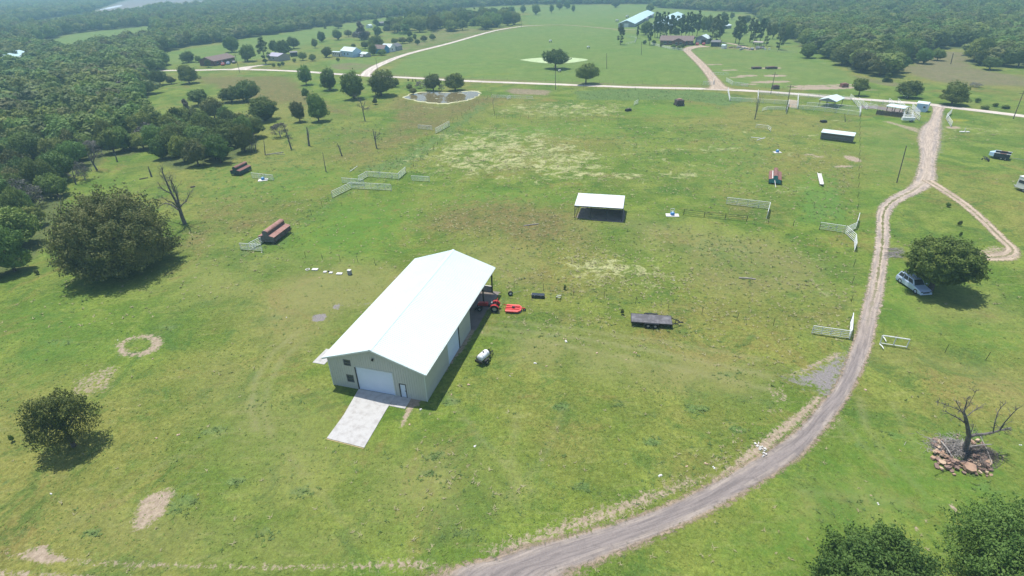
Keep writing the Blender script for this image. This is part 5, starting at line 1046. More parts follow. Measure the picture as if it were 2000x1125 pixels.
m = MB(); m.bb(0, Lu, 0, .06, .55, 1.45); m.bb(0, Lu, Wu, Wu+.06, .55, 1.45); m.bb(0, Lu, 0, Wu, .5, .58); m.bb(Lu-.06, Lu, .06, Wu, .55, 1.4); m.build('side_panel', M['navy'], t)
for y in (-.02, Wu): m = MB(); m.bb(-.1, Lu+.1, y-.06, y+.14, 1.45, 1.58); m.build('top_rail', M['white'], t); m = MB(); m.bb(Lu*.35, Lu*.75, y-.065, y+.145, 1.46, 1.6); m.build('red_stripe', M['rustp'], t)
m = MB(); m.add([(0, 0, .55), (0, Wu, .55), (-1.0, Wu/2+.4, .55), (-1.0, Wu/2-.4, .55), (0, 0, 1.5), (0, Wu, 1.5), (-1.0, Wu/2+.4, 1.3), (-1.0, Wu/2-.4, 1.3)], [(0, 1, 2, 3), (4, 5, 6, 7), (0, 3, 7, 4), (3, 2, 6, 7), (2, 1, 5, 6)]); m.build('nose', M['skyblue'], t)
for x in (1.6, 2.4):
    for y in (-.12, Wu+.15): wheel('wheel', t, x, y, .34, .2, 'rim', .5, -1)
m = MB(); m.tube((Lu, Wu/2, .55), (Lu+4.5, Wu/2+.2, .45), .05, n=5); m.build('drawbar', M['pipegrey'], t)
ra, c, Lp_ = ang((1919, 305), (1930, 320)); t = thing('plough', (c[0], c[1]), ra, 'small black field implement lying between the track and the trailers', 'farm implement')
m = MB(); m.box((0, .18, .45), (2.8, .1, .12)); m.box((0, -.18, .45), (2.8, .1, .12)); m.box((-1.2, 0, .45), (.12, .9, .1)); m.box((.2, 0, .45), (.12, 1.3, .1)); m.box((1.2, 0, .45), (.12, 1.0, .1)); m.build('frame', M['black'], t)
for x in (-1.0, -.3, .4, 1.1): m = MB(); m.lathe([(0, -.02), (.28, -.04), (.3, 0), (0, .02)], (x, .35, .3), 'y', 14); m.build('disc', M['steel'], t)
wheel('wheel', t, 1.3, .4, .3, .2); wheel('wheel', t, .3, -.75, .25, .16)
g = G(1884, 258); t = thing('trough', (g[0], g[1]), -.2, 'white slab with a small white post near the junction, right side', 'trough'); m = MB(); m.box((-.6, 0, .1), (1.3, .7, .2)); m.box((.7, -.1, .12), (.8, .7, .24)); m.build('slab', M['concw'], t, bevel=.02); m = MB(); m.tube((0, .1, 0), (-.05, .15, 1.1), .07); m.build('post', M['white'], t)

# ------------------------------------------------------------------ sheds, feeders, waterers
def c4(p): return G(*p)
# open shed with a white roof
t = thing('loafing_shed', (12.66, 99.25, 0), math.atan2(96.99-99.25, 21.75-12.66), 'open sided shed with a flat white roof and dark shade beneath', 'shed')
Ls, Ds = 9.37, 6.0
m = MB(); m.prism([(-.05, 2.62), (Ds+.1, 2.95), (Ds+.1, 3.02), (-.05, 2.69)], 0, Ls, 'x'); rfo = m.build('roof', M['shedroof'], t); m = MB(); m.bb(-.02, Ls+.02, -.10, -.05, 2.52, 2.70); m.build('fascia', M['trimdark'], rfo)
for x, y in ((.08, .05), (3.2, .05), (6.3, .05), (Ls-.08, .05), (.08, Ds), (3.2, Ds), (6.3, Ds), (Ls-.08, Ds)): m = MB(); m.tube((x, y, 0), (x, y, 2.6+.055*y), .055, n=6); m.build('post', M['steel'], t)
m = MB(); m.bb(1.3, Ls-.05, Ds-.02, Ds+.02, .25, 2.7); m.bb(Ls-.03, Ls+.01, 1.2, Ds-.1, .3, 2.5); m.build('back_wall', M['zinc'], t)
m = MB(); m.tube((.08, .05, 1.3), (.08, Ds, 1.3), .04, n=5); m.tube((.08, .05, .7), (.08, Ds, .7), .04, n=5); m.tube((.08, .1, 2.3), (.5, .1, 2.6), .03, n=5); m.build('side_rail', M['steel'], t)
fl = [(12.66, 99.25)]; ra_ = t.rotation_euler[2]
def tp(t, x, y): r = t.rotation_euler[2]; return (t.location[0]+x*cos(r)-y*sin(r), t.location[1]+x*sin(r)+y*cos(r))
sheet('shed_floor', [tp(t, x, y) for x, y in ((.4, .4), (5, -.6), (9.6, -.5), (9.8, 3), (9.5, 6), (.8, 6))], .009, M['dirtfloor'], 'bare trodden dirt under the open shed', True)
# long dark feed shed
a_, b_ = G(1601, 272), G(1664, 280); ra = math.atan2(*(b_-a_)[::-1]); Ll = float(np.linalg.norm(b_-a_)); t = thing('feed_shed', (a_[0], a_[1]), ra, 'long dark sided shed with a white sloping roof', 'shed')
m = MB(); m.prism([(-.3, 1.95), (2.2, 2.35), (2.2, 2.42), (-.3, 2.02)], -.1, Ll+.1, 'x'); m.build('roof', M['roofw'], t); m = MB(); m.bb(0, Ll, 0, .06, .35, 1.95); m.bb(0, .06, .06, 2.1, .35, 1.98); m.bb(Ll-.06, Ll, .06, 2.1, .35, 1.98); m.build('wall', M['zinc'], t)
m = MB(); m.bb(.3, Ll-.3, -.12, 0, .75, .82); m.bb(.3, Ll-.3, -.02, 0, 1.4, 1.6); m.build('feed_ledge', M['rustdark'], t)
for x in (.1, Ll/3, 2*Ll/3, Ll-.1): m = MB(); m.bb(x-.06, x+.06, .07, .2, 0, 1.95); m.build('post', M['wood'], t); m = MB(); m.bb(x-.06, x+.06, 1.95, 2.08, 0, 2.2); m.build('post', M['wood'], t)
# creep feeders: hopper with a barrel top and two wing roofs
def creep(p0, p1, label, roof='rustp', side='rustdark', end='zinc', sc=1.0, strip=False):
    ra, c, Lg = ang(p0, p1); t = thing('creep_feeder', (c[0], c[1]), ra, label, 'feeder'); h = Lg/2; s = sc
    prof = [(.42*cos(a)*s, (1.75+.28*sin(a))*s) for a in np.linspace(0, pi, 9)]
    m = MB(); m.prism([(-.42*s, 1.0*s), (.42*s, 1.0*s), (.42*s, 1.8*s), (-.42*s, 1.8*s)], -h, h, 'x'); m.build('hopper', M[side], t)
    m = MB(); m.prism([(x*1.06, z+.02) for x, z in prof]+[(-.4*s, 1.72*s), (.4*s, 1.72*s)], -h-.06, h+.06, 'x'); m.build('barrel_top', M[roof], t)
    m = MB(); m.prism([(-.44*s, .3*s), (.44*s, .3*s), (.44*s, 1.8*s)]+prof[1:-1]+[(-.44*s, 1.8*s)], -h-.09, -h-.062, 'x'); m.build('end_panel', M[end], t)
    for q in (-1, 1):
        m = MB(); m.prism([(q*.44*s, 1.28*s), (q*1.32*s, 1.06*s), (q*1.32*s, 1.10*s), (q*.44*s, 1.33*s)][::q], -h-.1, h+.1, 'x'); w = m.build('wing_roof', M[roof], t)
        m = MB(); m.bb(-h, h, min(q*1.22*s, q*1.26*s), max(q*1.22*s, q*1.26*s), .3*s, 1.03*s); m.build('side_panel', M[side], t)
        m = MB(); m.prism([(q*.44*s, .3*s), (q*1.22*s, .3*s), (q*1.22*s, 1.05*s), (q*.44*s, 1.25*s)][::q], -h-.04, -h, 'x'); m.build('end_panel', M[end], t)
        for x in (-h+.15, h-.15): m = MB(); m.bb(x-.06, x+.06, q*1.1*s-.06, q*1.1*s+.06, 0, .32*s); m.build('leg', M['steel'], t)
    if strip:
        m = MB(); m.bb(-h-.1, h-.3, .50*s, .66*s, 1.34*s, 1.37*s); m.build('white_strip', M['white'], t)
    return t
creep((523, 476), (555, 452), 'pinkish rusty hay feeder with wing roofs behind the small white gates', 'rustp', sc=1.28)
creep((461, 343), (483, 332), 'dark rusty hay feeder standing beyond the others near the dark grove', 'rust', 'dteal', 'dteal', sc=1.1)
creep((1512, 360), (1512.5, 344), 'rusty red hay feeder with a teal end in the right pasture', 'rust', 'rustdark', 'teal', strip=True)
g = G(1512, 361); m = MB(); m.tube((g[0]-.4, g[1]-1.7, .05), (g[0]+.1, g[1]+.6, 1.2), .06, n=6); tag(m.build('white_pole', M['white'], None), 'slanting white pole leaning on the teal end of the feeder', 'pole')
ra, c, Lg = ang((1599, 342), (1604, 363)); t = thing('feed_bunk', (c[0], c[1]), ra, 'long narrow whitish feed bunk in the bright grass strip', 'feed bunk')
m = MB(); m.box((0, 0, .35), (Lg, .75, .12)); m.build('pan', M['concw'], t)
m = MB(); m.box((0, .38, .46), (Lg, .05, .22)); m.box((0, -.38, .46), (Lg, .05, .22)); m.build('side_board', M['concw'], t)
for x in (-Lg/2+.2, Lg/2-.2): m = MB(); m.box((x, 0, .15), (.1, .7, .3)); m.build('leg', M['wood'], t)
# waterers
def waterer(px, py, w, d, rz, label, frame=False):
    g = G(px, py); t = thing('waterer', (g[0], g[1]), rz, label, 'waterer'); m = MB(); m.box((0, 0, .07), (w, d, .14)); m.build('pad', M['concw'], t, bevel=.02)
    m = MB(); m.lathe([(0, .14), (.42, .14), (.42, .5), (.34, .68), (0, .72)], (0, 0, 0), 'z', 16); m.build('bowl', M['blue'], t, True); m = MB(); m.lathe([(.18, 0), (.22, .05), (.15, .08), (0, .08)], (.0, 0, .70), 'z', 12); m.build('lid', M['skyblue'], t)
    if frame:
        m = MB()
        for s in (-1, 1): m.tube((s*.35, .6, .1), (s*.35, .6, 1.2), .04, n=6)
        m.tube((-.35, .6, 1.2), (.35, .6, 1.2), .04, n=6); m.tube((-.35, .6, .8), (.35, .6, .8), .04, n=6); m.build('guard', M['white'], t)
waterer(1313, 421, 2.5, 1.5, -.15, 'blue stock waterer on a white pad right of the open shed', True)
waterer(514, 352, 2.2, 1.7, .25, 'blue stock waterer on a white pad before the far left white panel')
waterer(1518, 298, 1.9, 1.3, .1, 'blue stock waterer on a white pad above the teal ended feeder')
# slabs and box in the grass left of the barn
for i, (x, y, w, d, lb) in enumerate([(615.5, 527, 1.0, .62, 'flat white slab, leftmost in the row on the grass left of the barn'), (635, 532, .55, .5, 'small white slab, second in the row left of the barn'), (646.5, 533.5, .55, .5, 'small white slab, third in the row left of the barn'), (663, 535.5, .95, .6, 'flat white slab next to the grey box')]):
    g = G(x, y); m = MB(); m.box((0, 0, .09), (w, d, .16)); o = m.build('concrete_block', M['concw'], None, bevel=.02); o.location = (g[0], g[1], 0); o.rotation_euler = (0, 0, -.12); tag(o, lb, 'slab', 'slabs in the grass left of the barn')
g = G(683.5, 536); t = thing('junction_box', (g[0], g[1]), -.3, 'grey utility box with a pale lid at the end of the slab row', 'box'); m = MB(); m.box((0, 0, .4), (.55, .5, .8)); m.build('cabinet', M['greywall'], t, bevel=.02); m = MB(); m.box((0, 0, .83), (.6, .55, .06)); m.build('lid', M['concw'], t)
g = G(601, 527); m = MB(); m.lathe([(.26, .02), (.36, .02), (.36, .12), (.26, .12), (.26, .02)], (0, 0, 0), 'z', 18); o = m.build('ring', M['concw'], None); o.location = (g[0], g[1], 0); tag(o, 'small pale ring lying left of the white slabs', 'ring')
g = G(642, 531); m = MB(); m.lathe([(0, 0), (.16, 0), (.14, .2), (0, .22)], (0, 0, 0), 'z', 10); o = m.build('bucket', M['black'], None); o.location = (g[0], g[1], 0); tag(o, 'tiny black bucket between the white slabs', 'bucket')
# logs and poles on the ground
def log(p, q, r, mat, label, name='fallen_log', cat='log', z=.1):
    a = G3(*p, z); b = G3(*q, z); m = MB(); mid = (a+b)/2+Vector((.1, .08, 0)); m.tube(a, mid, r, r*.9, 7); m.tube(mid, b, r*.9, r*.7, 7); tag(m.build(name, mat, None), label, cat)
log((1443, 542.5), (1476, 545), .12, M['deadpale'], 'long pale log lying in the middle of the pasture')
log((1023, 441), (1052, 437), .1, M['deadpale'], 'thin pale branch lying below the open shed')
log((683, 335), (698, 324), .07, M['white'], 'thin white pole lying in the left pasture', 'fallen_pole', 'pole')
log((520, 302), (554, 297), .14, M['deadpale'], 'pale fallen trunk below the grey twiggy thicket'); log((540, 301), (556, 301), .1, M['deadpale'], 'short forked branch on the pale fallen trunk', 'fallen_branch', 'branch')
log((372, 366), (381, 364), .2, M['bark'], 'short dark log right of the big bare tree'); log((272, 350), (289, 347), .15, M['bark'], 'dark fallen trunk left above the big bare tree')
log((1467, 268), (1493, 271), .09, M['white'], 'white pole lying on the grass left of the long feed shed', 'fallen_pole', 'pole'); log((1478, 274), (1495, 268), .09, M['white'], 'crossed white pole on the grass left of the long feed shed', 'fallen_pole', 'pole')
g = G(1487, 878); rg = np.random.default_rng(4); m = MB()
for k in range(26): m.box((g[0]+rg.normal()*.22, g[1]+rg.normal()*.34, .07), (rg.uniform(.05, .2), rg.uniform(.05, .2), rg.uniform(.08, .2)), rotm(rg.uniform(0, 3), rg.uniform(-.5, .5)))
tag(m.build('rubble', M['concw'], None), 'pile of white rubble at the edge of the gravel drive', 'rubble')
rg = np.random.default_rng(14)
stones = [(1105, 667), (1102, 663), (1096, 713), (1045, 710), (1068, 716), (915, 752), (930, 872), (882, 770), (1000, 731), (996, 735), (1223, 703), (1318, 612), (1317, 548), (625, 543), (300, 700), (230, 665), (350, 850), (304, 856), (98, 966), (1690, 763), (1757, 880), (1715, 985), (1700, 968), (1340, 912), (1395, 915), (1380, 905), (1450, 860), (820, 800), (800, 830), (975, 612), (1290, 930), (1700, 545), (1880, 870), (1994, 870), (1165, 690), (705, 610), (560, 620), (1240, 690), (470, 512), (512, 493)]
for i, (x, y) in enumerate(stones):
    g = G(x, y); m = MB(); s = rg.uniform(.10, .24) if i not in (0, 5) else .26
    for k in range(2): m.box((rg.normal()*.08, rg.normal()*.08, s*.2), (s*rg.uniform(.8, 1.6), s*rg.uniform(.6, 1.1), s*.6), rotm(rg.uniform(0, 3), rg.uniform(-.2, .2)), taper=.75)
    o = m.build('stone', M['rock3'] if i % 3 else M['concw'], None, bevel=.02); o.location = (g[0], g[1], 0); tag(o, 'small pale stone lying loose in the grass', 'stone', 'loose stones in the grass')

# ------------------------------------------------------------------ gates and fences
def gate(p0, p1, label, h=1.35, n=6, name='pipe_gate', r=.032, mat='pipe', cat='gate', group=None, stays=2, legs=True):
    n = 5 if n > 5 else n; r *= 1.15; ra, c, Lg = ang(p0, p1); g0 = G(*p0); t = thing(name, (g0[0], g0[1]), ra, label, cat, group)
    for i in range(n): m = MB(); z = .18+(h-.18)*i/(n-1); m.tube((0, 0, z), (Lg, 0, z), r if i < n-1 else r*1.35, n=6); m.build('rail', M[mat], t)
    for k in range(stays+2): m = MB(); x = Lg*k/(stays+1); m.tube((x, 0, .05 if k in (0, stays+1) else .16), (x, 0, h), r*1.2, n=6); m.build('upright', M[mat], t)
    return t
gate((471, 488), (513, 491), 'white pipe gate in front of the pinkish rusty feeder, left piece', n=6)
gate((490, 487.5), (522, 471), 'white pipe gate slanting up to the end of the pinkish rusty feeder', n=6)
gate((649.5, 386.5), (687, 368), 'white pipe panel slanting away at the left corner of the pasture', 1.5, 7)
gate((687, 368), (765, 372.5), 'long white pipe panel right of the slanting corner panel', 1.5, 7, stays=5)
gate((669, 357.5), (711, 361), 'short white pipe panel standing just behind the corner panels', 1.3, 6)
gate((701, 355), (718, 345.5), 'short slanting white panel at the left of the back row', 1.4, 7)
gate((718, 345.5), (779, 350), 'long white panel of the back row at the left pasture gap', 1.4, 7, stays=4)
gate((779, 350), (793, 337.5), 'steep slanting white panel at the right of the back row', 1.5, 7)
gate((804, 353), (839, 355), 'single white panel right of the left pasture gap', 1.25, 6)
gate((817, 252), (844, 254), 'small white panel left in the far pair below the pond', 1.3, 6)
gate((851, 261), (878, 246), 'slanting white panel right in the far pair below the pond', 1.6, 6)
gate((493, 348), (535, 353), 'white panel behind the far left waterer', 1.4, 6)
gate((960, 190.5), (1041, 193.5), 'long low white rail at the back left of the pasture', 1.0, 3, stays=6); gate((990, 195), (997, 193), 'tiny white gate at the back left rail', 1.2, 5, stays=0)
gate((1238, 206), (1246, 202), 'tiny white gate left of the rusty feed wagon', 1.3, 6, stays=0)
gate((1418, 399), (1502, 409), 'long white pipe gate left of its slanting end piece in the right pasture', 1.5, 7, stays=3)
gate((1502, 409), (1497, 427), 'short white end piece at the right of the long pipe gate', 1.5, 7, stays=1)
gate((1600, 448), (1648, 455), 'white pipe gate at the left of the corner cluster by the drive', 1.4, 7)
gate((1653, 455), (1671, 447), 'white gate leaning back in the middle of the corner cluster', 1.3, 7)
gate((1671, 446), (1675, 430), 'white gate seen almost edge on at the top of the corner cluster', 1.5, 7)
gate((1650, 456), (1668, 473), 'white gate slanting to the front in the corner cluster', 1.5, 7)
gate((1668, 473), (1669, 491), 'white gate seen edge on at the bottom of the corner cluster', 1.5, 7)
gate((1585, 651.5), (1658, 662), 'white pipe gate left of the drive bend', 1.25, 6, stays=3)
gate((1658.5, 663), (1661, 629), 'white pipe gate swung back along the drive, edge on', 1.5, 7, stays=2)
t = gate((1718, 672), (1770, 680), 'thin white gate frame right of the drive', 1.35, 2, r=.045, stays=1)
for p, q, lb in (((1723, 656), (1731, 667), 'short white pipe leaning at the thin gate frame'), ((1718, 672), (1726, 681), 'short white pipe on the ground at the thin gate frame')): log(p, q, .07, M['white'], lb, 'white_pipe', 'pipe', .3)
gate((1857, 222), (1847, 232), 'white wing gate right of the road junction, far piece', 1.5, 6); gate((1847, 232), (1857, 248), 'white wing gate right of the road junction, near piece', 1.5, 6)
gate((1373, 166), (1395, 167), 'white wing fence left of the ranch drive entrance', 1.5, 5); gate((1393, 165), (1394, 157), 'short white wing fence along the ranch drive', 1.4, 5, stays=0)
gate((1418, 159), (1430, 166), 'pale wing fence right of the ranch drive entrance', 1.5, 5); gate((1430, 166), (1460, 170), 'long pale fence right of the ranch drive wing', 1.3, 5, stays=4)
gate((1392, 146), (1422, 147.5), 'thin white rail beside the middle of the ranch drive', 1.0, 2, stays=2)
gate((1756, 182), (1772, 192), 'white rails at the bush behind the gravel road', 1.4, 4, stays=1)
def fence(pts, label, h=1.25, step=4.0, mat='steel', wires=4, pr=.032, name='wire_fence', wr=.005, rail=False, lean=.06, group=None):
    W_ = PX(pts); t = thing(name, (W_[0][0], W_[0][1]), 0, label, 'fence', group); o = W_[0]; seg = np.linalg.norm(np.diff(W_, axis=0), axis=1); tot = seg.sum(); cum = np.concatenate([[0], np.cumsum(seg)]); k = max(2, min(int(tot/step)+1, 95))
    at = lambda s: np.array([np.interp(s, cum, W_[:, 0]), np.interp(s, cum, W_[:, 1])])-o
    me = None; ps = []
    for i in range(k):
        p = at(tot*i/(k-1)); hh = h*rnd.uniform(.92, 1.12)
        m = MB(); m.tube((0, 0, 0), (rnd.uniform(-lean, lean), rnd.uniform(-lean, lean), hh), pr, pr*.9, 5)
        q = m.build('post', M[mat], t, fix=False); q.location = (p[0], p[1], 0); ps.append(p)
    m = MB()
    for z in np.linspace(.3, h-.08, wires):
        for a, b in zip(ps[:-1], ps[1:]): m.tube((*a, z), (*b, z), wr, n=4 if rail else 3, caps=False)
    m.build('rail' if rail else 'wire', M[mat], t, fix=False); return t
fence([(597, 503), (642, 508), (687, 511), (733, 517)], 'thin wire fence left of the barn roof', step=3.2, wires=2)
fence([(1004, 562), (1065, 568), (1126, 577), (1188, 586), (1250, 595), (1314, 609), (1377, 615), (1447, 625), (1517, 637), (1585, 650)], 'wire fence running from the barn end to the pipe gate by the drive', step=4.3, wires=2)
fence([(560, 462), (600, 430), (649, 388)], 'thin wire fence from the pinkish feeder to the corner panels', step=4, wires=2)
fence([(793, 338), (850, 290), (878, 246), (920, 212), (960, 187)], 'wire fence along the left side of the far pasture', step=5, wires=2)
fence([(1335, 420), (1370, 424), (1400, 427), (1458, 432)], 'dark pipe fence right of the blue waterer', 1.2, 3.0, 'steel', 3, .06, 'pipe_fence', .03, True)
fence([(1500, 436), (1545, 441), (1600, 449)], 'thin dark fence between the long white gate and the corner cluster', 1.2, 3.2, 'steel', 3, .045)
fence([(1679, 226), (1678, 300), (1675, 380), (1674, 432)], 'wire fence left of the drive, upper run', step=6.5, wires=2)
fence([(1669, 492), (1664, 560), (1660, 630)], 'wire fence left of the drive, lower run', step=6, wires=2)
fence([(1770, 680), (1850, 690), (1930, 704), (2010, 720)], 'thin wire fence running right from the thin white gate', step=4, wires=2)
fence([(970, 231), (1050, 232), (1130, 236), (1207, 238)], 'rusty wire fence across the back of the pasture', step=2.6, wires=3, mat='wood')
fence([(966, 226), (962, 200), (975, 186)], 'short wire fence at the back left corner', step=3, wires=2, mat='wood')
fence([(920, 163), (1000, 168), (1085, 173), (1180, 176), (1290, 178), (1400, 181)], 'roadside wire fence behind the pasture', step=5, wires=2, mat='wood')
fence([(770, 147), (900, 153), (1055, 159), (1200, 163), (1370, 166)], 'wire fence on the far side of the gravel road', step=6, wires=2, mat='wood')
fence([(1462, 170), (1560, 178), (1680, 188), (1756, 193)], 'wire fence between gravel road and the worn pasture', step=6, wires=2, mat='wood')
def pfence(pts, label, h=1.5, step=3.2, rails=4, mat='pipe', r=.045): return fence(pts, label, h, step, mat, rails, r*1.2, 'pipe_fence', r, True, 0, 'white pipe pens at the road')
pfence([(1421, 178), (1425, 198)], 'white pipe fence at the left end of the pens'); pfence([(1425, 198), (1480, 201), (1540, 205), (1557, 206)], 'long white rail fence along the left pens')
pfence([(1480, 182), (1480, 200)], 'white cross fence one third along the left pens'); pfence([(1481, 185), (1540, 189), (1600, 192), (1661, 197)], 'white fence along the road side of the pens')
pfence([(1558, 190), (1557, 213)], 'white cross fence right of the tan lot', 1.6); pfence([(1540, 203), (1535, 222)], 'white cross fence left of the tan lot', 1.6)
pfence([(1545, 213), (1600, 217), (1678, 227)], 'front white rail fence of the right pens'); pfence([(1575, 208), (1630, 212), (1680, 217)], 'second white rail fence of the right pens')
pfence([(1660, 192), (1668, 200), (1679, 213), (1679, 227)], 'white slanting fence at the right end of the pens', 1.6); pfence([(1676, 199), (1693, 215)], 'white slanting alley fence beside the pens', 1.6)
pfence([(1488, 218), (1500, 214), (1535, 216)], 'low white fence below the left pens', 1.2); pfence([(1476, 250), (1505, 253), (1505, 257)], 'small white fence corner left of the long feed shed', 1.2, 3, 3)
pfence([(1700, 203), (1730, 206), (1765, 212)], 'white fence behind the covered pens'); pfence([(1735, 200), (1745, 209)], 'white short fence in the covered pens, left'); pfence([(1752, 202), (1766, 216), (1795, 236)], 'white slanting fence through the chute pens', 1.6)
pfence([(1780, 212), (1795, 227)], 'white chute fence before the pale blue shed', 1.6, 1.6, 6); pfence([(1763, 222), (1780, 226), (1781, 237)], 'white chute panel around the crate', 1.6, 1.5, 6); pfence([(1690, 209), (1712, 214)], 'thin fence left of the covered pens'); pfence([(1763, 222), (1765, 236), (1780, 238)], 'white front panel of the chute pens', 1.7, 1.4, 6)
sheet('tan_lot', [(1541, 194), (1557, 196), (1556, 211), (1539, 209)], .012, M['rock3b'], 'tan bare lot between the white pens')
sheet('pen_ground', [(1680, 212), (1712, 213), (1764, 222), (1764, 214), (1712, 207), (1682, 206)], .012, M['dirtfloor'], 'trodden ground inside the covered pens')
# little roofs in the pens
def gable_house(p0, p1, dep, hw, hr, label, wall='white', roof='roofw', name='shed', cat='shed', ov=.35, along=True, doors=(), windows=(), group=None, open_=False, off=0):
    """p0-p1: foot of the front wall; ridge runs along it or across it"""
    ra, c, Lg = ang(p0, p1); g0 = G(*p0); t = thing(name, (g0[0], g0[1]), ra, label, cat, group); m = MB()
    if along:
        if not open_: m.bb(0, Lg, 0, .15, 0, hw); m.bb(0, Lg, dep-.15, dep, 0, hw); m.prism([(.15, 0), (dep-.15, 0), (dep-.15, hw), (dep/2, hr), (.15, hw)], 0, .15, 'x'); m.prism([(.15, 0), (dep-.15, 0), (dep-.15, hw), (dep/2, hr), (.15, hw)], Lg-.15, Lg, 'x')
        r_ = MB(); e = (hr-hw)/(dep/2)*ov
        for q in (0, 1):
            y0, y1 = (-ov, dep/2) if q == 0 else (dep+ov, dep/2); pr = [(y0, hw-e), (y1, hr), (y1, hr+.12), (y0, hw-e+.12)]; r_.prism(pr if q == 0 else pr[::-1], -ov, Lg+ov, 'x')
    else:
        if not open_: m.bb(0, .15, .15, dep-.15, 0, hw); m.bb(Lg-.15, Lg, .15, dep-.15, 0, hw); m.prism([(0, 0), (Lg, 0), (Lg, hw), (Lg/2, hr), (0, hw)], 0, .15); m.prism([(0, 0), (Lg, 0), (Lg, hw), (Lg/2, hr), (0, hw)], dep-.15, dep)
        r_ = MB(); e = (hr-hw)/(Lg/2)*ov
        for q in (0, 1):
            x0, x1 = (-ov, Lg/2) if q == 0 else (Lg+ov, Lg/2); pr = [(x0, hw-e), (x1, hr), (x1, hr+.12), (x0, hw-e+.12)]; r_.prism(pr if q == 0 else pr[::-1], -ov, dep+ov)
    if open_:
        for x in np.linspace(.1, Lg-.1, 3):
            for y in (.1, dep-.1): q = MB(); q.bb(x-.07, x+.07, y-.07, y+.07, 0, hw if (along or 0 < 1) else hw); q.build('post', M['steel'], t)
        if not along: m.prism([(0, hw-.3), (Lg, hw-.3), (Lg, hw), (Lg/2, hr), (0, hw)], 0, .1); m.build('gable', M[wall], t)
    else: m.build('wall', M[wall], t)
    r_.build('roof', M[roof], t)
    for x0, x1, z1, mt in doors: q = MB(); q.bb(x0, x1, -.05, -.01, 0, z1); q.build('door', M[mt], t)
    for x0, x1, z0, z1 in windows: q = MB(); q.bb(x0, x1, -.05, -.01, z0, z1); w = q.build('window', M['glass'], t); q = MB(); q.bb(x0-.08, x1+.08, -.075, -.052, z1, z1+.1); q.bb(x0-.08, x1+.08, -.075, -.052, z0-.1, z0); q.build('frame', M['white'], w)
    return t
gable_house((1598, 208), (1629, 212), 7.5, 2.3, 3.1, 'small white gabled roof on posts in the pens', 'greywall', 'roofw', 'pen_shelter', 'shelter', .3, False, open_=True)
gable_house((1729, 221), (1760, 226), 4.2, 2.2, 2.5, 'low white roof over the dark covered pens', 'rustdark', 'roofw', 'pen_shelter', 'shelter', .3, True, open_=True)
t = thing('board_wall', G(1710, 224), 0, 'dark board wall of the covered pens', 'wall'); g0 = G(1710, 224.5); g1 = G(1761, 231); t.rotation_euler[2] = math.atan2((g1-g0)[1], (g1-g0)[0]); Lw_ = float(np.linalg.norm(g1-g0)); rg = np.random.default_rng(3)
m = MB(); x = 0
while x < Lw_: m.bb(x, x+.28, 0, .05, .1, 1.5+rg.uniform(-.12, .15)); x += .31
m.build('boards', M['rustdark'], t)
for x in np.linspace(.1, Lw_-.1, 6): m = MB(); m.bb(x-.07, x+.07, .06, .2, 0, 1.7); m.build('post', M['wood'], t)
gable_house((1787, 217), (1807, 219.5), 3.0, 2.5, 2.9, 'pale blue shed with a white roof at the junction', 'skyblue', 'roofw', 'blue_shed', 'shed', .2, True, windows=((1.9, 2.5, 1.2, 1.8),))
g = G(1772, 238); t = thing('squeeze_chute', (g[0], g[1]), -.2, 'white metal crate with dark wheels in front of the chute pens', 'cattle chute')
m = MB(); m.box((0, 0, .95), (3.4, 1.0, .9)); m.build('crate', M['white'], t); m = MB()
for x in np.linspace(-1.5, 1.5, 9): m.tube((x, -.5, 1.4), (x, -.5, 2.1), .03, n=5); m.tube((x, .5, 1.4), (x, .5, 2.1), .03, n=5)
for y in (-.5, .5): m.tube((-1.6, y, 2.1), (1.6, y, 2.1), .05, n=5)
m.build('bars', M['pipe'], t); wheel('wheel', t, .9, -.6, .3, .2); wheel('wheel', t, .9, .6, .3, .2)
# rusty wagon and small feeders
def smallbox(px, py, w, d, h, rz, body, top, label, name='feed_wagon', cat='wagon', topw=.5):
    g = G(px, py); t = thing(name, (g[0], g[1]), rz, label, cat); m = MB(); m.box((0, 0, h*.5), (w, d, h*.75)); m.build('box', M[body], t); m = MB(); m.box((0, 0, h*.94), (w*topw, d*topw, h*.12)); m.build('top', M[top], t)
    for x in (-w*.45, w*.45):
        for s in (-1, 1): wheel('wheel', t, x, s*(d/2+.05), h*.16, .14)
    return t
smallbox(1326, 206, 2.6, 2.6, 2.3, .1, 'rustdark', 'rustp', 'dark brown feed wagon with a pinkish top at the back of the pasture')
smallbox(1648, 170, 2.4, 2, 1.6, 0, 'rust', 'rustp', 'small rust red feeder in the worn pasture beyond the road'); smallbox(1514, 174, 2.4, 1.6, 1.6, .1, 'rustdark', 'rust', 'small dark brown feeder beside the road pole')
smallbox(1477, 134.5, 4.2, 2, 1.0, 0, 'rustdark', 'rust', 'flat brown feed bunk on the left worn patch', 'feed_bunk', 'feed bunk'); smallbox(1506, 134.5, 5, 2.2, 1.1, 0, 'rustdark', 'rust', 'flat brown feed bunk on the right worn patch', 'feed_bunk', 'feed bunk')
smallbox(1227, 217, 2.0, 1.0, .9, .4, 'black', 'rustdark', 'dark mineral tub left of the tiny white gate', 'mineral_tub', 'tub', .5); smallbox(1608, 239, 1.6, 1.2, .7, .2, 'black', 'black', 'black tub above the long feed shed', 'mineral_tub', 'tub')
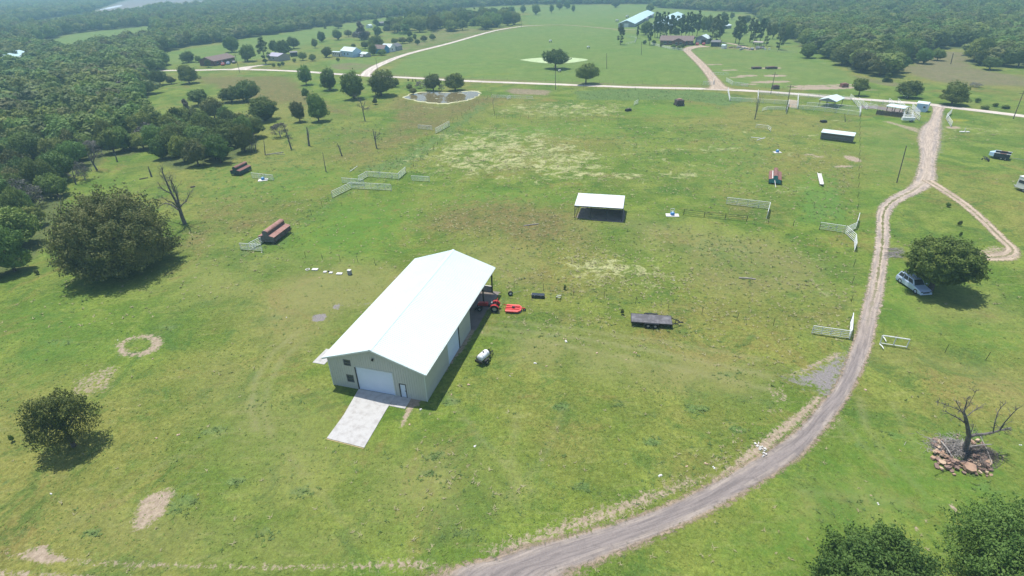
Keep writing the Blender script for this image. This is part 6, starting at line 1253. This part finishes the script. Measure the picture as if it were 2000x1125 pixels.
for x, y, lb in ((1075, 83, 'white field feeder nearest the curving road in the mown field'), (1149, 95, 'white field feeder in the middle of the mown field'), (1205, 43, 'white field feeder left of the first poultry house'), (1093, 141, 'small white object below the big pond oak'), (1225, 35, 'tiny white field feeder above the first poultry house')):
    g = G(x, y); s = mpp(x, y)*5; t = thing('field_feeder', (g[0], g[1]), .2, lb, 'feeder'); m = MB(); m.box((0, 0, s*.75), (s, s*.7, s*.35), taper=.8); m.build('hood', M['white'], t)
    for a in (-1, 1): m = MB(); m.box((a*s*.4, 0, s*.3), (s*.12, s*.5, s*.6)); m.build('leg', M['steel'], t)
# cattle-sized dark specks are weeds; houses
hse = gable_house((419.5, 129), (460, 120.5), 10, 2.7, 4.6, 'long low house with a brown shingle roof and a row of cars', 'brick', 'shingle', 'ranch_house', 'house', .6, True, doors=((6, 7, 2.1, 'white'),), windows=((2, 3.6, 1.0, 2.1), (9, 10.6, 1.0, 2.1), (13, 14.5, 1.0, 2.1)))
gable_house((524, 118), (545, 120), 8, 2.7, 4.0, 'small cottage with a lilac grey roof behind the tall pine', 'beige', 'greyroof', 'cottage', 'house', .4, True, windows=((1.5, 2.5, 1.0, 2.0), (5, 6, 1.0, 2.0)))
gable_house((568, 111), (582, 110), 3.5, 2.4, 2.9, 'dark little shed right of the cottage', 'navy', 'zinc', 'garden_shed', 'shed', .2, True, doors=((1, 2.4, 2, 'black'),))
gable_house((667, 110), (690, 112.5), 6.5, 3.4, 5.2, 'white metal house with a white roof by the curving road', 'skyblue', 'roofw', 'white_house', 'house', .3, True, windows=((3, 4, 1.2, 2.2), (6.5, 7.5, 1.2, 2.2)))
t = gable_house((649, 110), (664, 111), 3, 2.6, 2.8, 'white camper trailer parked left of the white metal house', 'white', 'roofw', 'camper', 'camper', .05, True, doors=((6, 6.9, 2.1, 'navy'),), windows=((1.2, 2.0, 1.3, 1.9), (3, 3.8, 1.3, 1.9), (4.5, 5.2, 1.3, 1.9)))
gable_house((704, 111), (715, 112), 4, 1.8, 2.6, 'little shed with a white roof before the white metal house', 'beige', 'roofw', 'small_shed', 'shed', .3, True)
gable_house((751, 105), (760.5, 102.5), 8, 2.8, 4.8, 'shed with a bright blue gable wall and brown roof', 'bluewall', 'shingle', 'blue_gabled_shed', 'shed', .2, False)
gable_house((763, 102), (773, 100), 7, 2.8, 4.6, 'white gabled cabin right of the blue shed', 'white', 'roofw', 'white_cabin', 'cabin', .3, False, windows=((1.5, 2.4, 1, 2),))
gable_house((776, 99.5), (786, 97), 6, 2.6, 4.2, 'weathered grey cabin at the right end of the sheds', 'greywall', 'zinc', 'grey_cabin', 'cabin', .3, True)
gable_house((701, 72), (712, 70), 6, 2.6, 4, 'grey roof peeking out behind the purplish tree', 'beige', 'greyroof', 'far_house', 'house', .3, True); gable_house((722, 55), (728, 54), 4, 2.2, 3, 'tiny white shed behind the dark trees', 'white', 'roofw', 'far_shed', 'shed', .2, True)
gable_house((744, 51), (760, 49.5), 8, 2.5, 3.6, 'low dark shed at the end of the far field', 'navy', 'zinc', 'dark_shed', 'shed', .2, True)
# brick ranch house, garage
gable_house((1289, 87.5), (1351, 88.5), 11, 2.8, 4.9, 'long brick ranch house with a brown roof among the pines', 'brick', 'shingle', 'brick_ranch_house', 'house', .7, True, doors=((9, 10.2, 2.1, 'white'),), windows=((2, 4, 1, 2.1), (5.5, 7.2, 1, 2.1), (12, 14, 1, 2.1), (15.5, 17, .8, 2.1), (18.2, 19.2, 1, 2.1)))
gable_house((1312, 89.5), (1336, 90), 5, 2.8, 4.4, 'projecting brick gable in the middle of the ranch house', 'brick', 'shingle', 'gable_wing', 'house', .5, False, windows=((2, 3.4, 1, 2.1), (4.6, 6, 1, 2.1)))
gable_house((1357.5, 85), (1380, 86), 8, 3.2, 4.9, 'white roofed garage with an open dark bay', 'greywall', 'roofw', 'garage', 'garage', .5, False, doors=((.8, 3.6, 2.4, 'white'), (4.2, 6.8, 2.4, 'black')))  # black door panel: painted shade in place of the open bay's dark inside
gable_house((1388, 91), (1405, 91.5), 6, 2.6, 3.4, 'dark low shed right of the garage under the pines', 'navy', 'zinc', 'pine_shed', 'shed', .3, True)
gable_house((1470, 90), (1487, 91), 4, 2.2, 2.6, 'low pale roofed lean-to at the right of the ranch yard', 'rustdark', 'beige', 'lean_to', 'shed', .3, True, open_=True)
gable_house((1408, 95), (1415, 95.5), 3, 1.8, 2.2, 'small white camper shell at the yard fence', 'white', 'roofw', 'camper_shell', 'camper', .1, True)
gable_house((1416, 57), (1428, 55), 5, 2.2, 3, 'white roofed shed behind the pines', 'greywall', 'roofw', 'far_shed', 'shed', .3, True)
# poultry houses
def long_house(pf, pb, w, label):
    a = G(*pf); b = G(*pb); ra = math.atan2((b-a)[1], (b-a)[0]); Lg = float(np.linalg.norm(b-a)); t = thing('poultry_house', (a[0], a[1]), ra, label, 'poultry house')
    m = MB(); m.bb(0, Lg, -w/2, -w/2+.2, 0, 2.6); m.bb(0, Lg, w/2-.2, w/2, 0, 2.6); m.prism([(-w/2+.2, 0), (w/2-.2, 0), (w/2-.2, 2.6), (0, 5), (-w/2+.2, 2.6)], 0, .2, 'x'); m.prism([(-w/2+.2, 0), (w/2-.2, 0), (w/2-.2, 2.6), (0, 5), (-w/2+.2, 2.6)], Lg-.2, Lg, 'x'); m.build('wall', M['greywall'], t)
    r_ = MB()
    for q in (-1, 1): pr = [(q*(w/2+.7), 2.5), (0, 5.15), (0, 5.3), (q*(w/2+.7), 2.65)]; r_.prism(pr[::-q], -.5, Lg+.5, 'x')
    r_.build('roof', M['tealroof'], t)
    for x in (Lg*.45, Lg*.75): q = MB(); q.bb(x, x+9, -w/2-3, -w/2, 0, 2.6); q.build('cooling_annex', M['greywall'], t)
    q = MB(); q.bb(-.06, -.01, -1.8, 1.8, 0, 2.8); q.build('end_door', M['white'], t)
long_house((1223, 53), (1264, 30.5), 13.5, 'long pale roofed poultry house at the left, behind the lone pine')
long_house((1291, 57), (1322, 34.5), 13.5, 'second long poultry house seen between the pine trunks')
long_house((-20, 128), (44, 114), 13, 'long white roofed building at the left photo edge')
fence([(1271, 87), (1290, 92), (1312, 97), (1338, 100)], 'white yard fence around the ranch house', 1.4, 3, 'pipe', 4, .06, 'yard_fence', .045, True, 0)
fence([(1345, 100), (1400, 95), (1450, 97), (1520, 102), (1556, 104)], 'pale fence along the top of the right pasture', 1.2, 5, 'pipegrey', 3, .05, 'yard_fence', .02, True, 0)
fence([(1222, 87), (1240, 84), (1243, 75), (1225, 74)], 'small pale pen beside the lone pine', 1.3, 3, 'pipe', 3, .05, 'yard_fence', .03, True, 0)
rg = np.random.default_rng(8)
for i in range(16):
    x = rg.uniform(1424, 1500); y = rg.uniform(93, 98)
    g = G(x, y); m = MB()
    for k in range(3): m.box((rg.normal()*.8, rg.normal()*.6, .4), (rg.uniform(.5, 1.6), rg.uniform(.4, 1.2), rg.uniform(.4, 1.1)), rotm(rg.uniform(0, 3)))
    o = m.build('scrap_pile', M[['pipegrey', 'zinc', 'white', 'rust', 'greywall'][i % 5]], None); o.location = (g[0], g[1], 0); tag(o, 'pile of grey scrap along the ranch yard fence', 'scrap', 'scrap along the ranch yard fence')

# ------------------------------------------------------------------ poles and overhead wires
def pole(px, pb, pt_x, pt_y, label, cross=False, r=.13, name='utility_pole'):
    g = G(px, pb); h = height_at(px, pb, pt_y); lo, hi = -2.5, 2.5
    for _ in range(20):
        md_ = (lo+hi)/2; d = np.array([g[0]+md_, g[1], h-CAM_H]); xx = 1000+F_PX*(d@_R)/(d@_f)
        if xx < pt_x: lo = md_
        else: hi = md_
    dx = max(-.8, min(.8, lo)); t = thing(name, (g[0], g[1]), 0, label, 'pole'); m = MB(); m.tube((0, 0, -.1), (dx, 0, h), r, r*.7, 7); m.build('shaft', M['wood'], t)
    if cross: m = MB(); m.bb(dx-1.1, dx+1.1, -.06, .06, h-.7, h-.58); m.build('cross_arm', M['wood'], t); m = MB(); m.lathe([(0, 0), (.06, 0), (.06, .14), (0, .16)], (dx, 0, h), 'z', 8); m.build('insulator', M['zinc'], t)
    else: m = MB(); m.lathe([(0, 0), (.06, 0), (.06, .14), (0, .16)], (dx, 0, h), 'z', 8); m.build('insulator', M['zinc'], t)
    return np.array([g[0]+dx, g[1], h])
p1 = pole(1085, 175, 1085, 127, 'utility pole at the road in front of the big pond oak', True); p2 = pole(1185, 134, 1185, 104, 'utility pole standing in the mown field'); p3 = pole(1252.5, 107, 1253, 81, 'utility pole left of the ranch house yard')
p4 = pole(1505, 184, 1514, 142, 'leaning utility pole at the road, left of the pens', True); p5 = pole(1535, 218, 1545, 165, 'utility pole rising from the tan lot corner', True); p6 = pole(1751.5, 357, 1770.5, 285, 'bare dark pole leaning right beside the gravel drive', r=.12)
p7 = pole(1979, 232, 2000, 178, 'utility pole at the right edge beyond the road', True); p8 = pole(468.5, 142, 458.5, 105, 'leaning utility pole in front of the brown roofed house', True); p9 = pole(737, 135, 734, 114, 'utility pole at the bend of the dirt road'); p10 = pole(1018.5, 54, 1018.5, 41, 'small far pole at the end of the dirt road bend'); p11 = pole(1857, 125, 1862, 104, 'broken dark pole in the brownish field', r=.2)
m = MB(); 
def wire(a, b, sag=.8, r=.012):
    w = MB(); n = 14; pr = None
    for i in range(n+1):
        s = i/n; p = a*(1-s)+b*s; p = p-np.array([0, 0, sag*4*s*(1-s)])
        if pr is not None: w.tube(pr, p, r, n=3, caps=False)
        pr = p
    return w
left_ = p1+(p8-p1)*1.0
for a, b, lb in ((p9, p1, 'overhead wire above the road left of the pond oak pole'), (p1, p4, 'long overhead wire above the road right of the pond oak pole'), (p4, p5, 'overhead wire between the two poles at the pens'), (p1, p2, 'overhead wire up to the mown field pole'), (p2, p3, 'overhead wire to the ranch house'), (p5, p7, 'overhead wire above the pens to the right'), (p8, p9, 'overhead wire from the brown roofed house pole')):
    tag(wire(a, b).build('power_line', M['steel'], None, fix=False), lb, 'power line')

# ------------------------------------------------------------------ dead trees
def Vp(px, py, gx, gy, dy=0.0):
    """point on the upright plane through (gx, gy) that faces the camera's side of the pasture"""
    d = _f+(px-1000)/F_PX*_R-(py-562.5)/F_PX*_U; t_ = (gy+dy)/d[1]; return np.array([d[0]*t_, gy+dy, CAM_H+d[2]*t_])
def twigs(m, p, d, L0, r, lev, rg, mi=0, n=(2, 4), spread=.7):
    q = p+d*L0; mid = (p+q)/2+rg.normal(size=3)*L0*.06; m.tube(p, mid, r, r*.8, 5, mi, False); m.tube(mid, q, r*.8, r*.55, 5, mi, False)
    if lev <= 0: return
    for k in range(rg.integers(*n)):
        e = d+rg.normal(size=3)*spread; e[2] += .1; e /= np.linalg.norm(e); s = rg.uniform(.35, 1); twigs(m, p*(1-s)+q*s, e, L0*rg.uniform(.45, .75), r*.55, lev-1, rg, mi, n, spread)
def dead(px, py, limbs, label, r0, name='dead_tree', seed=1, mats=('deadbark', 'deadbark'), tw=2, tl=.5, lab2=None):
    g = G(px, py); o = np.array([g[0], g[1], 0]); t = thing(name, (g[0], g[1]), 0, label, 'dead tree'); rg = np.random.default_rng(seed)
    for i, (pts, ra, rb) in enumerate(limbs):
        P_ = [Vp(x, y, g[0], g[1], dz)-o for x, y, dz in pts]
        if i == 0: P_[0] = np.array([0, 0, -.1])
        m = MB(); k = len(P_)-1
        for j in range(k): m.tube(P_[j], P_[j+1], ra+(rb-ra)*j/k, ra+(rb-ra)*(j+1)/k, 7)
        if i:
            for j in range(1, k+1):
                d = P_[j]-P_[j-1]; d /= np.linalg.norm(d)
                for q in range(tw if j < k else tw+1):
                    e = d+rg.normal(size=3)*.55; e /= np.linalg.norm(e); s = rg.uniform(.2, 1); twigs(m, P_[j-1]*(1-s)+P_[j]*s, e, tl*rg.uniform(.6, 1.3), max(rb*.7, .02), 2, rg)
        m.build('trunk' if i == 0 else 'limb', M[mats[0] if i == 0 else mats[1]], t, fix=False)
    return t
dead(361, 437, [([(361, 437, 0), (356, 425, 0), (350, 405, 0)], .42, .30), ([(350, 406, 0), (336, 380, .5), (326, 358, 1), (318, 338, 1.4), (316, 328, 1.6)], .24, .05), ([(350, 405, 0), (346, 384, -.8), (338, 360, -1.4), (330, 346, -2)], .2, .04),
     ([(350, 405, 0), (334, 378, -1), (322, 372, -1.8), (311, 363, -2.4)], .18, .04), ([(349, 410, 0), (335, 400, 1), (322, 397, 2), (312, 402, 2.8)], .18, .04), ([(350, 408, 0), (336, 395, -2), (326, 392, -3), (316, 384, -3.6)], .14, .03),
     ([(352, 405, 0), (347, 385, 1.5), (345, 366, 2)], .16, .04), ([(353, 402, 0), (362, 394, .6), (368, 384, 1.2), (371, 378, 1.5)], .13, .03), ([(352, 404, 0), (360, 396, -1), (366, 392, -2)], .12, .03), ([(340, 376, 0), (334, 356, 0), (338, 346, .6)], .12, .03), ([(330, 365, 0), (322, 350, -1), (311, 340, -1.5)], .12, .03)],
     'big bare dead tree with fanned limbs standing left of the feeders', .5, tw=5, tl=1.0)
t = dead(1884, 884, [([(1884, 884, 0), (1888, 868, 0), (1893, 852, 0), (1890, 835, 0), (1886, 816, 0), (1882, 805, .0)], .27, .12), ([(1893, 853, 0), (1905, 849, .0), (1922, 848, .2), (1937, 845, .3), (1955, 840, .2), (1975, 835, .3)], .17, .05), ([(1940, 844, 0), (1943, 825, 0), (1950, 803, .4), (1960, 790, .5)], .06, .02),
     ([(1953, 840, 0), (1962, 825, 0), (1980, 805, -.3), (1991, 796, -.5)], .07, .015), ([(1885, 826, 0), (1874, 818, .2), (1862, 812, .4), (1846, 803, .5)], .08, .025), ([(1883, 812, 0), (1876, 800, 0), (1868, 786, .2)], .06, .02), ([(1882, 805, 0), (1887, 790, .1), (1889, 777, .2)], .08, .025),
     ([(1886, 800, 0), (1898, 780, .3), (1908, 760, .3)], .03, .01), ([(1882, 806, 0), (1868, 798, -.3), (1845, 790, -.6), (1828, 784, -.8)], .05, .015), ([(1890, 812, 0), (1902, 802, .2), (1914, 795, .3)], .05, .015), ([(1893, 852, .2), (1899, 838, .5), (1901, 828, .6)], .05, .015)],
     'dead tree with a long limb to the right rising from the rock pile', .4, seed=7, tw=4, tl=.42)
for i, (x, y, tops, lb, r) in enumerate([(713, 236, [(703, 190), (712, 200), (722, 208), (697, 205), (716, 215), (690, 185)], 'bare grey dead tree below the row of trees', .16), (736, 290, [(728, 252), (733, 262), (738, 270), (741, 262)], 'forked dead trunk left of the far pasture', .16),
                                    (604, 285, [(599, 248), (603, 256)], 'thick dead trunk beneath the twin slim trees', .26), (569, 291, [(557, 252), (563, 262), (552, 240), (567, 270)], 'leaning dead trunk beside the grey thicket', .2), (668, 304, [(659, 280), (664, 288)], 'short leaning dead stump in the left pasture', .16),
                                    (637, 336, [(630, 297)], 'thin bare pole like trunk in the left pasture', .1), (518, 303, [(515, 272)], 'thin dead trunk left of the grey thicket', .12), (296, 345, [(289, 325)], 'dark leaning stump above the big bare tree', .2), (229, 316, [(224, 298)], 'small dark stump at the edge of the left wood', .16),
                                    (499, 296, [(500, 268), (492, 272)], 'dead trunk at the right edge of the dark grove', .12), (493, 298, [(487, 262), (497, 262), (480, 270)], 'bare tree at the right edge of the dark grove', .1), (1474, 233, [(1480, 205), (1486, 190), (1483, 183), (1478, 198)], 'bare dark tree leaning right below the white pens', .14),
                                    (1651, 238, [(1650, 222)], 'single dark post like trunk right of the pens', .1), (121, 418, [(112, 398), (122, 392), (118, 384)], 'thin scraggly tree left of the huge dark tree', .1), (190, 333, [(170, 300), (182, 292), (195, 290), (176, 280), (200, 300)], 'pale barked bare tree at the left wood edge', .2), (148, 360, [(140, 330), (152, 326), (134, 340), (158, 336)], 'grey bare tree in the left wood edge gap', .14)]):
    limbs = [([(x, y, 0), ((x*2+tops[0][0])/3, (y*2+tops[0][1])/3, 0), ((x+tops[0][0]*2)/3, (y+tops[0][1]*2)/3, .1), (tops[0][0], tops[0][1], .2)], r, r*.35)]
    for j, (a, b) in enumerate(tops[1:]):
        s = .35+.1*j; mx, my = x+(tops[0][0]-x)*s, y+(tops[0][1]-y)*s; limbs.append(([(mx, my, .05), ((mx+a)/2+rnd.uniform(-1, 1), (my+b)/2, rnd.uniform(-.8, .8)), (a, b, rnd.uniform(-1.2, 1.2))], r*.5, r*.18))
    limbs = [(a_, b_*1.25, c_*1.25) for a_, b_, c_ in limbs]; dead(x, y, limbs, lb, r*1.25, seed=20+i, tw=4 if len(tops) > 3 else 2, tl=.9, mats=('deadbark', 'deadbark'))
# grey twiggy thicket
for x, y, w, h, lb in ((545, 268, 40, 30, 'grey twiggy thicket of dead branches above the leaning trunk'), (160, 352, 44, 40, 'grey twiggy dead tree at the edge of the left wood'), (180, 305, 40, 34, 'pale twiggy tree behind the left wood gap'), (485, 290, 26, 28, 'pale green bare tree at the right of the dark grove')):
    tree_px('twig%d' % (w % 3 == 1), x, y, y-h, w, lb, name='dead_tree', cat='dead tree', wide=.95)

# ------------------------------------------------------------------ rock pile, brush pile
rg = np.random.default_rng(12)
def slabrock(px, py, w, d, h, rz, z, tilt, mat):
    g = G(px, py); m = MB(); n = rg.integers(5, 8); an = np.sort((np.arange(n)+rg.uniform(-.3, .3, n))/n*2*pi); P_ = [(cos(a)*w/2*rg.uniform(.8, 1.1), sin(a)*d/2*rg.uniform(.8, 1.1)) for a in an]; m.prism(P_, -h/2, h/2, 'z')
    o = m.build('rock', mat, None, bevel=.008); o.location = (g[0], g[1], z+h/2); o.rotation_euler = (tilt[0], tilt[1], rz); tag(o, 'flat reddish sandstone slab in the pile around the dead tree', 'rock', 'sandstone slabs round the dead tree')
R3 = ['rock1', 'rock2', 'rock3']
for x, y, s in [(1828, 862, .8), (1836, 870, .7), (1822, 868, .5), (1840, 878, .7), (1830, 886, .6), (1822, 896, .7), (1832, 900, .6), (1845, 893, .8), (1852, 886, .5), (1838, 906, .65), (1848, 905, .6), (1828, 912, .5), (1838, 917, .5), (1850, 916, .6), (1860, 910, .7), (1866, 902, .6), (1858, 920, .5), (1868, 917, .5), (1863, 928, .35), (1878, 906, .6),
                (1892, 918, 1.15), (1882, 925, .4), (1904, 926, .5), (1903, 905, .5), (1912, 908, .6), (1920, 900, .6), (1916, 918, .5), (1925, 912, .7), (1934, 918, .6), (1926, 925, .4), (1908, 862, .5), (1900, 866, .55), (1894, 862, .4), (1918, 870, .5), (1868, 905, .5), (1873, 912, .45), (1931, 905, .6), (1935, 928, .35), (1927, 930, .25), (1870, 850, .25), (1869, 856, .25), (1885, 915, .6)]:
    s *= .98; slabrock(x, y, s*rg.uniform(1.0, 1.35), s*rg.uniform(.7, 1.0), s*rg.uniform(.25, .42), rg.uniform(0, 3), rg.uniform(0, .16) if 1826 < x < 1930 else 0, (rg.uniform(-.35, .35), rg.uniform(-.35, .35)), M[R3[rg.integers(0, 3)]])
for k in range(46):
    x, y = [(1833, 885, ), (1848, 905), (1915, 908), (1903, 900)][k % 4]; s = rg.uniform(.2, .42); slabrock(x+rg.normal()*9, y+rg.normal()*8, s*1.3, s, s*.45, rg.uniform(0, 3), rg.uniform(.0, .3), (rg.uniform(-.5, .5), rg.uniform(-.5, .5)), M[R3[rg.integers(0, 3)]])
for nm, cx, cy, n, rx, ry, mt in (('left', 1858, 876, 900, 2.3, 1.5, 'deadpale'), ('right', 1908, 888, 800, 2.0, 1.4, 'deadpale'), ('front', 1912, 910, 160, 1.2, .7, 'deadbark')):
    g = G(cx, cy); m = MB()
    for k in range(n):
        x, y = rg.normal(size=2)*.5; z = max(.05, .65*(1-(x*x+y*y)))*rg.uniform(.2, 1); p = np.array([g[0]+x*rx, g[1]+y*ry, z]); d = rg.normal(size=3)*np.array([1, 1, .35]); d /= np.linalg.norm(d); Lk = rg.uniform(.3, 1.0); m.tube(p-d*Lk/2, p+d*Lk/2, rg.uniform(.008, .022), n=3, caps=False)
    tag(m.build('brush_pile', M['wood' if nm != 'left' else 'deadpale'], None, fix=False), 'tangle of grey dead branches, %s of the dead trunk in the rock pile' % {'left': 'left', 'right': 'right', 'front': 'lower right'}[nm], 'brush pile', None, 'stuff')
log((1838, 862), (1860, 892), .07, M['deadpale'], 'pale log slanting across the left brush pile', 'fallen_log', 'log', .6); log((1895, 872), (1936, 868), .06, M['deadpale'], 'pale branch lying right of the dead trunk', 'fallen_branch', 'branch', .7)
log((1915, 852), (1938, 905), .03, M['deadpale'], 'thin pale branch hanging down right of the dead trunk', 'fallen_branch', 'branch', .5)
# loose twigs beside the gravel drive at the shade tree
m = MB(); 
for k in range(60):
    g = G(rg.uniform(1737, 1757), rg.uniform(486, 504)); d = np.array([1, rg.normal()*.35, 0]); d /= np.linalg.norm(d); m.tube((g[0]-d[0], g[1]-d[1], .05), (g[0]+d[0], g[1]+d[1], rg.uniform(.05, .3)), .025, n=4, caps=False)
tag(m.build('cut_branches', M['deadpale'], None, fix=False), 'heap of pale cut branches between the drive and the shade tree', 'branches', None, 'stuff')

# ------------------------------------------------------------------ haze: one even box of air round everything
hz = bpy.data.materials.new('haze'); hz.use_nodes = True; n_ = hz.node_tree.nodes; n_.remove(n_['Principled BSDF']); pv = n_.new('ShaderNodeVolumePrincipled')
pv.inputs['Color'].default_value = (.52, .88, 1, 1); pv.inputs['Density'].default_value = 0.00046; pv.inputs['Anisotropy'].default_value = 0.0
hz.node_tree.links.new(pv.outputs[0], n_['Material Output'].inputs['Volume'])
m = MB(); m.bb(-17000, 17000, -17000, 17000, -1.2, CAM_H+1.5); o = m.build('haze', hz, None); tag(o, 'thin bluish summer haze over the land', None, None, 'stuff')
